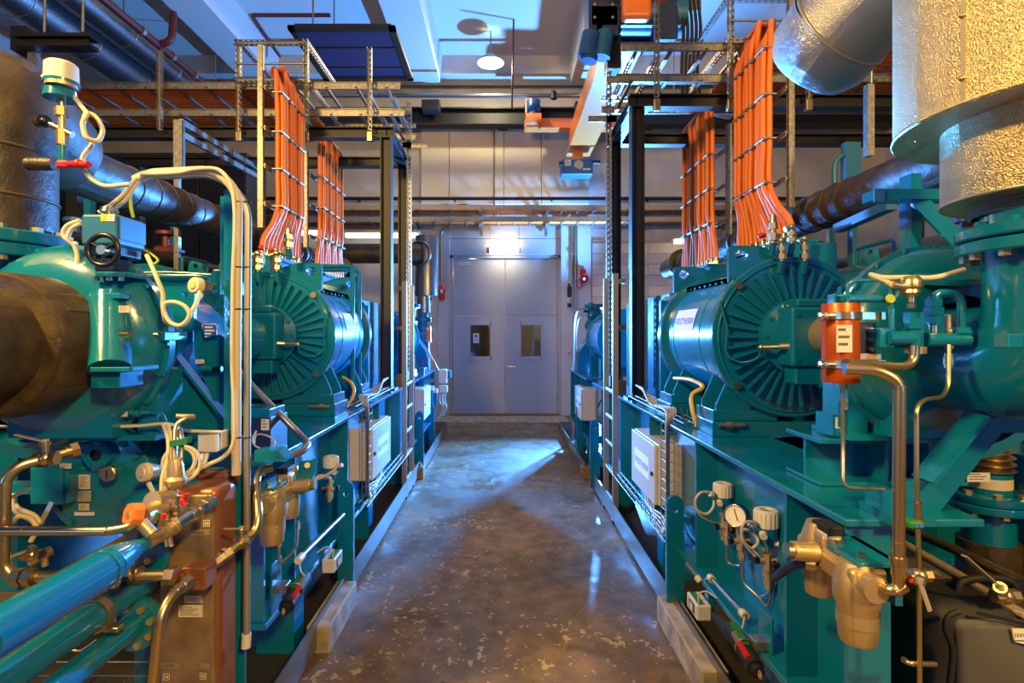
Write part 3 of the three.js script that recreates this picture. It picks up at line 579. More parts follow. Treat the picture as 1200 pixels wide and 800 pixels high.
function ladder(T) {
  const t = thing('access_ladder', `aluminium access ladder fixed beside the post of ${T}`, 'ladder');
  const a = 4.99, b = 5.43, x = 1.02;
  for (const d of [a, b]) obj('stile', [box(x - 0.012, x + 0.012, 0.02, 2.27, d - 0.035, d - 0.032), box(x - 0.012, x - 0.008, 0.02, 2.27, d - 0.035, d + 0.035), box(x + 0.016, x + 0.02, 0.02, 2.27, d - 0.035, d + 0.035), box(x - 0.012, x + 0.02, 0.02, 2.27, d + 0.032, d + 0.035), box(x - 0.022, x + 0.03, 0.02, 2.27, d - 0.04, d - 0.034)], mat.alu, t);
  for (let k = 0; k < 5; k++) obj('rung', box(x - 0.008, x + 0.018, 0.16 + k * 0.253, 0.19 + k * 0.253, a, b, 0.006, 1), mat.alu, t);
  for (const y of [2.2, 1.78, 1.28]) obj('bracket', box(x + 0.02, 1.12, y - (y < 1.3 ? 0.12 : 0.02), y + 0.02, a - 0.03, a + 0.01), mat.brass, t);
  for (const d of [a, b]) obj('rubber_foot', box(x - 0.025, x + 0.032, 0, 0.03, d - 0.045, d + 0.04), mat.blackGloss, t);
}
function cabinet(T, d0, d1, y0 = 0.6, y1 = 1.0, extra = '') {
  const t = thing('control_cabinet', `pale control cabinet with blue lettering on ${T}`, 'cabinet');
  obj('body', box(1.015, 1.19, y0, y1, d0, d1, 0.008, 1), mat.cabinet, t);
  const dr = obj('door', box(0.99, 1.014, y0 + 0.005, y1 - 0.005, d0 + 0.005, d1 - 0.005, 0.006, 1), mat.cabinet, t);
  const c = V(0.989, y0 + (y1 - y0) * 0.52, (d0 + d1) / 2 + 0.02), u = new THREE.Vector3(0, 0, M > 0 ? 1 : -1).multiplyScalar(Math.min(0.2, (d1 - d0) * 0.33));
  const lm = obj('lettering_plate', quad(c, u, new THREE.Vector3(0, 0.075, 0)), logoMat, dr, true); lm.userData.label = 'white strip with blue lettering';
  obj('lock', rod(V(0.99, y0 + 0.2, d0 + 0.05), V(0.978, y0 + 0.2, d0 + 0.05), 0.014), mat.dark, dr);
  return t;
}
function wireTray(T) {
  const t = thing('wire_tray', `upright wire basket tray with grey cables beside the cabinet of ${T}`, 'wire tray');
  for (const [x, d] of [[1.0, 3.34], [1.05, 3.34], [1.0, 3.44], [1.05, 3.44]]) obj('wire', rod(V(x, 0.5, d), V(x, 1.19, d), 0.003, 6), mat.galv, t);
  for (let y = 0.52; y < 1.18; y += 0.06) obj('cross_wire', pipe([V(1.05, y, 3.34), V(1.0, y, 3.34), V(1.0, y, 3.44), V(1.05, y, 3.44)], 0.0025, 0.004, 6), mat.galv, t);
  for (const x of [1.06, 1.12, 1.18]) obj('wire', pipe([V(x, 1.2, 3.2), V(x, 1.2, 4.6)], 0.003, 0.01, 6), mat.galv, t);
  for (let d = 3.25; d < 4.6; d += 0.12) obj('cross_wire', pipe([V(1.06, 1.24, d), V(1.06, 1.2, d), V(1.18, 1.2, d), V(1.18, 1.24, d)], 0.0025, 0.004, 6), mat.galv, t);
  for (let d = 3.3; d < 4.9; d += 0.12) obj('floor_run_wire', pipe([V(1.06, 0.5, d), V(0.99, 0.46, d), V(0.99, 0.52, d)], 0.0025, 0.004, 6), mat.galv, t);
  for (const x of [0.99, 1.02, 1.05]) obj('wire', rod(V(x, 0.46 + (x - 0.99) * 0.5, 3.25), V(x, 0.46 + (x - 0.99) * 0.5, 4.95), 0.003, 6), mat.galv, t);
  for (let k = 0; k < 5; k++) single('control_cable', `grey control cable in the wire basket beside the cabinet of ${T}`, 'cable', cable([V(1.1, 1.3, 4.3 + 0.05 * k), V(1.08 + 0.02 * k, 1.215, 4.0), V(1.05 + 0.015 * k, 1.22, 3.5), V(1.012 + 0.008 * k, 1.14, 3.38 + 0.012 * k), V(1.01 + 0.008 * k, 0.8, 3.38 + 0.012 * k), V(1.01 + 0.008 * k, 0.5, 3.4 + 0.012 * k), V(1.02 + 0.01 * k, 0.44 + 0.02 * k, 3.6), V(1.05, 0.5, 3.8 + 0.05 * k), V(1.09, 0.61, 3.84 + 0.06 * k)], 0.008, 6), mat.greyCable, `control cables beside the cabinet of ${T}`);
}
function compressor(T) {
  const t = thing('compressor', `large round teal compressor casing on ${T}`, 'compressor');
  const o = V(AXX, AXY - 0.02, 0), back = V(0, 0, 1).sub(V(0, 0, 0));
  obj('casing', lathe([[0.17, 1.92], [0.22, 1.92], [0.28, 1.935], [0.325, 1.965], [0.345, 2.0], [0.345, 2.03], [0.36, 2.035], [0.36, 2.07], [0.345, 2.08], [0.32, 2.12], [0.26, 2.2], [0.2, 2.26], [0.19, 2.40], [0.001, 2.41]], o, back, 64), mat.teal, t);
  bolts(t, V(AXX, AXY - 0.02, 2.03), back.clone().negate(), 0.352, 20, 0.011, mat.teal);
  obj('gear_case', [lathe([[0.25, 2.12], [0.3, 2.13], [0.3, 2.4], [0.27, 2.42], [0.001, 2.43]], V(AXX + 0.22, AXY - 0.16, 0), back, 48)], mat.teal, t);
  obj('pedestal', [box(1.26, 1.33, 1.365, 1.6, 2.04, 2.2), box(1.24, 1.72, 1.345, 1.365, 2.0, 2.24), box(1.36, 1.72, 1.365, 1.5, 1.95, 2.2)], mat.teal, t);
  obj('discharge_volute', sweep(new THREE.CatmullRomCurve3(Array.from({ length: 14 }, (_, i) => { const a = Math.PI * (1.15 - 1.25 * i / 13); return V(AXX + 0.02 + 0.27 * Math.cos(a), AXY - 0.04 + 0.27 * Math.sin(a), 2.14); })).getPoints(40), f => 0.06 + 0.06 * f, 18), mat.teal, t);
  return t;
}
function vessel(T) {
  const t = thing('pressure_vessel', `long horizontal teal pressure vessel behind ${T}`, 'vessel');
  const back = V(0, 0, 1).sub(V(0, 0, 0)), o = V(2.55, 1.7, 3.05);
  obj('shell', lathe([[0.001, -0.24], [0.15, -0.225], [0.3, -0.17], [0.42, -0.09], [0.49, 0.0], [0.51, 0.08], [0.51, 0.1], [0.525, 0.1], [0.525, 0.14], [0.51, 0.14], [0.51, 3.4], [0.3, 3.6], [0.001, 3.62]], o, back, 64), mat.teal, t);
  obj('saddle', [box(2.1, 2.98, 0.9, 1.4, 3.5, 3.62), box(2.1, 2.98, 0.9, 1.4, 5.6, 5.72)], mat.teal, t);
  obj('lifting_eye', plateZ([[2.45, 2.18], [2.47, 2.3], [2.5, 2.33], [2.55, 2.33], [2.58, 2.3], [2.6, 2.18]], 3.75, 3.78, [[2.525, 2.28, 0.02]]), mat.teal, t);
  obj('hand_rail', pipe([V(2.4, 2.15, 3.35), V(2.4, 2.3, 3.35), V(2.4, 2.3, 3.7), V(2.4, 2.15, 3.7)], 0.012, 0.03), mat.teal, t);
}
function insulatedLine(T, d0) {
  const t = thing('insulated_pipe', `long black insulated pipe running over the vessel behind ${T}`, 'pipe');
  obj('lagging', pipe([V(2.32, 2.62, d0), V(2.32, 2.62, 7.6)], 0.135, 0.1, 24), mat.rubber, t);
  for (let d = Math.ceil(d0 * 2) / 2 + 0.6; d < 5.4; d += 0.17) obj('tape_band', torus(V(2.32, 2.62, d), AX.z, 0.135, 0.006, 28, 6), mat.rubber, t);
  obj('end_collar', lathe([[0.136, 0], [0.19, 0], [0.19, 0.08], [0.136, 0.08]], V(2.32, 2.62, 7.0), V(0, 0, 1).sub(V(0, 0, 0)), 32), mat.blackGloss, t);
  for (const d of [6.4]) obj('hanger', [rod(V(2.32, 2.7, d), V(2.32, 3.66, d), 0.008, 8), torus(V(2.32, 2.62, d), AX.z, 0.142, 0.008, 28, 6)], mat.galv, t);
}
const NAME = { L: 'the plate-exchanger machine', R: 'the silver-duct machine' };
for (const [m, dz, T] of [[1, 0, NAME.R], [-1, 0.74, NAME.L]]) {
  M = m; DZ = dz;
  baseFrame(T, 1.64, 6.25, [1.66, 2.02, 2.96, 3.9, 4.85, 5.8], m > 0 ? [3.2, 6.0] : [2.78, 5.9]);
  dripTray(T, m > 0 ? 1.2 : 0.9, 6.3);
  plinth(T, m > 0 ? 2.55 : 2.2, m > 0 ? 3.3 : 2.75);
  motorBed(T); motor(T); terminalBoxes(T); cableDrop(T, false); cableDrop(T, true);
  gantry(T); trays(T); ladder(T); cabinet(T, m > 0 ? 3.56 : 3.42, m > 0 ? 4.2 : 4.1); wireTray(T); vessel(T);
  if (m > 0) insulatedLine(T, 2.6); else insulatedLine(T, 1.9);
  M = m; DZ = -0.05; compressor(T);
}
M = 1; DZ = 0;

// ---------- fittings around the plate-exchanger machine ----------
const lerp = (a, b, t) => a.clone().lerp(b, t);
function fittings(a, b, list) {                               // hex nuts and collars along a straight run
  return list.map(([t0, t1, r, h]) => (h ? hex : rod)(lerp(a, b, t0), lerp(a, b, t1), r));
}
function plateP(pts, d, th, holes = []) {                     // outline given in pixels at distance d
  const g = ext(polyShape(pts.map(p => [(p[0] - CX) * d / FOC, EYE - (p[1] - CY) * d / FOC]), holes.map(h => [(h[0] - CX) * d / FOC, EYE - (h[1] - CY) * d / FOC, h[2] * d / FOC])), th);
  g.translate(0, 0, -d - th); return g;
}
const boxP = (px0, px1, py0, py1, d0, d1, bev = 0) => { const a = P(px0, py0, d0), b = P(px1, py1, d0); return boxW(a.x, b.x, b.y, a.y, d0, d1, bev, 2); };
const paperMat = (w, h, lines, bg = '#b4ac98') => printed(w, h, 128, (g, W2, H2) => { g.fillStyle = bg; g.fillRect(0, 0, W2, H2); g.fillStyle = '#55524a'; for (let i = 0; i < lines; i++) g.fillRect(W2 * 0.08, H2 * (0.12 + 0.8 * i / lines), W2 * (0.5 + 0.35 * ((i * 37) % 10) / 10), Math.max(2, H2 * 0.3 / lines)); });
const sticker = paperMat(0.06, 0.05, 4), stickerTall = paperMat(0.04, 0.1, 8), stickerWhite = paperMat(0.06, 0.05, 3, '#c4c0b4');
const stickerYellow = printed(0.06, 0.03, 128, (g, w, h) => { g.fillStyle = '#e8c81c'; g.fillRect(0, 0, w * 0.55, h); g.fillStyle = '#dcdcd0'; g.fillRect(w * 0.55, 0, w, h); g.strokeStyle = '#222'; g.lineWidth = 4; g.beginPath(); g.moveTo(w * 0.15, h * 0.8); g.lineTo(w * 0.28, h * 0.2); g.lineTo(w * 0.41, h * 0.8); g.closePath(); g.stroke(); g.fillStyle = '#444'; g.fillRect(w * 0.62, h * 0.3, w * 0.3, h * 0.1); g.fillRect(w * 0.62, h * 0.6, w * 0.3, h * 0.1); });
const stickerBlue = printed(0.06, 0.06, 128, (g, w, h) => { g.fillStyle = '#d6dce4'; g.fillRect(0, 0, w, h); g.fillStyle = '#1a4fa8'; g.fillRect(w * 0.08, h * 0.08, w * 0.84, h * 0.84); g.fillStyle = '#d6dce4'; g.fillRect(w * 0.2, h * 0.2, w * 0.5, h * 0.12); g.fillRect(w * 0.2, h * 0.45, w * 0.6, h * 0.12); g.fillRect(w * 0.2, h * 0.68, w * 0.4, h * 0.12); });

{ // lagged suction pipe on the compressor axis and lagged riser
  const t = thing('lagged_suction_pipe', 'thick brown rubber-lagged suction pipe on the round compressor casing', 'pipe');
  const o = W(-1.6, 1.69, 0), dir = W(0, 0, 1);
  obj('lagging', lathe([[0.165, 1.70], [0.215, 1.70], [0.225, 1.71], [0.235, 1.74], [0.235, 2.02], [0.22, 2.04], [0.1, 2.04]], o, dir, 56), mat.rubber, t);
  obj('inner_lagging', sweep(bent([W(-1.6, 1.69, 1.74), W(-1.6, 1.69, 1.3), W(-2.9, 1.69, 1.2)], 0.3), 0.172, 40), mat.rubber, t);
  for (const [a, y] of [[0.55, 0], [2.2, 0], [-0.7, 0]]) obj('tape_seam', bar(W(-1.6 + 0.236 * Math.cos(a), 1.69 + 0.236 * Math.sin(a), 1.75), W(-1.6 + 0.236 * Math.cos(a), 1.69 + 0.236 * Math.sin(a), 2.0), 0.03, 0.003, new THREE.Vector3(Math.cos(a), Math.sin(a), 0)), mat.tape, t);
  obj('paper_tag', bar(P(16, 371, 1.69), P(34, 369, 1.69), 0.003, 0.02), mat.cream, t);
  const r = thing('lagged_riser', 'thick brown rubber-lagged riser pipe standing on a bolted teal flange', 'pipe');
  obj('lagging', sweep(bent([W(-1.98, 2.10, 2.1), W(-1.98, 2.66, 2.1), W(-2.25, 2.66, 2.72)], 0.22), 0.215, 40), mat.rubber, r);
  for (const y of [2.24, 2.42]) obj('tape_band', torus(W(-1.98, y, 2.1), AX.y, 0.216, 0.006, 36, 6), mat.tape, r);
  const f = obj('flange', [lathe([[0.17, 0], [0.265, 0], [0.27, 0.005], [0.27, 0.04], [0.265, 0.045], [0.17, 0.045]], W(-1.98, 2.06, 2.1), AX.y, 48), lathe([[0.1, -0.05], [0.265, -0.05], [0.27, -0.045], [0.27, -0.01], [0.265, -0.005], [0.17, -0.005]], W(-1.98, 2.06, 2.1), AX.y, 48)], mat.teal, r);
  bolts(f, W(-1.98, 2.105, 2.1), AX.y, 0.24, 14, 0.02, mat.galv); bolts(f, W(-1.98, 2.01, 2.1), AX.y.clone().negate(), 0.24, 14, 0.02, mat.galv);
  obj('flange_neck', rod(W(-1.98, 1.8, 2.1), W(-1.98, 2.02, 2.1), 0.18, 36), mat.teal, r);
  obj('sensor_boss', [rod(P(52, 142, 1.93), P(46, 142, 1.97), 0.022), ball(P(52, 142, 1.92), 0.014)], mat.blackGloss, r);
}
{ // motor actuator with hand wheel on the guide-vane valve
  const t = thing('valve_actuator', 'blue motor actuator box with black hand wheel on the round casing', 'actuator');
  const b = obj('body', boxP(94, 137, 250, 287, 1.85, 2.0, 0.012), mat.actuator, t);
  obj('side_cover', [boxW(-1.306, -1.30, 2.05, 2.125, 1.86, 1.99)], mat.actuator, t);
  obj('lower_case', [boxP(97, 137, 286, 300, 1.87, 2.0, 0.008), boxP(110, 134, 300, 318, 1.88, 1.96, 0.008)], mat.blackGloss, t);
  obj('indicator', lathe([[0.001, 0.02], [0.025, 0.018], [0.03, 0.0]], P(128, 249, 1.92), AX.y, 20), mat.chrome, t);
  const c = P(121, 293, 1.80), w = obj('hand_wheel', [torus(c, AX.z, 0.05, 0.009, 36, 10), rod(c.clone().add(W(0, 0, 0.01)), c.clone().add(W(0, 0, 0.07)), 0.012)], mat.blackGloss, t);
  for (let i = 0; i < 3; i++) obj('spoke', rod(c, c.clone().add(W(0.05 * Math.cos(i * 2.09 + 0.5), 0.05 * Math.sin(i * 2.09 + 0.5), 0)), 0.006, 8), mat.blackGloss, w);
  obj('wheel_hub', rod(c.clone().add(W(0, 0, -0.012)), c.clone().add(W(0, 0, 0.01)), 0.016), mat.brass, w);
  obj('warning_label', boxP(118, 134, 251, 259, 1.848, 1.85), stickerYellow, t);
  obj('yoke', [rod(P(121, 315, 1.92), P(121, 349, 1.92), 0.02), rod(P(134, 315, 1.92), P(134, 349, 1.92), 0.012), boxP(111, 145, 318, 324, 1.86, 1.98, 0.004), boxP(111, 142, 343, 350, 1.86, 1.98, 0.004)], mat.teal, t);
  obj('yoke_bolt', [113, 128, 142].map(x => hex(P(x, 324, 1.87), P(x, 329, 1.87), 0.009)), mat.chrome, t);
  obj('valve_neck', [rod(P(129, 350, 1.92), P(129, 432, 1.80), 0.062, 28), boxP(105, 152, 430, 436, 1.75, 1.9, 0.004), boxP(106, 140, 436, 455, 1.78, 1.9, 0.004)], mat.teal, t);
  obj('plate_label', boxP(139, 152, 358, 366, 1.72, 1.723), sticker, t);
  obj('drain_plug', rod(P(142, 392, 1.76), P(152, 392, 1.74), 0.008), mat.brass, t);
}
{ // pressure transmitter with red valve on the riser
  const t = thing('pressure_transmitter', 'white-capped pressure transmitter on a brass stem with red valve lever', 'transmitter');
  const d = 1.86;
  obj('cap', lathe([[0.001, 0.062], [0.042, 0.062], [0.048, 0.056], [0.05, 0.0], [0.044, 0]], P(72, 96, d), AX.y, 32), mat.white, t);
  obj('body', [lathe([[0.052, 0], [0.052, -0.012], [0.04, -0.014]], P(72, 96, d), AX.y, 28), rod(P(72, 97, d), P(72, 106, d), 0.04), rod(P(71, 105, d), P(71, 116, d), 0.045, 20, 0.05)], mat.teal, t);
  obj('electronics_ring', rod(P(72, 99, d - 0.01), P(72, 103, d - 0.01), 0.046, 24), mat.bronze, t);
  obj('stem', [rod(P(72, 116, d), P(73, 172, d), 0.012), hex(P(72, 126, d), P(72, 136, d), 0.02), hex(P(73, 152, d), P(73, 170, d), 0.018), rod(P(60, 146, d), P(85, 158, d), 0.011), rod(P(52, 92, d), P(60, 92, d), 0.014)], mat.brass, t);
  obj('lower_stem', rod(P(73, 171, d), P(73, 190, d), 0.013), mat.teal, t);
  obj('lever', [boxP(64, 80, 187, 196, d - 0.02, d, 0.008), rod(P(79, 192, d - 0.01), P(104, 193, d - 0.03), 0.011), ball(P(92, 192, d - 0.02), 0.016)], mat.red, t);
  obj('lagged_tee', rod(P(33, 192, d), P(64, 192, d), 0.022, 18), mat.rubber, t);
  single('transmitter_cable', 'cream cable looping from the white-capped transmitter on the lagged riser', 'cable', cable([P(85, 112, d), P(100, 130, d), P(102, 134, d - 0.03), P(97, 145, d - 0.04), P(103, 162, d - 0.04), P(114, 165, d - 0.02), P(120, 152, d), P(112, 137, d), P(102, 133, d), P(98, 140, d + 0.02), P(99, 158, d + 0.02), P(108, 168, d), P(97, 185, d), P(99, 200, d), P(120, 217, d), P(152, 216, d)], 0.008), mat.cream);
}
// bundled conduits over the column
for (const [pts, r, lab] of [[[[158, 211, 1.98], [175, 203, 1.98], [252, 199, 1.98], [279, 224, 1.98], [277, 400, 1.98], [277, 556, 1.98]], 0.0165, 'thick cream conduit bent over the teal column, ending at its foot'], [[[170, 207, 2.04], [255, 204, 2.04], [291, 236, 2.04], [290, 400, 2.04], [289, 752, 2.04]], 0.0125, 'slim silver conduit bent over the teal column, reaching down to the tray']]) {
  const t = thing('conduit', lab, 'conduit');
  obj('tube', pipe(pts.map(p => P(...p)), r, 0.12, 14), r > 0.015 ? mat.cream : mat.alu, t);
  for (const y of [237, 313, 362, 512]) obj('cable_tie', torus(P(pts[4][0] + 0.5, y, pts[0][2]), AX.y, r + 0.001, 0.0025, 18, 6), mat.dark, t);
  if (r < 0.015) obj('end_sleeve', rod(P(289, 742, 2.04), P(288, 758, 2.04), 0.017), mat.white, t);
}
for (const [pts, lab] of [[[[160, 208, 1.96], [140, 232, 1.95], [116, 249, 1.93]], 'cream cable slanting from the conduit bend down behind the actuator'], [[[162, 212, 1.97], [145, 236, 1.96], [121, 252, 1.95]], 'second cream cable slanting from the conduit bend behind the actuator'],
  [[[165, 204, 1.955], [210, 202, 1.955], [230, 198, 1.955], [256, 199, 1.955], [270, 215, 1.955], [275, 245, 1.955], [273, 330, 1.955], [272, 420, 1.955], [273, 520, 1.955], [262, 535, 1.95], [240, 546, 1.93], [212, 560, 1.9]], 'thin cream cable tied along the thick conduit down to the junction box'],
  [[[94, 258, 1.9], [78, 265, 1.9], [74, 275, 1.9], [82, 283, 1.9], [90, 286, 1.9]], 'cream cable loop at the side of the blue actuator'], [[[95, 262, 1.89], [84, 268, 1.89], [80, 280, 1.89], [88, 290, 1.9], [91, 310, 1.9], [84, 330, 1.9]], 'cream cable hanging from the blue actuator towards the lagging'],
  [[[172, 299, 1.9], [178, 312, 1.88], [184, 326, 1.86], [191, 345, 1.86], [191, 360, 1.86], [200, 378, 1.86], [212, 381, 1.86], [222, 370, 1.86], [218, 360, 1.86], [205, 354, 1.86], [193, 356, 1.86], [192, 368, 1.86], [196, 378, 1.88], [215, 380, 1.88], [224, 366, 1.88], [230, 355, 1.9], [234, 342, 1.95]], 'cream cable coiled between the actuator and the round sensor head']])
  single('control_cable', lab, 'cable', cable(pts.map(p => P(...p)), 0.0075), mat.cream);
single('earth_wire', 'green earth wire hanging from the conduit bend to the actuator', 'wire', cable([P(158, 214, 1.97), P(153, 225, 1.97), P(153, 240, 1.97), P(156, 255, 1.97)], 0.006), mat.yellowGreen);
single('earth_wire', 'short green earth wire curling under the blue actuator', 'wire', cable([P(168, 292, 1.95), P(178, 298, 1.93), P(185, 305, 1.93), P(180, 309, 1.93), P(174, 300, 1.94)], 0.004), mat.yellowGreen);
{ // teal column with horizontal tubes
  const t = thing('support_column', 'slim teal square column behind the brown plate exchanger', 'column');
  obj('post', boxP(262, 274, 222, 572, 2.08, 2.14, 0.003), mat.teal, t);
  obj('upper_bracket', boxP(258, 272, 230, 345, 2.14, 2.17), mat.teal, t);
  obj('back_plate', boxW(-1.17, -0.985, 0.30, 1.2, 2.085, 2.10), mat.teal, t);
  const s = thing('oil_pump_block', 'teal valve block and horizontal tube above the round sensor head', 'valve block');
  obj('tube', rod(P(150, 324, 2.3), P(252, 325, 2.3), 0.02, 20), mat.teal, s);
  obj('block', [boxP(248, 268, 315, 345, 2.25, 2.35, 0.008), boxP(256, 276, 328, 345, 2.22, 2.3, 0.006), boxP(243, 253, 320, 331, 2.26, 2.34, 0.006)], mat.teal, s);
  obj('plug', [rod(P(259, 315, 2.3), P(259, 309, 2.3), 0.01), rod(P(264, 345, 2.28), P(264, 352, 2.28), 0.012)], mat.brass, s);
  obj('capillary', cable([P(150, 320, 2.26), P(200, 319, 2.26), P(248, 322, 2.26)], 0.005), mat.steelPipe, s);
}
{ // bearing bracket plates between compressor and motor
  const t = thing('gear_support', 'teal welded bracket plates between the round casing and the motor', 'support');
  obj('sloping_plate', plateP([[150, 415], [196, 405], [205, 420], [264, 489], [264, 545], [150, 545]], 2.26, 0.02), mat.teal, t);
  obj('eye_plate', plateP([[186, 332], [206, 329], [224, 332], [228, 344], [226, 400], [196, 430], [180, 420]], 2.3, 0.02, [[217, 345, 4]]), mat.teal, t);
  obj('edge_strip', bar(P(196, 402, 2.25), P(264, 489, 2.25), 0.05, 0.012), mat.teal, t);
  obj('coupling_guard', lathe([[0.001, 0], [0.2, 0], [0.22, 0.02], [0.22, 0.3], [0.15, 0.5], [0.15, 0.9], [0.001, 0.9]], W(-1.6, 1.7, 2.42), W(0, 0, 1), 44), mat.tealMetal, t);
  obj('guard_sticker', plateP([[236, 380], [252, 379], [255, 392], [240, 395]], 2.2, 0.003), stickerBlue, t);
  obj('sticker_arm', plateP([[226, 372], [264, 396], [264, 470], [250, 470], [228, 420]], 2.235, 0.01), mat.teal, t);
  obj('drain_cock', [rod(P(234, 432, 2.2), P(250, 432, 2.2), 0.011), rod(P(240, 425, 2.22), P(240, 436, 2.22), 0.012)], mat.teal, t);
  obj('cock_knob', rod(P(250, 432, 2.2), P(260, 432, 2.2), 0.011), mat.blackGloss, t);
  obj('paper_label', boxP(229, 239, 421, 426, 2.21, 2.213), stickerWhite, t);
  obj('side_boss', [boxP(177, 192, 388, 400, 1.95, 2.1, 0.006), rod(P(190, 391, 2.1), P(215, 391, 2.12), 0.018)], mat.teal, t);
  obj('boss_cap', rod(P(176, 511 - 119, 1.94), P(186, 392, 1.94), 0.008), mat.brass, t);
}
{ // round sensor head
  const c = P(233, 335, 1.98), n = new THREE.Vector3(-0.35, 0.1, 1).normalize(), t = thing('sensor_head', 'round cream temperature sensor head with blue back beside the coiled cable', 'sensor');
  obj('lid', lathe([[0.001, 0.03], [0.014, 0.03], [0.016, 0.026], [0.027, 0.024], [0.03, 0.018], [0.03, 0]], c, n, 28), mat.cream, t);
  obj('housing', lathe([[0.03, 0], [0.024, -0.04], [0.001, -0.042]], c, n, 24), mat.galv, t);
  obj('gland', rod(P(235, 344, 1.98), P(234, 350, 1.97), 0.01), mat.white, t);
  obj('stem', [rod(c, P(250, 336, 2.1), 0.01), hex(P(245, 336, 2.05), P(250, 336, 2.08), 0.014)], mat.brass, t);
}
{ // oil cooler with bolted round head
  const t = thing('oil_cooler', 'teal oil cooler with large bolted round head and dial thermometer', 'oil cooler'), d = 2.1, c = P(123, 562, d), back = W(0, 0, 1);
  obj('head', lathe([[0.001, -0.045], [0.155, -0.045], [0.17, -0.04], [0.2, -0.035], [0.205, -0.03], [0.205, 0.02], [0.19, 0.025], [0.17, 0.25], [0.001, 0.25]], c, back, 56), mat.teal, t);
  bolts(t, c.clone().add(W(0, 0, -0.038)), W(0, 0, -1), 0.177, 16, 0.014, mat.teal, 0.2);
  const s = P(112, 533, d - 0.08); const nf = obj('nozzle_flange', lathe([[0.022, 0], [0.05, 0], [0.052, 0.004], [0.052, 0.03], [0.03, 0.035]], s, back, 28), mat.teal, t);
  bolts(nf, s, W(0, 0, -1), 0.04, 6, 0.008, mat.teal);
  obj('nozzle_bore', rod(s.clone().add(W(0, 0, 0.012)), s.clone().add(W(0, 0, 0.03)), 0.024, 20), mat.dark, nf);
  const g = P(125, 555, d - 0.1), tg = obj('dial_thermometer', lathe([[0.001, 0], [0.026, 0], [0.03, 0.003], [0.03, 0.018], [0.01, 0.02], [0.01, 0.07]], g, back, 28), mat.brass, t);
  obj('pointer', boxW(g.x - 0.002, g.x + 0.002, g.y - 0.018, g.y + 0.012, -g.z - 0.0015, -g.z), mat.dark, tg);
  obj('name_plate', [boxP(92, 105, 556, 573, d - 0.052, d - 0.048), boxP(92, 104, 590, 598, d - 0.052, d - 0.048)], stickerTall, t);
  obj('plate_holder', boxP(90, 106, 575, 588, d - 0.055, d - 0.048, 0.003), mat.handle, t);
  obj('white_strip', boxP(87, 110, 600, 604, d - 0.052, d - 0.048), mat.white, t);
  obj('valve_label', boxP(107, 119, 546, 552, d - 0.052, d - 0.048), sticker, t);
  const b = thing('junction_box', 'dark teal junction box beside the bolted round head', 'box');
  obj('body', boxP(36, 80, 552, 590, 2.0, 2.14, 0.006), mat.teal, b);
  obj('lid', boxP(35, 72, 548, 591, 1.985, 2.0, 0.004), mat.teal, b);
  obj('label', boxP(70, 83, 543, 549, 2.0, 2.004), sticker, b);
}
{ // end of a second vessel behind the pipework
  const t = thing('drain_vessel', 'small blue-teal drain vessel end behind the solenoid valve', 'vessel');
  obj('shell', lathe([[0.001, -0.03], [0.07, -0.025], [0.085, 0.0], [0.085, 0.2], [0.001, 0.2]], P(158, 607, 1.86), new THREE.Vector3(0.6, 0.15, -1).normalize(), 36), mat.teal, t);
  obj('bracket', boxP(158, 172, 618, 800, 2.02, 2.05), mat.teal, t);
  const f = thing('pipe_flange', 'small round teal flange with brass bolts beside the plate exchanger', 'flange'), c = P(177, 655, 1.82);
  obj('disc', lathe([[0.001, 0], [0.05, 0], [0.053, 0.003], [0.053, 0.02], [0.02, 0.024], [0.02, 0.12]], c, W(0, 0, 1), 30), mat.teal, f);
  obj('centre_nut', hex(c.clone().add(W(0, 0, -0.02)), c, 0.013), mat.brass, f);
}
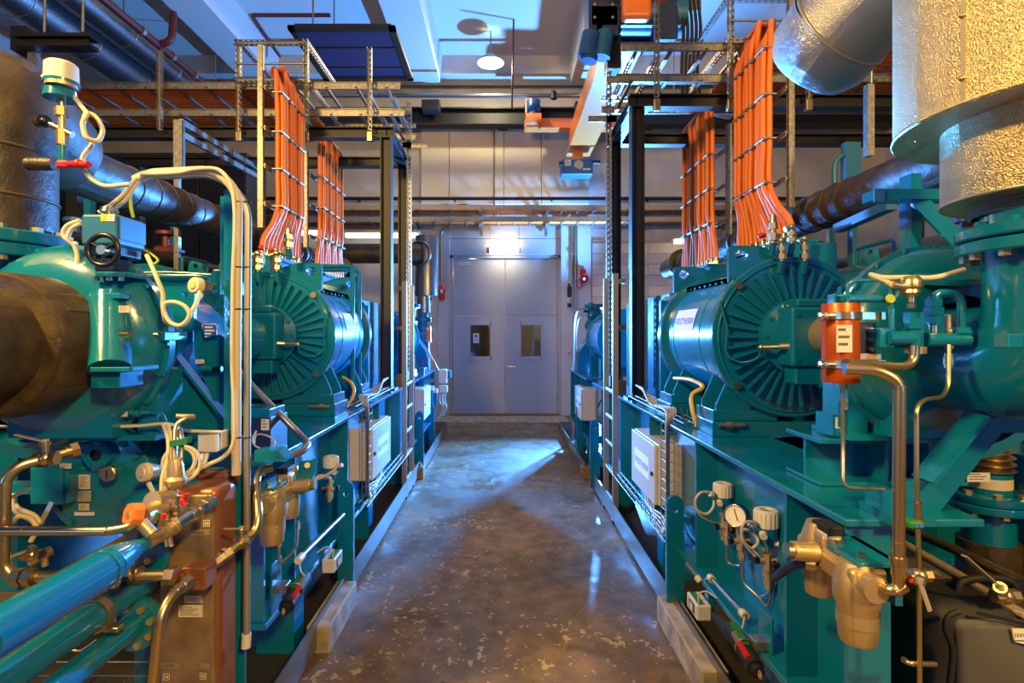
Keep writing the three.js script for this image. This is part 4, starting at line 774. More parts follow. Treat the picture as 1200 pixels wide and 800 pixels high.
// teal tubes crossing towards the viewer
{
  const t = thing('teal_pipe', 'thick bright teal pipe with tapered neck running from the solenoid valve', 'pipe');
  const a = P(170, 637, 1.62), b = P(148, 648, 1.55), c = P(125, 664, 1.46), e = new THREE.Vector3(c.x, c.y, -BACK);
  obj('tapered_neck', sweep([a, lerp(a, b, 0.5), b, lerp(b, c, 0.5), c], f => 0.019 + 0.031 * Math.min(1, f * 1.1) ** 1.3, 24), mat.teal, t);
  obj('tube', rod(c, e, 0.05, 28), mat.teal, t);
  for (const k of [0.02, 0.36]) obj('weld_bead', torus(c.clone().add(new THREE.Vector3(0, 0, k)), e.clone().sub(c), 0.0505, 0.002, 32, 6), mat.teal, t);
  const u = thing('teal_pipe', 'teal pipe held by a brass clamp below the tapered pipe', 'pipe');
  const p = P(170, 680, 1.8), q = new THREE.Vector3(p.x, p.y, -BACK);
  obj('tube', rod(p, q, 0.042, 26), mat.teal, u);
  const w = thing('teal_pipe', 'lowest slanting teal pipe ending in a bolted round flange', 'pipe');
  const f0 = P(158, 732, 1.72), f1 = new THREE.Vector3(f0.x, f0.y, -BACK), dir = f1.clone().sub(f0).normalize();
  obj('tube', rod(f0, f1, 0.035, 24), mat.teal, w);
  const fl = obj('flange', lathe([[0.03, -0.03], [0.078, -0.03], [0.08, -0.025], [0.08, 0.005], [0.078, 0.01], [0.03, 0.01]], f0, dir, 32), mat.teal, w);
  bolts(fl, f0.clone().addScaledVector(dir, 0.01), dir, 0.06, 8, 0.0115, mat.bronze, 0.3);
  const cl = thing('pipe_clamp', 'brass pipe clamp with bolt ears around the teal pipe', 'clamp'), cc = p.clone().add(new THREE.Vector3(0, 0, 0.22)), cd = q.clone().sub(p).normalize();
  obj('band', lathe([[0.043, -0.014], [0.05, -0.014], [0.05, 0.014], [0.043, 0.014], [0.043, -0.014]], cc, cd, 30), mat.brass, cl);
  obj('ear', [boxW(cc.x + 0.03, cc.x + 0.075, cc.y - 0.045, cc.y - 0.03, -cc.z - 0.015, -cc.z + 0.015, 0.004), boxW(cc.x - 0.07, cc.x - 0.035, cc.y + 0.02, cc.y + 0.035, -cc.z - 0.015, -cc.z + 0.015, 0.004)], mat.brass, cl);
  obj('wire_loop', cable([cc.clone().add(W(0.02, -0.06, -0.02)), cc.clone().add(W(-0.02, -0.085, -0.03)), cc.clone().add(W(-0.06, -0.08, -0.03))], 0.004), mat.brass, cl);
}
{ // brown brazed plate heat exchanger
  const t = thing('plate_heat_exchanger', 'tall brown brazed plate heat exchanger with grey front plate', 'heat exchanger');
  obj('plate_pack', boxW(-1.188, -1.0, 0.40, 1.185, 1.915, 2.07, 0.03, 3), mat.copper, t);
  obj('front_plate', boxW(-1.19, -1.004, 0.40, 1.168, 1.895, 1.914, 0.008, 2), mat.plateFront, t);
  obj('mounting_strip', boxW(-1.185, -1.0, 1.165, 1.215, 2.06, 2.085, 0.01, 2), mat.copper, t);
  for (const x of [-1.15, -1.035]) obj('strip_bolt', hex(W(x, 1.195, 2.06), W(x, 1.195, 2.045), 0.01), mat.brass, t);
  const mark = s => printed(0.05, 0.05, 64, (g, w, h) => { g.fillStyle = '#6d5c48'; g.fillRect(0, 0, w, h); g.fillStyle = '#d8ccb0'; g.fillRect(5, 5, w - 10, h - 10); g.fillStyle = '#6d5c48'; g.fillRect(9, 9, w - 18, h - 18); g.fillStyle = '#e4dac0'; g.font = 'bold 30px sans-serif'; g.textAlign = 'center'; g.textBaseline = 'middle'; g.fillText(s, w / 2, h / 2 + 1); });
  for (const [s, x, y] of [['F2', 242, 613], ['F3', 238, 792], ['F4', 195, 793]]) obj('port_mark', boxP(x - 4.5, x + 4.5, y - 4.5, y + 4.5, 1.892, 1.8955), mark(s), t);
  obj('type_plate', [boxP(209, 237, 709, 723, 1.892, 1.8955), boxP(216, 237, 698, 706, 1.892, 1.8955)], paperMat(0.08, 0.05, 5, '#c2bba6'), t);
  const scrib = s => printed(0.06, 0.015, 128, (g, w, h) => { g.fillStyle = '#80705a'; g.fillRect(0, 0, w, h); g.fillStyle = '#1c1812'; g.font = 'italic bold 24px serif'; g.textBaseline = 'middle'; g.fillText(s, 3, h / 2, w - 6); });
  for (const [s, x, y, w] of [['WARM', 224, 624, 22], ['WARM', 189, 780, 22], ['OEL', 228, 780, 18]]) obj('handwriting', boxP(x, x + w, y - 3, y + 3, 1.893, 1.8955), scrib(s), t);
  obj('stand', [boxW(-1.185, -1.16, 0.03, 0.42, 1.92, 2.06), boxW(-1.03, -1.005, 0.03, 0.42, 1.92, 2.06)], mat.teal, t);
}
{ // brass and steel fittings from the upper port to the tapered teal pipe
  const a = P(250, 587, 1.89), b = P(172, 636, 1.63), t = thing('port_fitting', 'brass and steel pipe fitting on the upper port of the plate exchanger', 'pipe fitting');
  obj('nipple', rod(a, lerp(a, b, 0.16), 0.021, 20), mat.chrome, t);
  obj('union_nut', fittings(a, b, [[0.05, 0.16, 0.029, 1]]), mat.brass, t);
  obj('steel_hex', fittings(a, b, [[0.16, 0.26, 0.026, 1]]), mat.chrome, t);
  obj('brass_collar', fittings(a, b, [[0.26, 0.30, 0.031, 0], [0.30, 0.36, 0.027, 0]]), mat.brass, t);
  obj('steel_tee', fittings(a, b, [[0.36, 0.62, 0.022, 0], [0.36, 0.39, 0.026, 0]]), mat.chrome, t);
  obj('ribbed_adapter', fittings(a, b, [[0.62, 0.66, 0.027, 0], [0.66, 0.71, 0.022, 0], [0.71, 0.75, 0.026, 0], [0.75, 0.8, 0.021, 0], [0.8, 0.84, 0.025, 1], [0.84, 1.0, 0.02, 0]]), mat.bronze, t);
  const v = P(206, 612, 1.75), s = thing('safety_valve', 'bell-shaped bronze safety valve with red wing handle above the fitting', 'valve');
  obj('stem', [rod(P(206, 606, 1.75), P(206, 582, 1.75), 0.012), rod(P(206, 600, 1.75), P(206, 604, 1.75), 0.017), rod(P(206, 592, 1.75), P(206, 596, 1.75), 0.016)], mat.brass, s);
  obj('bell', lathe([[0.001, 0], [0.016, 0], [0.03, 0.012], [0.034, 0.022], [0.034, 0.03], [0.026, 0.04], [0.024, 0.075], [0.018, 0.095], [0.001, 0.1]], P(206, 572, 1.75), AX.y, 28), mat.bronze, s);
  obj('wing_handle', [ball(P(214, 586, 1.72), 0.009), rod(P(214, 586, 1.72), P(218, 578, 1.72), 0.007), rod(P(214, 586, 1.72), P(217, 592, 1.72), 0.008)], mat.red, s);
  const w = thing('capillary_pair', 'pair of bent steel capillary tubes tied by a black clip over the safety valve', 'tube');
  obj('tube', cable([P(205, 546, 1.76), P(205, 515, 1.8), P(208, 497, 1.83), P(218, 490, 1.85), P(228, 489, 1.87)], 0.0085), mat.steelPipe, w);
  obj('tube', cable([P(212, 548, 1.76), P(213, 515, 1.8), P(211, 504, 1.83)], 0.007), mat.steelPipe, w);
  obj('clip', plateP([[198, 517], [219, 513], [219, 520], [199, 524]], 1.765, 0.03), mat.green, w);
  obj('end_cap', rod(P(206, 487, 1.85), P(228, 488, 1.88), 0.008), mat.bronze, w);
}
{ // solenoid / pilot valve with orange cap
  const t = thing('regulating_valve', 'bronze regulating valve with orange octagonal cap above the tapered pipe', 'valve');
  const a = P(156, 612, 1.62), n = new THREE.Vector3(-0.55, 0.25, 0.8).normalize();
  const h = lathe([[0.001, 0.03], [0.034, 0.03], [0.036, 0.02], [0.036, 0]], P(163, 603, 1.62), n, 8, 0.2);
  obj('orange_cap', h, mat.crane, t);
  obj('cap_slot', lathe([[0.001, 0.032], [0.012, 0.032], [0.012, 0.029]], P(163, 603, 1.62), n, 20), mat.bronze, t);
  obj('body', [rod(P(165, 606, 1.64), P(188, 596, 1.74), 0.03, 20), rod(P(178, 588, 1.72), P(200, 586, 1.8), 0.032, 22), rod(P(165, 612, 1.62), P(178, 626, 1.62), 0.018), rod(P(172, 628, 1.62), P(190, 622, 1.66), 0.016)], mat.bronze, t);
  obj('test_port', [rod(P(181, 612, 1.6), P(185, 603, 1.6), 0.006), rod(P(187, 616, 1.6), P(191, 606, 1.6), 0.006)], mat.brass, t);
  obj('green_cap', rod(P(185, 604, 1.6), P(186, 600, 1.6), 0.008), mat.green, t);
  obj('red_cap', rod(P(191, 607, 1.6), P(192, 602, 1.6), 0.008), mat.red, t);
}
const leverValve = (t, p, end, up, s = 1) => {                // ball valve body with a flat lever
  obj('valve_body', [ball(p, 0.02 * s, 1, 1, 1, 14), hex(p.clone().add(W(-0.03 * s, 0, 0)), p.clone().add(W(-0.012 * s, 0, 0)), 0.017 * s), hex(p.clone().add(W(0.012 * s, 0, 0)), p.clone().add(W(0.03 * s, 0, 0)), 0.017 * s), rod(p, up, 0.009 * s), rod(up.clone().lerp(p, 0.25), up, 0.014 * s)], mat.brass, t);
  obj('lever', [bar(up, end, 0.014 * s, 0.004), hex(up.clone().add(W(0, -0.004, 0)), up.clone().add(W(0, 0.008, 0)), 0.009 * s)], mat.handle, t);
};
{ // vertical brass loop at the edge with ball valve
  const t = thing('brass_pipe_loop', 'bronze pipe loop with ball valve curving down from the oil cooler', 'pipe'), d = 1.62;
  obj('tube', pipe([P(92, 525, 1.75), P(50, 538, 1.68), P(22, 545, 1.64), P(5, 562, d), P(5, 664, d), P(16, 676, d), P(196, 674, 1.72)], 0.0165, 0.07, 16), mat.brass, t);
  obj('coupling', [...fittings(P(92, 525, 1.75), P(50, 538, 1.68), [[0.0, 0.22, 0.024, 1], [0.3, 0.36, 0.021, 0]]), rod(P(5, 565, d), P(5, 571, d), 0.0185), rod(P(5, 606, d), P(5, 614, d), 0.0185), hex(P(17, 676, d), P(27, 676, d), 0.026), hex(P(30, 676, d), P(40, 676, d), 0.026), hex(P(196, 674, 1.72), P(207, 674, 1.72), 0.028), rod(P(143, 674, 1.7), P(165, 673, 1.7), 0.026)], mat.brass, t);
  leverValve(t, P(54, 537, 1.68), P(18, 509, 1.66), P(53, 517, 1.68), 1.15);
  leverValve(t, P(141, 672, 1.68), P(95, 697, 1.62), P(132, 686, 1.62), 1.25);
  obj('red_dot', rod(P(128, 682, 1.63), P(131, 682, 1.63), 0.006), mat.red, t);
  const u = thing('bronze_pipe', 'straight bronze pipe running level to the regulating valve', 'pipe');
  obj('tube', pipe([P(-260, 622, 1.56), P(128, 622, 1.58), P(150, 618, 1.59), P(160, 612, 1.6)], 0.0135, 0.06, 16), mat.brass, u);
  for (const x of [28, 125]) obj('weld_ring', rod(P(x - 1, 622, 1.575), P(x + 1, 622, 1.575), 0.0145), mat.brass, u);
  const w = thing('drain_valve', 'small brass drain valve with flat lever under the bronze pipe', 'valve');
  leverValve(w, P(38, 650, 1.7), P(10, 653, 1.66), P(37, 642, 1.7), 1.0);
  obj('outlet', [rod(P(40, 655, 1.7), P(60, 645, 1.74), 0.016), rod(P(36, 660, 1.7), P(48, 652, 1.7), 0.011), rod(P(52, 652, 1.72), P(53, 663, 1.72), 0.009)], mat.bronze, w);
  const y = thing('steel_tube', 'thin steel tube running level under the round casing', 'tube');
  obj('tube', pipe([P(-260, 503, 1.9), P(195, 497, 2.0), P(206, 500, 2.0)], 0.0065, 0.03, 10), mat.steelPipe, y);
  obj('elbow', [pipe([P(82, 497, 1.93), P(82, 511, 1.93), P(76, 517, 1.96), P(30, 521, 2.0)], 0.013, 0.03, 14)], mat.teal, y);
  obj('compression_nut', [hex(P(82, 489, 1.93), P(82, 498, 1.93), 0.018)], mat.brass, y);
  const z = thing('valve_spindle', 'small teal valve spindle with tag under the casing', 'valve');
  obj('spindle', [rod(P(128, 485, 1.95), P(150, 485, 1.95), 0.009), rod(P(152, 484, 1.95), P(176, 483, 1.97), 0.008), hex(P(158, 484, 1.95), P(164, 484, 1.95), 0.012), pipe([P(176, 483, 1.97), P(192, 484, 1.97), P(195, 496, 1.97)], 0.004, 0.02, 8)], mat.teal, z);
  obj('spindle_end', rod(P(127, 485, 1.945), P(134, 485, 1.945), 0.013), mat.bronze, z);
  obj('tag', boxP(136, 149, 482, 488, 1.935, 1.938), sticker, z);
  const bm = thing('cooler_support', 'dark teal level beam behind the bronze ball valve', 'beam');
  obj('beam', boxW(-3.2, -1.25, 1.3, 1.345, 2.2, 2.32), mat.teal, bm);
  obj('lower_beam', boxW(-3.2, -1.9, 1.08, 1.12, 2.2, 2.26), mat.teal, bm);
}
{ // lower port line: brass block, union, valve, riser to the filter
  const t = thing('brass_manifold_line', 'brass block and steel tube line climbing from the exchanger to the twin filter', 'pipe');
  const a = P(228, 678, 1.78), b = P(300, 622, 1.98);
  obj('block', boxP(212, 241, 665, 692, 1.76, 1.83, 0.006), mat.copper, t);
  bolts(t, P(214, 668, 1.758), AX.z, 0, 1, 0.006, mat.brass); bolts(t, P(238, 689, 1.758), AX.z, 0, 1, 0.006, mat.brass);
  obj('tube', pipe([lerp(a, b, 0.2), b, P(303, 605, 2.0), P(300, 562, 2.1), P(305, 551, 2.14), P(318, 548, 2.18)], 0.016, 0.05, 16), mat.brass, t);
  obj('union', fittings(a, b, [[0.12, 0.2, 0.024, 1], [0.3, 0.46, 0.019, 1], [0.46, 0.55, 0.023, 1]]), mat.chrome, t);
  obj('brass_nut', fittings(a, b, [[0.7, 0.82, 0.023, 0], [0.84, 0.9, 0.021, 0]]), mat.brass, t);
  leverValve(t, P(284, 633, 1.93), P(262, 619, 1.88), P(283, 619, 1.92), 0.9);
  obj('down_tube', pipe([P(222, 680, 1.74), P(200, 698, 1.66), P(188, 722, 1.62), P(176, 830, 1.6)], 0.0155, 0.06, 16), mat.brass, t);
  obj('down_nut', [...fittings(P(224, 679, 1.75), P(200, 698, 1.66), [[0.1, 0.45, 0.023, 1], [0.55, 0.8, 0.019, 1]])], mat.brass, t);
}
{ // junction box, brackets and loose cable coils
  const t = thing('junction_box', 'small white junction box on the foot of the teal column', 'box');
  obj('body', boxP(231, 254, 508, 530, 2.0, 2.07, 0.006), mat.white, t);
  obj('side_lid', boxP(254, 260, 506, 526, 2.03, 2.09, 0.003), mat.white, t);
  obj('gland', [rod(P(238, 530, 2.02), P(234, 546, 2.0), 0.008), rod(P(243, 530, 2.02), P(239, 546, 2.0), 0.008)], mat.white, t);
  const k = thing('cable_coil', 'coil of cream cable hanging behind the safety valve', 'cable');
  for (const [x, y, r] of [[211, 540, 16], [213, 543, 20]]) obj('loop', torus(P(x, y, 1.9), new THREE.Vector3(0.2, 0, 1).normalize(), r * 1.9 / FOC, 0.007, 40, 8), mat.cream, k);
  const pts = [[193, 497, 1.9], [199, 515, 1.88], [198, 540, 1.86], [192, 560, 1.84], [192, 590, 1.82], [198, 640, 1.8]];
  for (const o of [0, 5]) single('control_cable', o ? 'outer cream cable dropping beside the coil behind the safety valve' : 'inner cream cable dropping beside the coil behind the safety valve', 'cable', cable(pts.map(p => P(p[0] + o - 2, p[1], p[2])), 0.007), mat.cream);
  single('control_cable', 'cream cable running level from the junction box to the casing', 'cable', cable([P(260, 506, 2.0), P(230, 505, 1.98), P(215, 504, 1.96), P(200, 497, 1.95), P(160, 499, 1.95), P(100, 501, 1.94)], 0.006), mat.cream);
  const c = P(172, 553, 1.9), n = new THREE.Vector3(-0.4, 0.15, 1).normalize(), s = thing('sensor_head', 'round cream temperature sensor head beside the bolted oil cooler head', 'sensor');
  obj('lid', lathe([[0.001, 0.022], [0.017, 0.022], [0.02, 0.018], [0.03, 0.018], [0.033, 0.012], [0.033, 0]], c, n, 28), mat.cream, s);
  obj('housing', lathe([[0.033, 0], [0.022, -0.045], [0.001, -0.046]], c, n, 24), mat.handle, s);
  obj('neck', rod(P(174, 566, 1.88), P(184, 585, 1.86), 0.008), mat.cream, s);
  const o = thing('mesh_walkway', 'wire mesh cable tray low under the slanting teal pipes', 'wire tray');
  for (let i = 0; i < 9; i++) obj('cross_wire', rod(W(-2.15 + i * 0.12, 0.52, 1.75), W(-2.15 + i * 0.12, 0.52, 2.0), 0.003, 6), mat.galv, o);
  for (const d of [1.75, 1.83, 1.92, 2.0]) obj('wire', rod(W(-2.2, 0.525, d), W(-1.2, 0.525, d), 0.003, 6), mat.galv, o);
  obj('bracket', [boxW(-2.0, -1.98, 0.03, 0.52, 1.86, 1.9), boxW(-1.4, -1.38, 0.03, 0.52, 1.86, 1.9)], mat.galv, o);
  for (const [pts2, lab] of [[[[17, 590, 1.8], [22, 596, 1.78], [40, 604, 1.78], [46, 612, 1.78], [30, 606, 1.78], [18, 598, 1.78], [15, 585, 1.8], [16, 580, 1.82]], 'upper ochre cable coil hanging beside the bronze loop'], [[[14, 612, 1.76], [22, 605, 1.76], [36, 608, 1.76], [43, 620, 1.76], [36, 634, 1.76]], 'ochre cable arch under the coil beside the bronze loop']]) single('control_cable', lab, 'cable', cable(pts2.map(p => P(...p)), 0.008), mat.cream);
  for (const [a, b, lab] of [[[9, 585, 1.63], [34, 572, 1.72], 'short flat steel lever beside the bronze loop'], [[47, 614, 1.8], [61, 588, 1.82], 'flat steel lever hanging under the dark junction box']]) single('flat_lever', lab, 'lever', bar(P(...a), P(...b), 0.004, 0.016, AX.x), mat.handle);
}
{ // slanting polished pipe above the frame
  const t = thing('polished_pipe', 'polished steel pipe slanting down to the frame flange beside the conduits', 'pipe');
  obj('tube', pipe([P(268, 420, 2.9), P(297, 454, 2.75), P(352, 510, 2.6), P(362, 521, 2.5), P(352, 531, 2.42), P(330, 535, 2.35)], 0.016, 0.05, 16), mat.steelPipe, t);
  const b = thing('gland_box', 'dark blue terminal box with white label under the slanting pipe', 'box');
  obj('body', boxP(290, 317, 489, 540, 2.55, 2.75, 0.004), mat.navy, b);
  obj('lid', boxP(288, 316, 479, 490, 2.56, 2.74, 0.004), mat.teal, b);
  obj('label', boxP(306, 315, 491, 504, 2.547, 2.55), stickerWhite, b);
  single('grey_hose', 'thin grey hose ring above the twin filter', 'hose', cable([P(300, 505, 2.4), P(296, 515, 2.36), P(300, 523, 2.34), P(318, 526, 2.34), P(322, 518, 2.36), P(312, 510, 2.38), P(300, 510, 2.4), P(298, 520, 2.38)], 0.004), mat.greyCable);
}

// ---------- twin filters, transmitters and small devices on both frames ----------
function twinFilter(T) {
  const t = thing('twin_oil_filter', `twin bronze oil filter with two cups on the frame end of ${T}`, 'filter');
  for (const [d, y1, y0, r] of [[1.5, 1.1, 0.885, 0.06], [1.68, 1.08, 0.93, 0.052]]) {
    obj('filter_cup', lathe([[0.001, y0], [r * 0.72, y0], [r * 0.78, y0 + 0.006], [r * 0.84, y0 + 0.06], [r * 0.86, y0 + 0.1], [r, y0 + 0.115], [r * 1.02, y0 + 0.15], [r * 0.95, y0 + 0.18], [r * 0.7, y0 + 0.22], [0.001, y0 + 0.22]], V(0.975, 0, d), AX.y, 36), mat.bronze, t);
    obj('cup_label', lathe([[r * 0.87, y0 + 0.05], [r * 0.875, y0 + 0.085]], V(0.975, 0, d), AX.y, 36), mat.bronze, t);
  }
  obj('filter_head', [box(0.93, 1.03, 1.03, 1.10, 1.45, 1.74, 0.02), rod(V(0.975, 1.06, 1.42), V(0.975, 1.06, 1.47), 0.035, 20), rod(V(0.93, 1.08, 1.62), V(0.86, 1.085, 1.62), 0.028, 20), box(0.94, 1.0, 1.09, 1.135, 1.6, 1.7, 0.012)], mat.bronze, t);
  obj('lever_block', [box(0.95, 1.0, 1.135, 1.16, 1.6, 1.68, 0.004)], mat.dark, t);
  obj('lever_tag', box(0.948, 0.952, 1.125, 1.14, 1.6, 1.66), mat.white, t);
  obj('bracket', [box(0.95, 1.07, 1.10, 1.115, 1.46, 1.66, 0.004, 1), box(1.05, 1.07, 1.0, 1.115, 1.46, 1.66)], mat.teal, t);
  for (const d of [1.5, 1.6]) obj('bracket_bolt', hex(V(0.985, 1.115, d), V(0.985, 1.125, d), 0.012), mat.brass, t);
  obj('hose_nozzle', [rod(V(0.86, 1.085, 1.62), V(0.84, 1.087, 1.62), 0.022)], mat.brass, t);
  return t;
}
function transmitter(T, p, s, lab, stem, flip = 1) {
  const t = thing('pressure_transmitter', lab, 'transmitter');
  const q = (x, y, z = 0) => p.clone().add(new THREE.Vector3(x * s * flip, y * s, z * s));
  obj('cap', lathe([[0.02, 0.028], [0.022, 0.036], [0.036, 0.037], [0.043, 0.033], [0.045, 0.028], [0.045, -0.03], [0.04, -0.032], [0.001, -0.032]].map(a => [a[0] * s, a[1] * s]), p, AX.y, 36), mat.white, t);
  for (let i = 0; i < 18; i++) { const a = i / 18 * 6.283; obj('cap_rib', bar(q(0.0455 * Math.cos(a), -0.028, 0.0455 * Math.sin(a)), q(0.0455 * Math.cos(a), 0.028, 0.0455 * Math.sin(a)), 0.003 * s, 0.003 * s, new THREE.Vector3(Math.cos(a), 0, Math.sin(a))), mat.white, t); }
  obj('cap_window', lathe([[0.001, 0.022], [0.024, 0.022]].map(a => [a[0] * s, a[1] * s]), p, AX.y, 24), mat.tray, t);
  obj('housing', [rod(q(0, -0.03), q(0, -0.07), 0.043 * s, 28), rod(q(0, -0.07), q(0, -0.105), 0.028 * s, 20), rod(q(0, -0.055), q(-0.06, -0.02, 0.02), 0.018 * s)], mat.teal, t);
  obj('plug', [rod(q(-0.028, -0.05, 0.03), q(-0.034, -0.055, 0.05), 0.014 * s), rod(q(-0.06, -0.02, 0.02), q(-0.075, -0.012, 0.025), 0.013 * s), rod(q(0.02, -0.09, 0.02), q(0.035, -0.09, 0.03), 0.011 * s)], mat.white, t);
  obj('stem', [hex(q(0, -0.105), q(0, -0.13), 0.016 * s), rod(q(0, -0.13), q(0, -0.13 - stem), 0.009 * s), hex(q(0, -0.16 - stem * 0.3), q(0, -0.19 - stem * 0.3), 0.014 * s)], mat.bronze, t);
  return t;
}
function needleValve(lab, p, s = 1, flip = 1) {
  const t = thing('needle_valve', lab, 'valve'), q = (x, y, z = 0) => p.clone().add(new THREE.Vector3(x * s * flip, y * s, z * s));
  obj('body', [hex(q(0, 0.03), q(0, -0.04), 0.018 * s), rod(q(-0.035, 0), q(0.04, 0), 0.013 * s), rod(q(0, -0.04), q(0, -0.075), 0.011 * s)], mat.bronze, t);
  obj('knob', [lathe([[0.001, 0.012], [0.012, 0.012], [0.017, 0.008], [0.017, -0.006], [0.008, -0.01]].map(a => [a[0] * s, a[1] * s]), q(0.015, 0, 0.04), AX.z, 10, 0.3), rod(q(0.0, 0, 0.0), q(0.015, 0, 0.035), 0.006 * s)], mat.blackGloss, t);
  obj('knob', [lathe([[0.001, 0.012], [0.012, 0.012], [0.017, 0.008], [0.017, -0.006], [0.008, -0.01]].map(a => [a[0] * s, a[1] * s]), q(-0.045, 0.005, 0), new THREE.Vector3(-flip, 0, 0), 10, 0.3)], mat.blackGloss, t);
}
function detectorBox(lab, p) {
  const t = thing('leak_detector', lab, 'detector'), s = M;
  const q = (x0, x1, y0, y1, z0, z1, b = 0) => boxW(p.x + s * x0, p.x + s * x1, p.y + y0, p.y + y1, -p.z + z0, -p.z + z1, b);
  obj('case', q(0, 0.07, 0, 0.075, 0, 0.15, 0.008), mat.cabinet, t);
  obj('green_label', q(0.012, 0.04, 0.075, 0.077, 0.01, 0.14), mat.green, t);
  obj('display_frame', q(-0.003, 0.0, 0.015, 0.06, 0.04, 0.11), mat.tray, t);
  obj('display', q(-0.0045, -0.003, 0.022, 0.053, 0.055, 0.095), mat.white, t);
  obj('wire', cable([new THREE.Vector3(p.x + s * 0.02, p.y + 0.075, p.z - 0.03), new THREE.Vector3(p.x + s * 0.02, p.y + 0.11, p.z - 0.04), new THREE.Vector3(p.x + s * 0.05, p.y + 0.135, p.z - 0.02), new THREE.Vector3(p.x + s * 0.085, p.y + 0.125, p.z + 0.03)], 0.004, 6), mat.greyCable, t);
  obj('bracket', q(0.07, 0.1, 0.02, 0.1, 0.05, 0.09), mat.teal, t);
}
function floatSwitch(lab, p) {
  const t = thing('float_switch', lab, 'switch'), q = (x, y, z) => p.clone().add(new THREE.Vector3(M * x, y, z));
  obj('barrel', [rod(q(0, 0, -0.12), q(0, -0.03, 0.1), 0.034, 24), rod(q(0, -0.03, 0.1), q(0, -0.033, 0.125), 0.024, 20)], mat.dark, t);
  obj('green_label', bar(q(0, 0.034, -0.11), q(0, 0.012, 0.02), 0.03, 0.006), mat.green, t);
  obj('red_sleeve', bar(q(-0.024, 0.016, 0.01), q(-0.024, 0.002, 0.085), 0.016, 0.016), mat.red, t);
  obj('clear_sleeve', bar(q(-0.024, 0.026, -0.045), q(-0.024, 0.016, 0.01), 0.016, 0.016), mat.alu, t);
  obj('clamp', [torus(q(0, -0.006, 0.0), q(0, -0.03, 0.1).sub(q(0, 0, -0.12)), 0.035, 0.005, 24, 6), boxW(p.x + M * 0.03, p.x + M * 0.09, p.y - 0.01, p.y + 0.03, -p.z - 0.03, -p.z + 0.03, 0.004)], mat.galv, t);
  obj('eye_bolt', torus(q(0, -0.034, 0.135), AX.x, 0.012, 0.004, 16, 6), mat.bronze, t);
  obj('holder_plate', boxW(p.x + M * 0.085, p.x + M * 0.097, p.y - 0.12, p.y + 0.13, -p.z - 0.05, -p.z + 0.06, 0.004), mat.teal, t);
}
M = 1; DZ = 0; twinFilter(NAME.R);
M = -1; DZ = 0.7; { const f = twinFilter(NAME.L); for (const c of f.children) c.geometry.translate(0.045, 0, 0); }
{ // the filter on the plate-exchanger side also carries a teal blade handle and drain tubes
  const t = thing('changeover_handle', 'teal flat changeover handle beside the twin filter cups', 'handle');
  obj('blade', plateP([[351, 541], [370, 538], [370, 552], [356, 580], [344, 578]], 2.32, 0.012), mat.teal, t);
  obj('pivot', rod(P(360, 545, 2.31), P(360, 545, 2.4), 0.012), mat.brass, t);
  const u = thing('drain_tube', 'thin steel drain tubes hooking under the twin filter cups', 'tube');
  obj('tube', pipe([P(327, 630, 2.2), P(327, 662, 2.2), P(340, 650, 2.25), P(348, 640, 2.3), P(349, 610, 2.38)], 0.006, 0.02, 10), mat.steelPipe, u);
  obj('nut', [hex(P(327, 630, 2.2), P(327, 640, 2.2), 0.01), hex(P(349, 612, 2.38), P(349, 620, 2.38), 0.01)], mat.bronze, u);
  const br = thing('teal_bracket', 'teal folded bracket plate above the twin filter cups', 'bracket');
  obj('plate', plateP([[298, 528], [326, 528], [334, 537], [334, 541], [298, 541]], 2.12, 0.08), mat.teal, br);
}
M = 1; DZ = 0;
transmitter(NAME.R, P(847, 574, 2.75), 1.0, 'white-capped pressure transmitter behind the dial gauge on the frame', 0.12);
transmitter(NAME.R, P(898, 607, 2.32), 1.08, 'large white-capped pressure transmitter in front of the dial gauge', 0.13);
single('control_cable', 'grey cable ring from the transmitter behind the dial gauge', 'cable', cable([P(834, 577, 2.73), P(822, 577, 2.72), P(815, 586, 2.72), P(818, 598, 2.72), P(828, 602, 2.72), P(836, 594, 2.72), P(836, 584, 2.74), P(830, 577, 2.74), P(820, 578, 2.74), P(815, 592, 2.74), P(822, 604, 2.74), P(845, 615, 2.76)], 0.007), mat.greyCable);
single('control_cable', 'grey cable ring from the large transmitter in front of the dial gauge', 'cable', cable([P(881, 611, 2.28), P(873, 612, 2.28), P(869, 622, 2.28), P(873, 636, 2.28), P(881, 642, 2.28), P(888, 636, 2.28), P(887, 630, 2.3), P(872, 620, 2.31), P(870, 632, 2.31), P(884, 650, 2.3), P(890, 660, 2.3)], 0.0065), mat.greyCable);
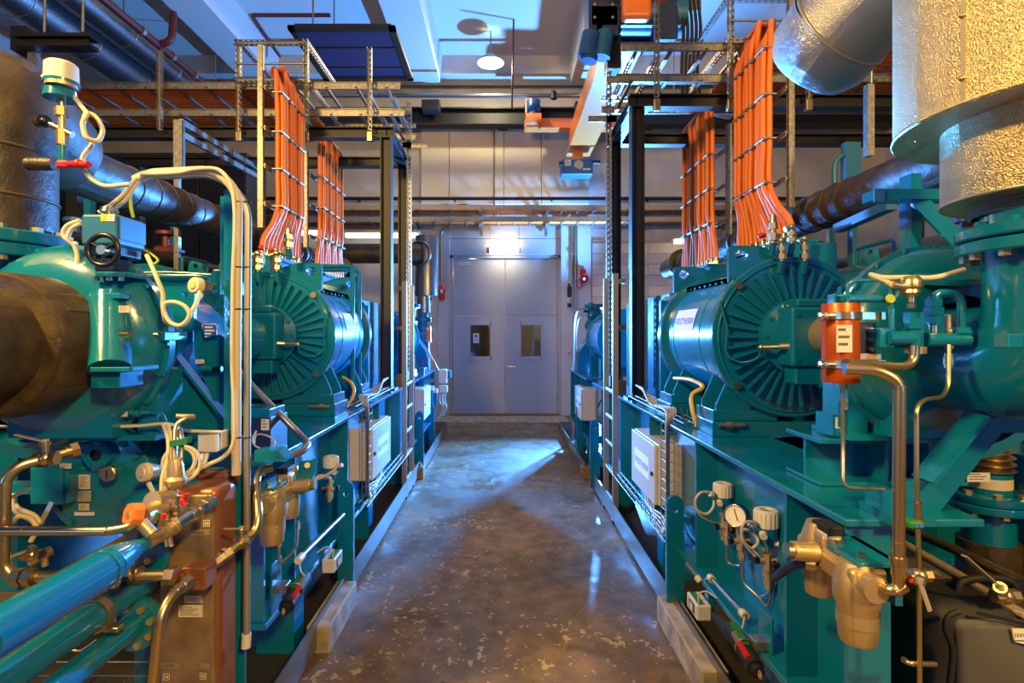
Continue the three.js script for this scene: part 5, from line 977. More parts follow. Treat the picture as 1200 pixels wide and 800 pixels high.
{
  const c = P(862, 604, 2.55), n = new THREE.Vector3(-0.62, 0.1, 0.75).normalize(), t = thing('dial_gauge', 'round dial pressure gauge with black case between two white-capped transmitters', 'gauge');
  obj('case', lathe([[0.001, -0.045], [0.045, -0.045], [0.05, -0.04], [0.052, 0.0], [0.054, 0.002], [0.054, 0.008], [0.047, 0.008]], c, n, 36), mat.blackGloss, t);
  const dial = printed(0.1, 0.1, 256, (g, w, h) => { g.fillStyle = '#e6e3d8'; g.fillRect(0, 0, w, h); g.translate(w / 2, h / 2); g.strokeStyle = '#222'; g.lineWidth = 4; for (let i = 0; i <= 20; i++) { const a = 2.4 + i / 20 * 4.7; g.beginPath(); g.moveTo(Math.cos(a) * 100, Math.sin(a) * 100); g.lineTo(Math.cos(a) * (i % 5 ? 88 : 76), Math.sin(a) * (i % 5 ? 88 : 76)); g.stroke(); } });
  const u = AX.y.clone().cross(n).normalize(), v = n.clone().cross(u);
  const face = new THREE.CircleGeometry(0.047, 36); face.applyMatrix4(new THREE.Matrix4().makeBasis(u, v, n)); face.translate(c.x + n.x * 0.004, c.y + n.y * 0.004, c.z + n.z * 0.004);
  obj('dial', face, dial, t, true);
  obj('bezel', torus(c.clone().addScaledVector(n, 0.007), n, 0.049, 0.004, 40, 8), mat.chrome, t);
  obj('pointer', bar(c.clone().addScaledVector(n, 0.007).addScaledVector(u, 0.012).addScaledVector(v, -0.02), c.clone().addScaledVector(n, 0.007).addScaledVector(u, -0.006).addScaledVector(v, 0.03), 0.004, 0.001, n), mat.dark, t);
  obj('stem', [hex(P(866, 617, 2.58), P(866, 626, 2.58), 0.014), rod(P(866, 614, 2.58), P(866, 640, 2.58), 0.008)], mat.bronze, t);
}
needleValve('bronze needle valve with black knobs under the rear white-capped transmitter', P(851, 618, 2.72), 1);
needleValve('bronze needle valve with black knobs under the dial gauge', P(868, 634, 2.52), 1);
needleValve('bronze needle valve with black knobs beside the blue hose end', P(899, 657, 2.3), 1);
{
  const t = thing('instrument_tubing', 'thin bent steel instrument tubes below the dial gauge', 'tube');
  obj('tube', pipe([P(852, 627, 2.7), P(852, 658, 2.7), P(858, 662, 2.68), P(868, 663, 2.6)], 0.006, 0.03, 10), mat.steelPipe, t);
  obj('tube', pipe([P(870, 640, 2.5), P(870, 682, 2.48), P(888, 698, 2.42), P(899, 712, 2.36), P(903, 704, 2.34), P(903, 668, 2.3)], 0.006, 0.03, 10), mat.steelPipe, t);
  obj('tube', pipe([P(888, 700, 2.42), P(897, 698, 2.38), P(906, 690, 2.34), P(907, 664, 2.3)], 0.006, 0.02, 10), mat.steelPipe, t);
  obj('tube', pipe([P(878, 640, 2.48), P(890, 652, 2.42), P(897, 660, 2.36)], 0.006, 0.02, 10), mat.bronze, t);
  obj('fitting', [hex(P(870, 647, 2.5), P(870, 656, 2.5), 0.014), hex(P(900, 672, 2.3), P(900, 690, 2.3), 0.012), hex(P(852, 628, 2.7), P(852, 638, 2.7), 0.011)], mat.bronze, t);
  const h = thing('hose_end', 'short blue rubber hose bending from the brass nozzle of the twin filter', 'hose');
  obj('hose', cable([P(951, 662, 1.62), P(940, 659, 1.64), P(928, 662, 1.68), P(916, 671, 1.75), P(908, 676, 1.85)], f => 0.018 - 0.006 * f, 16), mat.navy, h);
  obj('ferrule', rod(P(955, 662, 1.62), P(943, 660, 1.63), 0.021, 20), mat.brass, h);
}
detectorBox('pale leak detector box with green label on the frame by the dial gauge', P(817, 728, 2.62));
floatSwitch('black float switch with red sleeve hung by the frame stiffener', P(872, 756, 2.2));
{
  const t = thing('small_conduit', 'short steel conduit with cream end caps on the lower frame flange', 'conduit'), a = P(832, 676, 2.72), b = P(874, 722, 2.36);
  obj('tube', rod(a, b, 0.011), mat.steelPipe, t);
  obj('end_cap', rod(a, lerp(a, b, 0.08), 0.018), mat.cream, t); obj('end_cap', rod(lerp(a, b, 0.9), b, 0.018), mat.cream, t);
  obj('stub_conduit', rod(P(805, 660, 2.95), P(819, 678, 2.85), 0.012), mat.steelPipe, t);
  obj('stub_cap', rod(P(816, 675, 2.86), P(821, 681, 2.84), 0.018), mat.cream, t);
  obj('wire', cable([P(821, 681, 2.84), P(828, 678, 2.8), P(833, 675, 2.75)], 0.004, 6), mat.greyCable, t);
  obj('hanging_wire', cable([P(873, 723, 2.36), P(870, 735, 2.32), P(867, 745, 2.28)], 0.004, 6), mat.greyCable, t);
}
M = -1;
transmitter(NAME.L, P(388, 541, 3.35), 1.0, 'white-capped pressure transmitter beside the pale cabinet and twin filter', 0.1, -1);
needleValve('bronze needle valve with red and black knobs under the lone white-capped transmitter', P(386, 573, 3.3), 1, -1);
single('control_cable', 'grey cable with tape from the lone white-capped transmitter', 'cable', cable([P(397, 543, 3.32), P(392, 550, 3.3), P(380, 558, 3.26), P(368, 562, 3.24), P(376, 557, 3.26), P(386, 560, 3.28), P(387, 574, 3.3)], 0.009), mat.greyCable);
detectorBox('pale leak detector box with green label under the lone transmitter', P(392, 672, 2.95));
floatSwitch('black float switch with red sleeve under the twin filter and steel tubes', P(346, 690, 2.5));
{
  const t = thing('small_conduit', 'long slim steel conduit slanting along the lower flange by the lugged foot', 'conduit');
  obj('tube', rod(P(350, 655, 2.6), P(402, 603, 3.3), 0.012), mat.steelPipe, t);
  obj('end_cap', rod(P(349, 657, 2.58), P(354, 651, 2.64), 0.018), mat.cream, t);
  obj('hanging_wire', cable([P(351, 657, 2.6), P(352, 668, 2.56), P(357, 675, 2.52)], 0.004, 6), mat.greyCable, t);
}
M = 1;

// ---------- fittings around the silver-duct machine ----------
M = 1; DZ = 0;
{ // suction elbow with bolted flange pair
  const t = thing('suction_elbow', 'thick teal suction elbow with bolted flange pair under the silver duct', 'pipe'), x = 1.57, d = 1.53;
  obj('elbow', sweep(bent([W(x, 1.64, 1.9), W(x, 1.64, d), W(x, 1.97, d)], 0.3), 0.175, 40), mat.teal, t);
  const f = obj('flange', [lathe([[0.15, 0], [0.232, 0], [0.237, 0.005], [0.237, 0.032], [0.232, 0.036], [0.15, 0.036]], W(x, 1.955, d), AX.y, 52), lathe([[0.15, 0.042], [0.232, 0.042], [0.237, 0.047], [0.237, 0.072], [0.232, 0.076], [0.15, 0.076]], W(x, 1.955, d), AX.y, 52)], mat.teal, t);
  bolts(f, W(x, 1.955, d), AX.y.clone().negate(), 0.208, 14, 0.016, mat.bronze); bolts(f, W(x, 2.031, d), AX.y, 0.208, 14, 0.016, mat.teal, 0.1);
  obj('upper_neck', lathe([[0.17, 0], [0.18, 0.01], [0.18, 0.12], [0.17, 0.13]], W(x, 2.03, d), AX.y, 44), mat.teal, t);
  obj('side_bracket', [boxP(1181, 1200, 391, 408, 1.34, 1.38, 0.004)], mat.teal, t);
}
{ // embossed aluminium clad ducts
  const x = 1.57, d = 1.55, t = thing('clad_duct', 'large vertical duct clad in embossed silver sheet above the teal elbow', 'duct');
  obj('narrow_cladding', lathe([[0.15, 2.11], [0.255, 2.11], [0.258, 2.115], [0.258, 2.36]], W(x, 0, d), AX.y, 72), mat.emboss, t);
  obj('ribbed_collar', lathe(Array.from({ length: 14 }, (_, i) => [0.185 + 0.008 * (i % 2), 2.07 + i * 0.0045]), W(x, 0, d), AX.y, 60, 0.2), mat.alu, t);
  obj('wide_cladding', lathe([[0.402, 2.335], [0.402, 4.9]], W(x + 0.03, 0, d), AX.y, 96), mat.emboss, t);
  obj('end_ring', lathe([[0.25, 2.336], [0.404, 2.33], [0.408, 2.335], [0.404, 2.345]], W(x + 0.03, 0, d), AX.y, 96), mat.emboss, t);
  obj('hem_bead', torus(W(x, 2.113, d), AX.y, 0.257, 0.005, 64, 8), mat.alu, t);
  const ang = a => [x + 0.03 + 0.403 * Math.cos(a), d - 0.403 * Math.sin(a)];
  const [sx, sd] = ang(2.66 + 0.2), s = obj('seam_strip', bar(W(sx, 2.34, sd), W(sx, 4.88, sd), 0.012, 0.004, new THREE.Vector3(Math.cos(2.86), 0, Math.sin(2.86))), mat.alu, t);
  for (let k = 0; k < 9; k++) obj('rivet', ball(W(sx - 0.002, 2.4 + k * 0.165, sd), 0.008, 1, 1, 1, 8), mat.brass, s);
  for (const [px, py] of [[1052, 165], [1075, 164], [1114, 152]]) obj('ring_screw', ball(P(px, py, (2.335 - EYE) * FOC / (CY - py)), 0.008, 1, 1, 1, 8), mat.brass, t);
  const e = thing('clad_elbow', 'silver clad duct elbow with raised rim behind the large vertical duct', 'duct');
  const a = W(1.80, 3.42, 2.15), b = W(1.63, 3.21, 2.62), c = W(1.56, 3.06, 2.86), dir = b.clone().sub(a).normalize(), n2 = c.clone().sub(b).normalize();
  obj('segment', rod(b, a, 0.25, 48), mat.clad, e);
  obj('end_segment', lathe([[0.25, 0], [0.248, 0.16], [0.2, 0.24], [0.001, 0.25]], b, n2, 48), mat.clad, e);
  obj('rim', torus(b, dir, 0.253, 0.008, 56, 8), mat.alu, e);
  obj('seam', bar(lerp(a, b, 0.1).add(W(-0.2, -0.152, 0)), b.clone().add(W(-0.2, -0.152, 0)), 0.01, 0.006), mat.alu, e);
  const h = thing('duct_hanger', 'grey steel hanger tube beside the silver duct elbow', 'hanger');
  obj('tube', boxP(1017, 1025, 98, 182, 3.1, 3.14), mat.galv, h);
  obj('rod', rod(P(1021, 98, 3.12), W(P(1021, 98, 3.12).x, SLAB, 3.12), 0.008, 8), mat.galv, h);
}
{ // teal support bracket behind the duct
  const t = thing('duct_bracket', 'teal square tube bracket with diagonal brace behind the silver duct', 'bracket');
  obj('arm', boxP(1027, 1130, 221, 233, 2.5, 2.6), mat.teal, t);
  obj('upright', boxP(1068, 1080, 203, 300, 2.6, 2.68), mat.teal, t);
  obj('brace', bar(P(1075, 234, 2.55), P(1140, 300, 2.45), 0.05, 0.06), mat.teal, t);
  obj('end_cap', boxP(1025, 1037, 221, 236, 2.49, 2.5), mat.actuator, t);
}
{ // orange canister
  const t = thing('orange_canister', 'orange cylinder held by two brass clamp bands in front of the motor', 'canister'), d = 1.66;
  const c = P(985, 400, d), q = (px, py, dd = d) => P(px, py, dd);
  obj('cylinder', lathe([[0.001, 0], [0.049, 0], [0.051, 0.004], [0.051, 0.236], [0.049, 0.24], [0.001, 0.24]], W(c.x, q(985, 448).y, d), AX.y, 44), mat.orangeCan, t);
  for (const y of [370, 426]) {
    const b = obj('clamp_band', [lathe([[0.0515, -0.011], [0.056, -0.011], [0.056, 0.011], [0.0515, 0.011]], W(c.x, q(985, y).y, d), AX.y, 44), boxW(c.x + 0.02, c.x + 0.13, q(985, y).y - 0.011, q(985, y).y + 0.011, d - 0.01, d - 0.002)], mat.brass, t);
    obj('clamp_bolt', [rod(W(c.x - 0.085, q(985, y).y, d - 0.03), W(c.x - 0.04, q(985, y).y, d - 0.04), 0.005), hex(W(c.x - 0.07, q(985, y).y, d - 0.033), W(c.x - 0.06, q(985, y).y, d - 0.036), 0.011), hex(W(c.x - 0.086, q(985, y).y, d - 0.03), W(c.x - 0.08, q(985, y).y, d - 0.031), 0.009)], mat.chrome, b);
  }
  const lab = lathe([[0.0515, -0.04], [0.0515, 0.045]], W(c.x, q(985, 395).y, d), AX.y, 44); 
  obj('paper_label', bar(W(c.x - 0.02, q(985, 412).y, d - 0.05), W(c.x - 0.02, q(985, 381).y, d - 0.05), 0.045, 0.004, AX.z), stickerWhite, t);
  obj('mount_block', boxW(c.x + 0.045, c.x + 0.115, q(0, 414).y, q(0, 378).y, d + 0.01, d + 0.08, 0.004), mat.navy, t);
  for (const [py] of [[387], [397.5], [408]]) obj('block_screw', hex(W(c.x + 0.094, q(0, py).y, d + 0.01), W(c.x + 0.094, q(0, py).y, d - 0.004), 0.009), py === 397.5 ? mat.brass : mat.chrome, t);
  obj('block_base', boxW(c.x + 0.045, c.x + 0.12, q(0, 421).y, q(0, 414).y, d - 0.005, d + 0.08), mat.bronze, t);
  obj('top_fitting', [boxP(978, 992, 344, 356, d - 0.01, d + 0.03, 0.004), rod(q(984, 336), q(984, 344), 0.006)], mat.teal, t);
  obj('bottom_nut', [hex(q(987, 449), q(987, 455), 0.014), ball(q(987, 451), 0.013)], mat.brass, t);
  obj('mount_arm', boxW(c.x + 0.1, 1.3, q(0, 408).y, q(0, 385).y, d + 0.08, d + 0.1), mat.teal, t);
  const u = thing('drain_tube', 'thin steel tube from the orange cylinder bending along the frame', 'tube');
  obj('tube', pipe([q(987, 453), q(988, 520), P(988, 571, 1.62), P(1036, 573, 1.64)], 0.006, 0.03, 12), mat.steelPipe, u);
}
{ // brass oil pipe bending down to the filter
  const t = thing('bronze_oil_pipe', 'bent bronze oil pipe dropping from the manifold to the twin filter', 'pipe'), d = 1.4;
  obj('tube', pipe([P(991, 432, 1.46), P(1030, 434, 1.42), P(1054, 447, d), P(1053, 660, d), P(1053, 688, d), P(1044, 692, d), P(1028, 685, 1.44)], 0.0145, 0.05, 18), mat.brass, t);
  obj('end_face', rod(P(990, 432, 1.46), P(992, 432, 1.46), 0.0148, 18), mat.chrome, t);
  obj('return_tube', pipe([P(991, 425, 1.5), P(1058, 430, 1.55), P(1071, 424, 1.56), P(1072, 405, 1.56)], 0.0125, 0.04, 16), mat.brass, t);
  obj('collar', [rod(P(1054, 452, d), P(1054, 454, d), 0.0155), rod(P(1053, 634, d), P(1053, 648, d), 0.0155), rod(P(1053, 652, d), P(1053, 660, d), 0.021), rod(P(1053, 661, d), P(1053, 674, d), 0.0175), hex(P(1034, 688, 1.43), P(1026, 683, 1.45), 0.018), rod(P(1047, 693, d), P(1060, 686, d), 0.016)], mat.brass, t);
  leverValve(t, P(1077, 674, d), P(1090, 716, 1.34), P(1078, 681, 1.36), 0.95);
  obj('bypass_nut', hex(P(1060, 670, d), P(1068, 671, d), 0.013), mat.chrome, t);
  obj('red_cap', rod(P(1068, 680, d - 0.02), P(1071, 682, d - 0.02), 0.006), mat.red, t);
}
{ // slim tube with clamp
  const t = thing('slim_tube', 'slim bronze tube stepping down beside the bent oil pipe', 'tube'), d = 1.48;
  obj('tube', pipe([P(1112, 404, 1.6), P(1112, 452, 1.58), P(1105, 465, 1.56), P(1082, 468, 1.52), P(1074, 478, 1.5), P(1074, 560, d), P(1077, 660, d), P(1078, 840, d)], 0.0062, 0.03, 12), mat.brass, t);
  obj('union', [rod(P(1112, 414, 1.6), P(1112, 431, 1.6), 0.011), rod(P(1112, 418, 1.6), P(1112, 427, 1.6), 0.0135), hex(P(1075.5, 588, d), P(1075.5, 595, d), 0.011), rod(P(1075.5, 595, d), P(1075.5, 603, d), 0.009), hex(P(1076, 603, d), P(1076, 610, d), 0.011)], mat.brass, t);
  obj('clip', boxP(1067, 1085, 611, 621, d - 0.02, d + 0.02, 0.008), mat.green, t);
  for (const x of [1074.5, 1080]) obj('clip_screw', rod(P(x, 616, d - 0.022), P(x, 616, d - 0.02), 0.005), mat.chrome, t);
  const b = thing('bent_tube', 'short bronze tube stub crossing the slim tube near the floor', 'tube');
  obj('tube', pipe([P(1058, 772, 1.5), P(1066, 777, 1.48), P(1096, 778, 1.5)], 0.0075, 0.03, 12), mat.brass, b);
}
{ // valve manifold on the compressor
  const t = thing('valve_manifold', 'teal pipe manifold with hex fittings on the compressor behind the orange cylinder', 'manifold'), d = 1.62;
  const q = (x, y, dd = d) => P(x, y, dd);
  obj('main_valve', [hex(q(1071, 366), q(1071, 385), 0.026), hex(q(1072, 385), q(1072, 406), 0.022), rod(q(1040, 396), q(1072, 396), 0.021, 18), boxP(1032, 1050, 384, 408, d, d + 0.06, 0.006)], mat.teal, t);
  obj('bronze_union', hex(q(1073, 406), q(1073, 414), 0.027), mat.bronze, t);
  obj('thin_line', [pipe([q(993, 350), q(993, 333), q(1000, 329), q(1024, 328)], 0.006, 0.03, 10), rod(q(993, 350), q(1040, 350), 0.012), rod(q(1045, 330), q(1045, 386), 0.008)], mat.teal, t);
  obj('green_tag', lathe([[0.001, 0.006], [0.012, 0.006], [0.014, 0]], q(1043, 350, d - 0.02), AX.z, 20), mat.yellowGreen, t);
  obj('stack_valve', [hex(q(1094, 350), q(1094, 359), 0.021), hex(q(1094, 360), q(1094, 369), 0.025), hex(q(1094, 370), q(1094, 379), 0.021), rod(q(1094, 346), q(1094, 381), 0.015), rod(q(1085, 398), q(1134, 398), 0.021, 18), hex(q(1118, 390), q(1134, 390), 0.02)], mat.teal, t);
  obj('stack_nipple', rod(q(1094, 381), q(1094, 391), 0.011), mat.brass, t);
  obj('arch_pipe', pipe([q(1095, 348), q(1100, 343), q(1117, 343), q(1127, 352), q(1127, 390)], 0.0115, 0.03, 14), mat.teal, t);
  obj('lower_nut', [ball(q(1112, 388), 0.009), ball(q(1112, 406), 0.011)], mat.bronze, t);
  obj('rag_seal', boxP(1111, 1122, 368, 388, d + 0.02, d + 0.04, 0.006), mat.cream, t);
  obj('mount_plate', boxP(1080, 1138, 392, 404, d + 0.02, d + 0.2), mat.teal, t);
  const s = thing('temperature_transmitter', 'brass temperature transmitter head with cable gland above the teal manifold', 'transmitter'), c = q(1068, 338, 1.58);
  obj('head', [lathe([[0.001, 0.038], [0.018, 0.036], [0.026, 0.026], [0.029, 0.012], [0.029, 0.004], [0.022, -0.004], [0.024, -0.012], [0.016, -0.022], [0.001, -0.022]], c, AX.y, 30), rod(c.clone().add(W(-0.02, 0.005, 0)), c.clone().add(W(-0.055, 0.012, 0)), 0.011)], mat.brass, s);
  obj('neck', [rod(c, q(1068, 354, 1.58), 0.009), hex(q(1068, 355, 1.58), q(1068, 361, 1.58), 0.012)], mat.brass, s);
  single('yellow_hose', 'flat braided yellow hose arching from the transmitter head', 'hose', cable([c.clone().add(W(-0.055, 0.012, 0)), q(1040, 331), q(1028, 326), q(1020, 322), q(1034, 325), q(1060, 325), q(1095, 325), q(1130, 316)], 0.008), mat.cream);
  const k = thing('inspection_cover', 'round teal inspection cover plate on top of the compressor', 'cover');
  obj('disc', lathe([[0.001, 0.02], [0.13, 0.015], [0.15, 0.0], [0.15, -0.02], [0.1, -0.03]], P(1095, 320, 1.95), new THREE.Vector3(-0.05, 1, 0.25).normalize(), 44), mat.teal, k);
  obj('neck', rod(P(1095, 320, 1.95), P(1095, 350, 1.97), 0.09, 32), mat.teal, k);
}
{ // brass air vents on the motor top
  for (const [x, y0, y1, d, lab] of [[906, 252, 285, 2.9, 'tall brass bleed valve on the motor top edge'], [916, 282, 306, 2.9, 'short brass elbow fitting on the motor top edge'], [928, 266, 285, 2.95, 'small brass fitting behind the motor top edge'], [943, 280, 306, 2.9, 'brass elbow fitting beside the motor eye plate'], [338, 268, 292, 3.6, 'tall brass bleed valve above the ribbed motor by the conduits'], [302, 297, 318, 3.62, 'brass elbow fitting next to the silver conduit'], [324, 297, 318, 3.62, 'brass elbow fitting on the ribbed shield by the orange cables']]) {
    const t = thing('bleed_fitting', lab, 'fitting'), s = d / FOC;
    const top = P(x, y0, d), bot = P(x, y1, d);
    obj('stem', [rod(bot, top, 3 * s), hex(lerp(bot, top, 0.1), lerp(bot, top, 0.35), 5.5 * s), hex(lerp(bot, top, 0.5), lerp(bot, top, 0.72), 5 * s)], mat.brass, t);
    obj('head', y1 - y0 > 30 || x === 338 ? [rod(lerp(bot, top, 0.72), top, 4.2 * s, 12, 3 * s)] : [ball(top, 4.2 * s), rod(top, P(x - 8, y0 + 3, d), 3.4 * s)], mat.brass, t);
    obj('socket', rod(bot, bot.clone().add(W(0, -0.06, 0.02)), 4 * s), mat.teal, t);
  }
  const r = thing('valve_tree', 'small red and brass valve tree behind the orange cable feet', 'valve');
  obj('body', [rod(P(895, 290, 3.3), P(930, 276, 3.3), 0.014), hex(P(900, 288, 3.3), P(906, 286, 3.3), 0.022), rod(P(905, 270, 3.3), P(905, 300, 3.3), 0.01)], mat.brass, r);
  obj('red_knob', [ball(P(893, 276, 3.28), 0.024, 1, 0.7, 1), ball(P(903, 267, 3.28), 0.016)], mat.red, r);
  const r2 = thing('valve_tree', 'small red and brass valve tree in front of the slanting cable feet', 'valve');
  obj('body', [rod(P(318, 291, 3.7), P(350, 304, 3.7), 0.012), hex(P(330, 296, 3.7), P(336, 299, 3.7), 0.02), rod(P(308, 295, 3.7), P(308, 310, 3.7), 0.012)], mat.brass, r2);
  obj('red_knob', [ball(P(306, 290, 3.68), 0.02), ball(P(318, 293, 3.68), 0.022, 1, 0.7, 1)], mat.red, r2);
}
{ // cross I-beam and diagonal bracket
  const t = thing('compressor_support', 'teal I-section cross beam with stiffeners under the compressor', 'beam');
  obj('web', box(1.165, 1.7, 1.18, 1.325, 2.1, 2.115), mat.teal, t);
  obj('top_flange', box(1.155, 1.7, 1.325, 1.343, 1.99, 2.23, 0.003, 1), mat.teal, t);
  obj('bottom_flange', box(1.155, 1.7, 1.171, 1.185, 1.99, 2.23, 0.003, 1), mat.teal, t);
  for (const x of [1.4, 1.56, 1.68]) obj('stiffener', box(x, x + 0.014, 1.185, 1.325, 2.0, 2.1), mat.teal, t);
  const p = thing('label_pedestal', 'narrow teal pedestal with white paper labels beside the orange cylinder', 'pedestal');
  obj('post', [boxP(983, 1000, 470, 500, 2.0, 2.1), boxP(976, 1001, 486, 511, 2.01, 2.12)], mat.teal, p);
  obj('label', boxP(980, 994, 489, 502, 2.005, 2.01), stickerWhite, p);
  obj('small_label', boxP(986, 996, 467, 480, 1.995, 2.0), sticker, p);
  const k = thing('diagonal_bracket', 'bent teal flat-bar bracket rising from the frame corner to the compressor', 'bracket'), d = 1.72;
  obj('arm', plateP([[1052, 563], [1092, 563], [1146, 489], [1215, 489], [1215, 507], [1174, 507], [1101, 600], [1101, 601], [1052, 601]], d, 0.03), mat.teal, k);
  obj('flange', bar(P(1082, 562, d), P(1146, 486, d), 0.09, 0.012), mat.teal, k);
  obj('foot', boxP(1034, 1052, 574, 598, d - 0.02, d + 0.06), mat.teal, k);
  obj('foot_plate', boxP(1046, 1097, 604, 617, 1.6, 1.75), mat.teal, k);
}
{ // bellows line
  const t = thing('bellows_pipe', 'bronze bellows above a bolted teal flange pipe in a black sleeve', 'pipe'), d = 2.5, c = P(1158, 560, d), y = py => EYE - (py - CY) * d / FOC;
  const prof = []; for (let i = 0; i <= 36; i++) { const f = i / 36; prof.push([0.062 + 0.018 * f + 0.012 * (1 - Math.cos(i / 36 * 6.2832 * 6)), y(508) + (y(552) - y(508)) * f]); }
  obj('bellows', lathe(prof.reverse(), W(c.x, 0, d), AX.y, 40, 0.9), mat.bellows, t);
  obj('upper_pipe', rod(W(c.x, y(552), d), W(c.x, y(576), d), 0.085, 32), mat.teal, t);
  const f = obj('flange', [lathe([[0.05, y(584)], [0.158, y(584)], [0.16, y(583)], [0.16, y(576)], [0.15, y(575)], [0.05, y(575)]], W(c.x, 0, d), AX.y, 44), lathe([[0.05, y(594)], [0.158, y(594)], [0.16, y(593)], [0.16, y(586)], [0.158, y(585)], [0.05, y(585)]], W(c.x, 0, d), AX.y, 44)], mat.teal, t);
  bolts(f, W(c.x, y(575), d), AX.y, 0.135, 8, 0.018, mat.bronze, 0.3); bolts(f, W(c.x, y(594), d), AX.y.clone().negate(), 0.135, 8, 0.018, mat.bronze, 0.3);
  obj('lower_pipe', rod(W(c.x, y(594), d), W(c.x, y(640), d), 0.1, 36), mat.teal, t);
  obj('sleeve', rod(W(c.x, y(632), d), W(c.x, 0.04, d), 0.118, 36), mat.rubber, t);
  obj('hose_clamp', torus(W(c.x, y(672), d), AX.y, 0.119, 0.006, 36, 6), mat.handle, t);
  obj('clamp_screw', [rod(W(c.x + 0.09, y(670), d - 0.1), W(c.x + 0.16, y(668), d - 0.1), 0.008), ball(W(c.x + 0.13, y(669), d - 0.1), 0.02)], mat.handle, t);
  obj('paper_label', lathe([[0.086, y(569)], [0.0865, y(557)]], W(c.x, 0, d), AX.y, 36), mat.cream, t);
  obj('flow_label', bar(P(1133, 559, 2.41), P(1160, 559, 2.41), 0.003, 0.04), stickerWhite, t);
  obj('upper_bellows', lathe(Array.from({ length: 11 }, (_, i) => [0.06 + (i % 2 ? 0.016 : 0), i * 0.012]), P(1128, 508, 2.55), new THREE.Vector3(0.25, 1, 0.1).normalize(), 32, 0.9), mat.bellows, t);
  obj('top_pipe', rod(W(c.x, y(508), d), W(c.x, 1.5, d), 0.06, 28), mat.teal, t);
}
{ // pipes and valve low beside the bag
  const t = thing('floor_pipe', 'dark bronze pipe with ball valve slanting low behind the grey bag', 'pipe');
  obj('tube', pipe([P(1050, 632, 2.1), P(1120, 672, 1.9), P(1178, 708, 1.75), P(1215, 728, 1.7)], 0.016, 0.03, 14), mat.bronze, t);
  obj('stub', [rod(P(1120, 680, 1.9), P(1119, 672, 1.9), 0.011), ball(P(1119, 671, 1.9), 0.012)], mat.brass, t);
  leverValve(t, P(1178, 698, 1.7), P(1130, 651, 1.62), P(1172, 688, 1.66), 1.25);
  const u = thing('floor_pipe', 'second dark pipe running low behind the slim bronze tube', 'pipe');
  obj('tube', pipe([P(1050, 615, 2.6), P(1113, 641, 2.3), P(1215, 690, 2.0)], 0.02, 0.03, 14), mat.rubber, u);
  single('teal_angle', 'small teal angle bracket rising behind the grey bag', 'bracket', [bar(P(1094, 709, 1.9), P(1112, 691, 1.9), 0.03, 0.006), bar(P(1112, 691, 1.9), P(1128, 707, 1.9), 0.03, 0.006), boxW(P(1108, 700, 1.9).x, P(1114, 700, 1.9).x, 0.04, P(1108, 705, 1.9).y, 1.9, 1.915)], mat.teal);
}
{ // grey and black tool bag on a crate
  const t = thing('tool_bag', 'grey and black fabric tool bag with zip beside the bellows pipe', 'bag'), d = 1.72;
  const x0 = P(1092, 0, d).x, y1 = P(0, 709, d).y;
  const g = new RoundedBoxGeometry(0.52, 0.44, 0.24, 6, 0.07); g.translate(x0 + 0.26, y1 - 0.22, -d - 0.12);
  obj('body', g, mat.bagBlack, t);
  const f = new RoundedBoxGeometry(0.46, 0.40, 0.05, 5, 0.024); f.rotateX(-0.05); f.translate(x0 + 0.30, y1 - 0.245, -d + 0.005);
  obj('front_pocket', f, mat.bagGrey, t);
  obj('piping', [cable([P(1113, 800, d - 0.04), P(1116, 760, d - 0.045), P(1108, 735, d - 0.045), P(1112, 722, d - 0.045), P(1124, 716, d - 0.05)], 0.009, 8)], mat.bagBlack, t);
  obj('zip', bar(P(1145, 718, d - 0.03), P(1215, 734, d - 0.03), 0.004, 0.01), mat.dark, t);
  const lm = printed(0.08, 0.06, 128, (c, w, h) => { c.fillStyle = '#cfcabb'; c.fillRect(0, 0, w, h); c.fillStyle = '#333'; c.font = 'bold 26px sans-serif'; c.fillText('SERVICE', 8, h * 0.45, w - 14); c.fillRect(10, h * 0.62, w * 0.5, 6); });
  obj('label', plateP([[1187, 737], [1215, 738], [1215, 758], [1190, 752]], d - 0.036, 0.006), lm, t);
  obj('handle', cable([W(x0 + 0.16, y1 - 0.01, d + 0.1), W(x0 + 0.18, y1 + 0.03, d + 0.1), W(x0 + 0.34, y1 + 0.03, d + 0.1), W(x0 + 0.36, y1 - 0.01, d + 0.1)], 0.012, 8), mat.bagBlack, t);
  const c = thing('steel_crate', 'dark steel crate under the grey tool bag', 'crate');
  obj('box', boxW(x0 + 0.03, x0 + 0.5, 0.04, y1 - 0.445, d, d + 0.26, 0.008, 1), mat.tray, c);
  obj('lid', boxW(x0 + 0.02, x0 + 0.51, y1 - 0.46, y1 - 0.44, d - 0.01, d + 0.27, 0.004, 1), mat.tray, c);
}
{ // yellow earth straps under the motors
  single('earth_strap', 'yellow earth strap curving under the motor of the silver-duct machine', 'cable', cable([V(1.18, 1.42, 3.75), V(1.2, 1.43, 3.45), V(1.21, 1.40, 3.3), V(1.14, 1.36, 3.28), V(1.12, 1.28, 3.22), V(1.14, 1.18, 3.2)], 0.013), mat.yellow);
  single('earth_strap', 'yellow earth strap curving under the motor of the plate-exchanger machine', 'cable', cable([P(402, 442, 4.3), P(411, 448, 4.25), P(415, 458, 4.2), P(411, 470, 4.15), P(408, 473, 4.1)], 0.013), mat.yellow);
  const t = thing('handrail_pipe', 'pair of teal hoop pipes beside the ribbed motor of the plate-exchanger machine', 'pipe');
  for (const [x, d, y] of [[413, 4.35, 312], [421, 4.6, 316]]) obj('hoop', pipe([P(x - 55, y, d - 0.25), P(x, y, d), P(x, 468, d)], 0.018, 0.06, 14), mat.teal, t);
}

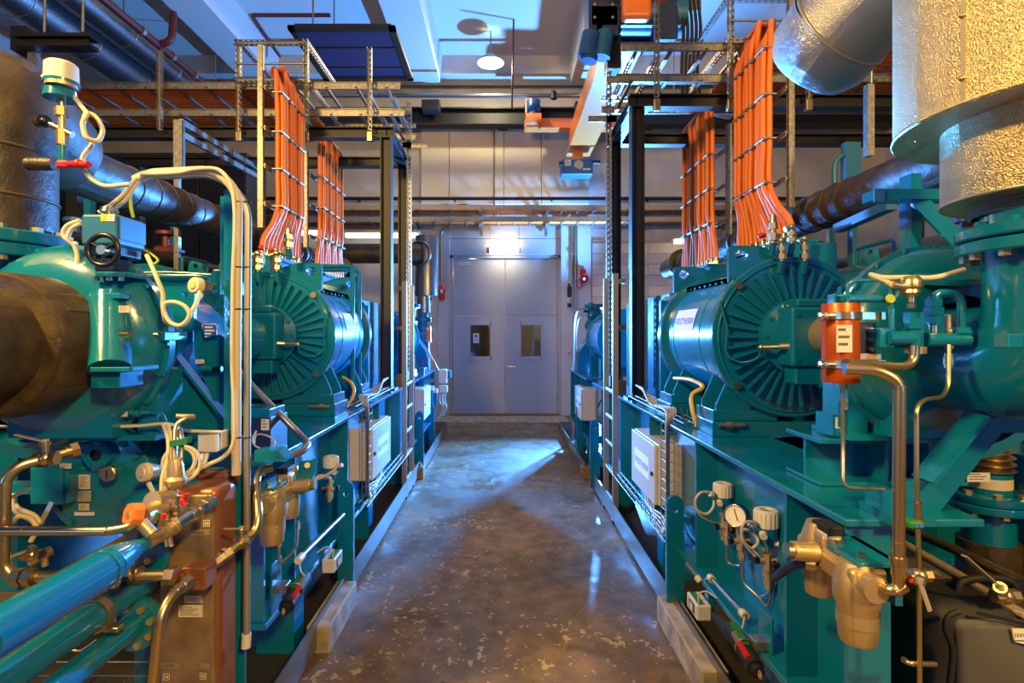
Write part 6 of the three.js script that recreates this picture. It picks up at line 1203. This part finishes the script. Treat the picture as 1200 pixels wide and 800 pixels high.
// ---------- machines at the door end ----------
function farMachine(T, lugD) {
  const b = thing('base_frame', `teal steel base frame of ${T}`, 'frame');
  obj('top_flange', box(1.03, 1.45, 1.145, 1.17, 6.75, 8.5, 0.004, 1), mat.teal, b);
  obj('web', box(1.165, 1.18, 0.46, 1.145, 6.75, 8.45), mat.teal, b);
  obj('bottom_flange', box(1.03, 1.36, 0.43, 0.46, 6.75, 8.5), mat.teal, b);
  for (const d of [7.3, 7.9, 8.42]) obj('stiffener', box(1.05, 1.165, 0.46, 1.145, d, d + 0.018), mat.teal, b);
  obj('lifting_lug', plateZ([[0.98, 0.05], [0.98, 0.72], [1.0, 0.77], [1.04, 0.77], [1.06, 0.72], [1.06, 0.05]], lugD, lugD + 0.03, [[1.02, 0.7, 0.014]]), mat.teal, b);
  obj('foot', box(1.1, 1.3, 0.02, 0.43, 7.0, 7.15), mat.teal, b); obj('foot', box(1.1, 1.3, 0.02, 0.43, 8.2, 8.35), mat.teal, b);
  obj('side_beam', box(2.2, 2.5, 0.02, 1.17, 6.8, 8.4), mat.teal, b);
  const p = thing('drip_tray', `grey drip tray with raised lip under ${T}`, 'tray');
  obj('lip', [box(0.98, 0.99, 0.02, 0.17, 6.5, 9.6), box(0.98, 2.4, 0.02, 0.17, 9.59, 9.6), box(0.98, 1.4, 0.02, 0.17, 6.5, 6.51)], mat.trayLip, p);
  obj('pan', box(0.99, 2.4, 0.02, 0.03, 6.51, 9.59), mat.tray, p);
  single('timber_block', `brown timber block at the tray corner of ${T}`, 'block', box(0.94, 1.25, 0, 0.14, 6.46, 6.62, 0.006, 1), mat.timber);
  cabinet(T, 6.9, 7.5, 0.62, 1.02);
  const m = thing('electric_motor', `blue-lit round motor of ${T}`, 'motor'), back = V(0, 0, 1).sub(V(0, 0, 0));
  obj('housing', lathe([[0.001, 0], [0.36, 0.0], [0.38, 0.02], [0.38, 0.06], [0.36, 0.07], [0.36, 0.9], [0.38, 0.91], [0.38, 0.97], [0.2, 1.02], [0.001, 1.02]], V(1.57, 1.66, 6.85), back, 48), mat.tealMetal, m);
  obj('foot', box(1.25, 1.9, 1.17, 1.4, 6.95, 7.1), mat.teal, m); obj('foot', box(1.25, 1.9, 1.17, 1.4, 7.6, 7.75), mat.teal, m);
  const c = thing('compressor', `rounded teal compressor casing of ${T}`, 'compressor');
  obj('casing', lathe([[0.001, 0], [0.2, 0], [0.3, 0.05], [0.32, 0.12], [0.32, 0.3], [0.25, 0.4], [0.12, 0.45], [0.001, 0.45]], V(1.6, 1.7, 7.95), back, 44), mat.teal, c);
  obj('pedestal', plateZ([[1.09, 1.17], [1.12, 1.45], [1.3, 1.7], [1.9, 1.7], [1.9, 1.17], [1.62, 1.17], [1.6, 1.42], [1.28, 1.42], [1.26, 1.17]], 8.0, 8.35), mat.teal, c);
  obj('neck', [rod(V(1.42, 1.8, 8.2), V(1.38, 2.12, 8.2), 0.09, 24), rod(V(1.37, 2.1, 8.2), V(1.37, 2.16, 8.2), 0.14, 24)], mat.teal, c);
  return b;
}
const NFL = 'the far machine under the silver elbow duct', NFR = 'the far machine beside the block wall';
M = 1; DZ = 0; farMachine(NFR, 7.25);
M = -1; DZ = 0; farMachine(NFL, 7.85);
M = 1;
{ // valve stack and hoop rail of the far machine by the block wall
  const t = thing('valve_stack', 'teal stacked valves above the far compressor by the block wall', 'valve');
  obj('stack', [359, 370, 381, 392, 403].map((y, i) => ball(P(693 + (i % 2) * 1.5 - 1, y, 8.0), 0.06 + 0.012 * (i % 3), 1, 1.1, 1, 12)), mat.teal, t);
  obj('stem', rod(P(693, 355, 8.0), P(693, 436, 8.0), 0.035), mat.teal, t);
  obj('nozzle', [rod(P(684, 364, 8.0), P(693, 366, 8.0), 0.02), rod(P(686, 404, 8.0), P(692, 404, 8.0), 0.015)], mat.dark, t);
  const r = thing('hoop_rail', 'silver hoop rail standing before the white pilaster by the red siren', 'rail');
  obj('tube', pipe([W(1.13, 0.0, 8.72), P(672, 380, 8.72), P(675, 362, 8.72), P(692, 361, 8.3)], 0.02, 0.12, 12), mat.alu, r);
  obj('second_tube', pipe([W(1.17, 0.0, 8.6), P(675, 384, 8.6), P(678, 370, 8.6), P(688, 368, 8.4)], 0.012, 0.1, 10), mat.alu, r);
  const i = thing('instrument_cluster', 'cluster of silver instruments on the far frame by the hoop rail', 'instrument');
  obj('body', [rod(P(679, 456, 8.1), P(679, 478, 8.1), 0.05, 16), rod(P(686, 452, 7.9), P(686, 476, 7.9), 0.06, 16)], mat.galv, i);
  obj('cap', [rod(P(679, 450, 8.1), P(679, 456, 8.1), 0.04, 16), rod(P(686, 446, 7.9), P(686, 452, 7.9), 0.05, 16)], mat.white, i);
  obj('holder', [boxW(P(676, 0, 8.1).x, 1.2, P(0, 470, 8.1).y, P(0, 462, 8.1).y, 8.05, 8.09)], mat.teal, i);
  single('orange_lamp', 'small orange indicator on the white pilaster beside the hoop rail', 'indicator', [rod(P(665, 412, 11.32), P(668, 412, 11.32), 0.05, 14), boxW(P(667, 0, 11.3).x, P(669, 0, 11.3).x, P(0, 415, 11.3).y, P(0, 409, 11.3).y, 11.28, 11.4)], mat.crane);
  const rb = thing('call_point', 'small red box on the wall behind the hoop rail', 'box'); obj('case', boxP(679, 688, 410, 417, 11.3, 11.42, 0.01), mat.red, rb); obj('cover', boxP(681, 686, 411.5, 415.5, 11.28, 11.3), mat.dark, rb);
}
{ // far machine under the silver elbow
  const t = thing('brown_canister', 'brown cylinder with silver clamp bands above the far frame by the door', 'canister'), d = 8.0;
  obj('cylinder', rod(P(502, 382, d), P(502, 401, d), 0.04, 20), mat.orangeCan, t);
  for (const y of [384, 398]) obj('clamp_band', rod(P(502, y, d), P(502, y + 2.5, d), 0.047, 20), mat.galv, t);
  obj('lead', pipe([P(502, 401, d), P(502, 413, d), P(508, 422, d), P(514, 434, d)], 0.012, 0.05, 10), mat.bronze, t);
  obj('mount', rod(P(502, 391, d), P(492, 391, d + 0.1), 0.012), mat.teal, t);
  const j = thing('terminal_cluster', 'white terminal boxes with grey wires on the far frame by the door', 'box');
  obj('box', [boxP(514, 523, 433, 449, 8.1, 8.25, 0.01)], mat.cabinet, j); obj('box', [boxP(514, 524, 452, 460, 8.1, 8.2, 0.01)], mat.cabinet, j);
  obj('blue_valve', boxP(525, 528, 434, 443, 8.1, 8.2, 0.01), mat.craneBlue, j);
  obj('holder', boxW(P(519, 0, 8.25).x, P(521, 0, 8.25).x, 0.46, P(0, 436, 8.25).y, 8.25, 8.27), mat.galv, j);
  obj('bracket', boxW(-1.1, P(521, 0, 8.25).x, P(0, 448, 8.25).y, P(0, 444, 8.25).y, 8.25, 8.27), mat.galv, j);
  for (const k of [0, 1, 2]) obj('wire', cable([P(516 + k * 3, 460, 8.12), P(515 + k * 3, 470, 8.12), P(519 + k * 2, 478, 8.14), P(514 + k, 488, 8.2)], 0.012, 6), mat.greyCable, j);
  const i = thing('transmitter_pair', 'pair of white-capped instruments on the far frame beside the door', 'instrument');
  obj('cap', rod(P(505, 452, 7.7), P(505, 457, 7.7), 0.045), mat.white, i); obj('cap', rod(P(510, 455, 7.9), P(510, 460, 7.9), 0.04), mat.white, i);
  obj('body', [rod(P(505, 457, 7.7), P(505, 475, 7.7), 0.03), rod(P(510, 460, 7.9), P(510, 475, 7.9), 0.03), boxW(-1.17, P(505, 0, 7.7).x, P(0, 470, 7.7).y, P(0, 466, 7.7).y, 7.68, 7.72)], mat.teal, i);
  const k = thing('actuator_block', 'blue actuator block on the far flange under the brown cylinder', 'actuator');
  obj('body', boxP(493, 502, 419, 434, 7.9, 8.1, 0.01), mat.craneBlue, k); obj('base', boxP(490, 497, 431, 440, 7.6, 7.9, 0.01), mat.actuator, k); obj('foot', boxW(P(493, 0, 7.8).x, P(500, 0, 7.8).x, 1.17, 1.22, 7.7, 8.05), mat.teal, k);
  const e = thing('silver_elbow_duct', 'polished silver vertical duct joined by a dark level pipe with round collar', 'duct'), q = 9.4;
  obj('vertical', lathe([[0.19, 0], [0.195, 0.005], [0.195, 1.02], [0.19, 1.03], [0.001, 1.03]], P(500, 347, q), AX.y, 40), mat.duct, e);
  obj('lower_neck', lathe([[0.12, 0], [0.12, 0.34]], P(497, 366, q), AX.y, 32), mat.duct, e);
  obj('valve', [rod(P(496, 366, q), P(496, 400, q), 0.1, 24), rod(P(496, 372, q), P(496, 377, q), 0.17, 24), rod(P(496, 400, q), W(P(496, 400, q).x, 0.02, q), 0.09, 24)], mat.teal, e);
  obj('collar', torus(P(491, 297, q - 0.18), new THREE.Vector3(-0.25, 0, 1).normalize(), 0.2, 0.022, 36, 10), mat.duct, e);
  obj('level_pipe', [pipe([P(491, 297, q - 0.17), P(470, 297, q - 0.3), P(400, 297, q - 0.3)], 0.165, 0.1, 28)], mat.rubber, e);
  obj('drain', rod(P(505, 352, q - 0.1), P(505, 347, q - 0.1), 0.015), mat.dark, e);
}
// ---------- wall mounted things at the door ----------
{
  const s = thing('siren', 'red alarm siren horn on the white pilaster beside the block wall', 'siren'), c = P(684, 326, 11.25);
  obj('horn', lathe([[0.09, 0.06], [0.1, 0.055], [0.06, 0.0], [0.05, -0.06]], c, new THREE.Vector3(0.1, -0.3, 1).normalize(), 28), mat.siren, s);
  obj('horn_centre', ball(c.clone().add(W(0, -0.01, -0.04)), 0.035), mat.white, s);
  obj('body', [boxP(680, 687, 315, 322, 11.28, 11.36, 0.02), boxP(681, 686, 320, 332, 11.3, 11.36)], mat.siren, s);
  obj('wire', cable([P(680, 325, 11.3), P(675, 332, 11.31), P(678, 338, 11.31), P(682, 334, 11.31), P(679, 330, 11.31)], 0.01, 6), mat.red, s);
  const h = thing('wall_phone', 'black handset and round dial fixed on the white pilaster', 'phone');
  obj('handset', [boxP(665, 670, 335, 348, 11.28, 11.33, 0.03), rod(P(667, 337, 11.3), P(667, 332, 11.3), 0.02)], mat.dark, h);
  obj('dial', lathe([[0.001, 0.03], [0.06, 0.025], [0.065, 0]], P(667, 352, 11.32), AX.z, 24), mat.galv, h);
  obj('lower_case', boxP(665, 670, 355, 360, 11.28, 11.33, 0.02), mat.dark, h);
  const x = thing('fire_extinguisher', 'small red extinguisher hanging on the wall under a steel tube', 'extinguisher'), d = 11.2;
  obj('bottle', lathe([[0.001, 0], [0.05, 0.02], [0.07, 0.08], [0.07, 0.22], [0.05, 0.32], [0.02, 0.36], [0.001, 0.36]], P(517.5, 353, d), AX.y, 24), mat.red, x);
  obj('band', rod(P(517.5, 342, d), P(517.5, 340, d), 0.074, 24), mat.dark, x);
  obj('mark', boxP(515.8, 519.2, 339, 343, d - 0.08, d - 0.07), mat.white, x);
  obj('bracket', boxW(P(516, 0, d).x, P(519, 0, d).x, P(0, 350, d).y, P(0, 334, d).y, d + 0.05, FAR - 0.1), mat.red, x);
  for (const [pts, lab] of [[[[514, 332, 11.3], [514, 275, 11.3], [517, 267, 11.3], [526, 266, 11.3]], 'thin steel conduit dropping to the red extinguisher'], [[[517, 330, 11.3], [517, 272, 11.3], [521, 269, 11.3]], 'second steel conduit beside the one to the red extinguisher']]) single('wall_conduit', lab, 'conduit', pipe(pts.map(p => P(...p)), 0.022, 0.12, 10), mat.galv);
  for (const [px, lab] of [[670, 'thin wall conduit on the white pilaster by the wall phone'], [674.5, 'thin wall conduit on the pilaster edge by the red siren']]) {
    const t = thing('wall_conduit', lab, 'conduit'); obj('tube', rod(P(px, 266, 11.31), P(px, 332, 11.31), 0.018, 10), mat.galv, t);
    for (const y of [297]) obj('clip', boxP(px - 1.6, px + 1.6, y - 1, y + 1.5, 11.28, 11.34), mat.galv, t);
  }
  single('wall_cable', 'thin cable on the wall beside the silver vertical duct', 'cable', pipe([P(513, 352, 11.31), P(513, 430, 11.31)], 0.008, 0.02, 6), mat.greyCable);
}
{ // wall cable trays and pipe across the end wall
  for (const [y, d, lab] of [[4.22, 11.05, 'upper'], [3.98, 11.0, 'lower']]) {
    const t = thing('ladder_cable_tray', `${lab} galvanised cable tray crossing the end wall over the door`, 'cable tray');
    for (const dd of [d - 0.2, d + 0.2]) obj('side_rail', boxW(-5, 6.5, y - 0.05, y + 0.05, dd, dd + 0.006), mat.galv, t);
    for (let x = -4.9; x < 6.4; x += 0.32) obj('rung', boxW(x, x + 0.035, y - 0.045, y - 0.025, d - 0.2, d + 0.2), mat.galv, t);
    for (const x of [-3.4, -1.8, (563 - CX) * 11 / FOC, (641 - CX) * 11 / FOC, 2.7, 4.5]) obj('bracket', [boxW(x - 0.03, x + 0.03, y - 0.09, y - 0.05, d - 0.24, FAR), boxW(x - 0.03, x + 0.03, y - 0.24, y - 0.05, FAR - 0.14, FAR - 0.08)], mat.galv, t);
    for (let k = 0; k < 5; k++) single('wall_tray_cable', `orange cable lying in the ${lab} tray across the end wall`, 'cable', rod(W(-5, y - 0.003, d - 0.14 + k * 0.07), W(6.5, y - 0.003, d - 0.14 + k * 0.07), 0.024, 8), mat.cableOrange, `cables in the ${lab} wall tray`);
  }
  single('wall_pipe', 'thin black pipe crossing the end wall above the cable trays', 'pipe', [rod(P(300, 232.5, 11.2), P(980, 232.5, 11.2), 0.035, 10), ...[-3, -1, 1, 3, 5].map(x => boxW(x, x + 0.03, P(0, 232, 11.2).y - 0.03, P(0, 232, 11.2).y + 0.03, 11.2, FAR))], mat.dark);
}

// ---------- crane and ceiling fixtures ----------
{
  const r = thing('crane_runway', 'black crane runway beam along the end wall', 'beam'), y0 = 5.89, y1 = 6.22, d0 = 10.85;
  obj('flange', boxW(-7.9, 7.9, y1 - 0.03, y1, d0, d0 + 0.3), mat.black, r); obj('flange', boxW(-7.9, 7.9, y0, y0 + 0.03, d0, d0 + 0.3), mat.black, r);
  obj('web', boxW(-7.9, 7.9, y0, y1, d0 + 0.13, d0 + 0.17), mat.black, r);
  for (const x of [-6, -3, 0, 3, 6]) obj('console', boxW(x - 0.1, x + 0.1, y0 + 0.05, y1 - 0.05, d0 + 0.17, FAR - 0.07), mat.black, r);
  const t = thing('bridge_crane', 'orange single-girder bridge crane with blue drive motors', 'crane');
  obj('girder', boxW(1.30, 1.66, 5.22, 5.72, 2.2, 10.75, 0.02, 1), mat.crane, t);
  obj('girder_lip', [boxW(1.25, 1.71, 5.2, 5.235, 2.2, 10.75)], mat.crane, t);
  obj('end_carriage', [boxW(0.42, 2.6, 5.67, 5.87, 10.5, 10.76, 0.02, 1)], mat.crane, t);
  for (const x of [0.5, 2.5]) obj('wheel', rod(W(x, 6.24 + 0.0, 10.98), W(x, 6.24, 11.04), 0.09, 24), mat.dark, t);
  obj('carriage_arm', [boxW(0.44, 0.62, 5.8, 6.3, 10.55, 10.72, 0.02), boxW(2.4, 2.58, 5.8, 6.3, 10.55, 10.72, 0.02), boxW(0.46, 0.6, 6.15, 6.3, 10.7, 11.05), boxW(2.42, 2.56, 6.15, 6.3, 10.7, 11.05)], mat.crane, t);
  const dm = obj('drive_motor', [rod(P(625, 118, 10.5), P(625, 136, 10.5), 0.13, 24), rod(P(629, 129, 10.4), P(633, 126, 10.4), 0.06)], mat.craneBlue, t);
  obj('gearbox', [rod(P(616, 140, 10.45), P(634, 140, 10.45), 0.12, 20), boxP(616, 634, 137, 150, 10.42, 10.52, 0.04)], mat.crane, t);
  const cb = thing('crane_control_box', 'blue crane control box with round white dial under the girder end', 'control box'), d = 10.2;
  obj('case', boxP(658, 695, 186, 204, d, d + 0.35, 0.02), mat.craneBlue, cb);
  obj('dial', rod(P(678, 193, d - 0.02), P(678, 193, d), 0.085, 28), mat.alu, cb);
  obj('label', boxP(683, 692, 197, 199, d - 0.006, d), mat.white, cb); obj('label', boxP(662, 669, 187, 194, d - 0.006, d), stickerWhite, cb);
  obj('plug', [rod(P(695, 190, d), P(703, 190, d), 0.04), rod(P(655, 192, d), P(659, 192, d), 0.05)], mat.dark, cb);
  obj('hanger', boxW(P(672, 0, d).x, P(684, 0, d).x, P(0, 187, d).y, 5.21, d + 0.1, d + 0.2), mat.crane, cb);
  const h = thing('crane_hoist', 'blue electric hoist trolley slung under the orange girder', 'hoist'), q = 5.8;
  obj('gear_case', [boxP(690, 727, -20, 42, q, q + 0.35, 0.03)], mat.navy, h);
  for (const [x, y] of [[697, 5], [697, 20], [718, 5], [718, 20]]) obj('case_bolt', rod(P(x, y, q), P(x, y, q - 0.012), 0.014, 8), mat.galv, h);
  obj('brake_motor', [rod(P(693, 40, q), P(687, 68, q), 0.1, 28), rod(P(692, 62, q), P(690, 72, q), 0.085, 28)], mat.craneBlue, h);
  obj('motor_neck', rod(P(710, 38, q), P(705, 68, q), 0.09, 24), mat.actuator, h);
  obj('end_bell', rod(P(684, 52, q), P(680, 66, q), 0.035), mat.dark, h); obj('rope_guide', boxP(712, 728, 40, 80, q + 0.1, q + 0.3), mat.dark, h);
  obj('rope_drum', rod(P(727, 18, q + 0.15), P(800, 18, q + 0.15), 0.2, 32), mat.actuator, h);
  obj('drum_bracket', [boxP(730, 765, -10, 20, q - 0.15, q, 0.05)], mat.crane, h);
  obj('trolley_frame', [boxW(0.95, 1.9, 5.0, 5.2, q, q + 0.06), boxW(0.95, 1.9, 5.0, 5.2, q + 0.4, q + 0.46), boxW(1.0, 1.06, 4.9, 5.2, q, q + 0.46)], mat.navy, h);
  obj('electric_box', boxP(770, 795, -8, 45, q - 0.05, q + 0.25, 0.02), mat.navy, h);
  for (let k = 0; k < 5; k++) obj('festoon_cable', cable([P(798 + k * 5, 0, q), P(801 + k * 5, 35, q), P(799 + k * 4.5, 80, q), P(800 + k * 5, 110, q + 0.1)], 0.018, 6), mat.dark, h);
  obj('festoon_box', boxP(795, 822, -20, 12, q, q + 0.2), mat.galv, h);
}
{ // steel tube across the bay and vertical rods
  const t = thing('cross_conduit', 'thin silver conduit tube crossing the ceiling bay below the end beam', 'conduit'), d = 10.2, y = EYE + (CY - 112) * d / FOC;
  obj('tube', rod(W(-3.4, y, d), W(3.4, y, d), 0.04, 12), mat.duct, t);
  for (const x of [-3.2, 3.2]) obj('drop', rod(W(x, y, d), W(x, RIB + 0.5, d), 0.012, 8), mat.galv, t);
  const b = thing('junction_box', 'small round black junction box hanging on the silver conduit tube', 'box'); obj('case', [rod(P(649, 109, d), P(649, 116, d), 0.06, 16)], mat.dark, b); obj('knob', ball(P(649, 109, d), 0.05), mat.dark, b);
  single('drop_rod', 'long thin dark rod hanging from the ceiling beside the pendant lamp', 'rod', rod(P(602, 20, 9.4), P(600, 127, 9.6), 0.016, 8), mat.redPipe);
  single('drop_rod', 'thin vertical conduit on the cream cladding behind the pendant lamp', 'rod', [rod(P(579, 150, 11.36), P(579, 262, 11.36), 0.02, 8), boxP(577.5, 580.5, 202, 205, 11.33, 11.37)], mat.galv);
  single('speaker_box', 'small black wall speaker on the runway beam beside the cable tray end', 'speaker', boxP(494, 515, 116, 129, 10.6, 10.84, 0.02), mat.dark);
  single('speaker_box', 'small black wall speaker on the runway beam beside the orange girder', 'speaker', boxP(674, 690, 118, 130, 10.6, 10.84, 0.02), mat.dark);
  const c = thing('ceiling_conduit', 'thin dark conduit bent in a corner on the ceiling slab', 'conduit');
  const s = (px, py) => P(px, py, (SLAB - 0.02 - EYE) * FOC / (CY - py));
  obj('tube', pipe([s(387, 18), s(295, 18), s(345, 92)], 0.03, 0.06, 8), mat.redPipe, c);
}
{ // dark ventilation unit under the slab
  const t = thing('ventilation_unit', 'dark flat ventilation unit hanging under the ceiling slab', 'ventilation unit'), y = 5.6;
  obj('casing', boxW(-2.66, -1.42, y, y + 0.07, 6.95, 8.3, 0.01, 1), mat.navy, t);
  obj('bottom_frame', [boxW(-2.72, -1.36, y - 0.03, y + 0.02, 6.9, 6.98), boxW(-2.72, -1.36, y - 0.03, y + 0.02, 8.26, 8.34), boxW(-2.72, -2.64, y - 0.03, y + 0.02, 6.9, 8.34), boxW(-1.44, -1.36, y - 0.03, y + 0.02, 6.9, 8.34)], mat.black, t);
  obj('louvre', [7.4, 7.95].map(d => boxW(-2.62, -1.46, y - 0.012, y, d, d + 0.02)), mat.black, t);
  for (const [x, d] of [[-2.5, 7.2], [-2.5, 8.1]]) obj('rod', rod(W(x, y + 0.06, d), W(x, SLAB, d), 0.012, 8), mat.galv, t);
}
{ // round ducts, red sprinkler pipe, black trapeze on the far side
  for (const [x, y, r, lab] of [[-6.15, 6.0, 0.28, 'large silver round ventilation duct under the ceiling beside the sprinkler pipe'], [-5.55, 6.12, 0.2, 'slimmer silver ventilation duct beside the large round duct']]) {
    const t = thing('ventilation_duct', lab, 'duct');
    obj('shell', rod(W(x, y, 2), W(x, y, 11.3), r, 36), mat.duct, t);
    for (let d = 2.5; d < 11; d += 1.1) obj('seam_ring', torus(W(x, y, d), AX.z, r, 0.012, 36, 6), mat.duct, t);
    for (const d of [4, 8]) obj('hanger', rod(W(x, y + r, d), W(x, SLAB, d), 0.01, 6), mat.galv, t);
  }
  const s = thing('sprinkler_pipe', 'dark red sprinkler pipe with elbows under the ceiling', 'pipe'), q = px => px;
  obj('main', rod(W(-5.05, 5.95, 3), W(-5.05, 5.95, 11.3), 0.055, 14), mat.redPipe, s);
  obj('branch', pipe([W(-5.05, 5.95, 8.0), W(-4.85, 6.0, 8.0), W(-4.85, 6.45, 8.05)], 0.05, 0.12, 12), mat.redPipe, s);
  obj('branch', pipe([W(-5.05, 5.95, 9.3), W(-4.7, 6.0, 9.3), W(-4.62, 6.0, 9.9)], 0.05, 0.12, 12), mat.redPipe, s);
  for (const d of [7.6, 8.3, 8.9, 9.2]) obj('coupling', rod(W(-5.05, 5.95, d), W(-5.05, 5.95, d + 0.06), 0.07, 14), mat.galv, s);
  for (const d of [5, 9.6]) obj('hanger', rod(W(-5.05, 6.0, d), W(-5.05, SLAB, d), 0.01, 6), mat.galv, s);
  const t = thing('trapeze_beam', 'short black steel trapeze beam near the lagged riser', 'beam'), d = 4.6;
  obj('beam', [boxP(15, 104, 38, 42, d, d + 0.12), boxP(15, 104, 49, 53, d, d + 0.12), boxP(15, 104, 42, 49, d + 0.05, d + 0.06)], mat.black, t);
  obj('end_plate', boxP(12, 30, 30, 58, d + 0.1, d + 0.25), mat.black, t);
  obj('drop', boxP(32, 41, 55, 80, d + 0.1, d + 0.16), mat.galv, t);
  obj('rod', [rod(P(52, 38, d + 0.06), W(P(52, 38, d).x, SLAB, d + 0.06), 0.012, 8), rod(P(97, 38, d + 0.06), W(P(97, 38, d).x, SLAB, d + 0.06), 0.012, 8)], mat.galv, t);
}
// ---------- pipework behind the machines ----------
{
  const pack = (x, lab, wd) => {
    const t = thing('pipe_rack', lab, 'rack');
    for (const d of [3.6, 4.6, 5.8, 7.2]) obj('frame', [boxW(x - 0.03, x + 0.03, 0, 3.2, d, d + 0.06), boxW(x - 0.8, x + 0.8, 2.2, 2.26, d, d + 0.06)], mat.teal, t);
    for (let k = 0; k < 6; k++) obj('pipe', rod(W(x - 0.7 + k * 0.26, 2.31 + 0.03 * (k % 2), 2.9), W(x - 0.7 + k * 0.26, 2.31 + 0.03 * (k % 2), 7.5), 0.05 + 0.015 * (k % 3), 14), [mat.galv, mat.teal, mat.redPipe, mat.galv, mat.craneBlue, mat.rubber][k], t);
    for (let k = 0; k < 7; k++) { const p = W(x - 0.6 + (k * 0.37) % 1.3, 2.36, 3.2 + k * 0.55); obj('valve', [rod(p, p.clone().add(W(0, 0.26, 0)), 0.03), rod(p.clone().add(W(0, 0.24, 0)), p.clone().add(W(0, 0.27, 0)), 0.08), rod(p.clone().add(W(-0.08, 0.1, 0)), p.clone().add(W(0.08, 0.1, 0)), 0.045)], k % 2 ? mat.redPipe : mat.craneBlue, t); }
  };
  pack(-3.5, 'crowded rack of pipes and red valves behind the plate-exchanger machine');
  pack(3.5, 'crowded rack of pipes and red valves behind the silver-duct machine');
  for (const [s, lab] of [[-1, 'galvanised railing rising behind the plate-exchanger machine'], [1, 'teal railing rising behind the silver-duct machine']]) {
    const t = thing('railing', lab, 'railing');
    const m = s < 0 ? mat.galv : mat.actuator;
    if (s < 0) { for (const y of [0, 14]) obj('rail', bar(P(212, 143 + y, 4.6), P(300, 196 + y * 0.7, 6.4), 0.035, 0.05), m, t); obj('post', boxP(203, 213, 140, 205, 4.58, 4.63), m, t); obj('post', boxW(P(208, 0, 4.6).x - 0.02, P(208, 0, 4.6).x + 0.02, 0, P(0, 200, 4.6).y, 4.58, 4.62), m, t); }
    else { obj('post', pipe([P(978, 215, 4.2), P(978, 192, 4.2), P(984, 183, 4.2), P(994, 180, 4.2)], 0.02, 0.06, 10), m, t); obj('post', boxP(991, 1009, 166, 215, 4.18, 4.24), m, t); obj('leg', boxW(P(1000, 0, 4.2).x - 0.02, P(1000, 0, 4.2).x + 0.02, 0, P(0, 214, 4.2).y, 4.18, 4.24), m, t); obj('channel', [bar(P(982, 268, 3.4), P(1045, 240, 2.9), 0.06, 0.05)], mat.craneBlue, t); }
  }
}

{ // dark switchgear row added to darken the end wall beyond the plate-exchanger machine
  const t = thing('dark_backdrop_row', 'dark tall switchgear housing added to darken the end wall behind the pipe rack', 'backdrop');
  obj('plinth', boxW(-7.9, -4.5, 0, 0.12, 9.6, 10.4), mat.dark, t);
  for (let k = 0; k < 4; k++) { const x = -7.88 + k * 0.85, b = obj('housing', boxW(x, x + 0.83, 0.12, 4.9, 9.6, 10.4, 0.01, 1), mat.tray, t); obj('door', boxW(x + 0.03, x + 0.8, 0.2, 2.3, 9.58, 9.6), mat.black, b); obj('upper_panel', boxW(x + 0.03, x + 0.8, 2.36, 4.84, 9.58, 9.6), mat.black, b); }
}

// ---------- put every group's origin at its base ----------
for (const o of [...scene.children]) {
  if (o.isLight || !o.userData.category && o.userData.kind !== 'structure' || o.position.lengthSq() > 0) continue;
  const b = new THREE.Box3().setFromObject(o); if (b.isEmpty()) continue;
  const c = new THREE.Vector3((b.min.x + b.max.x) / 2, b.min.y, (b.min.z + b.max.z) / 2);
  o.position.copy(c);
  if (o.isMesh) o.geometry.translate(-c.x, -c.y, -c.z); else for (const k of o.children) k.position.sub(c);
}
renderer.render(scene, camera);
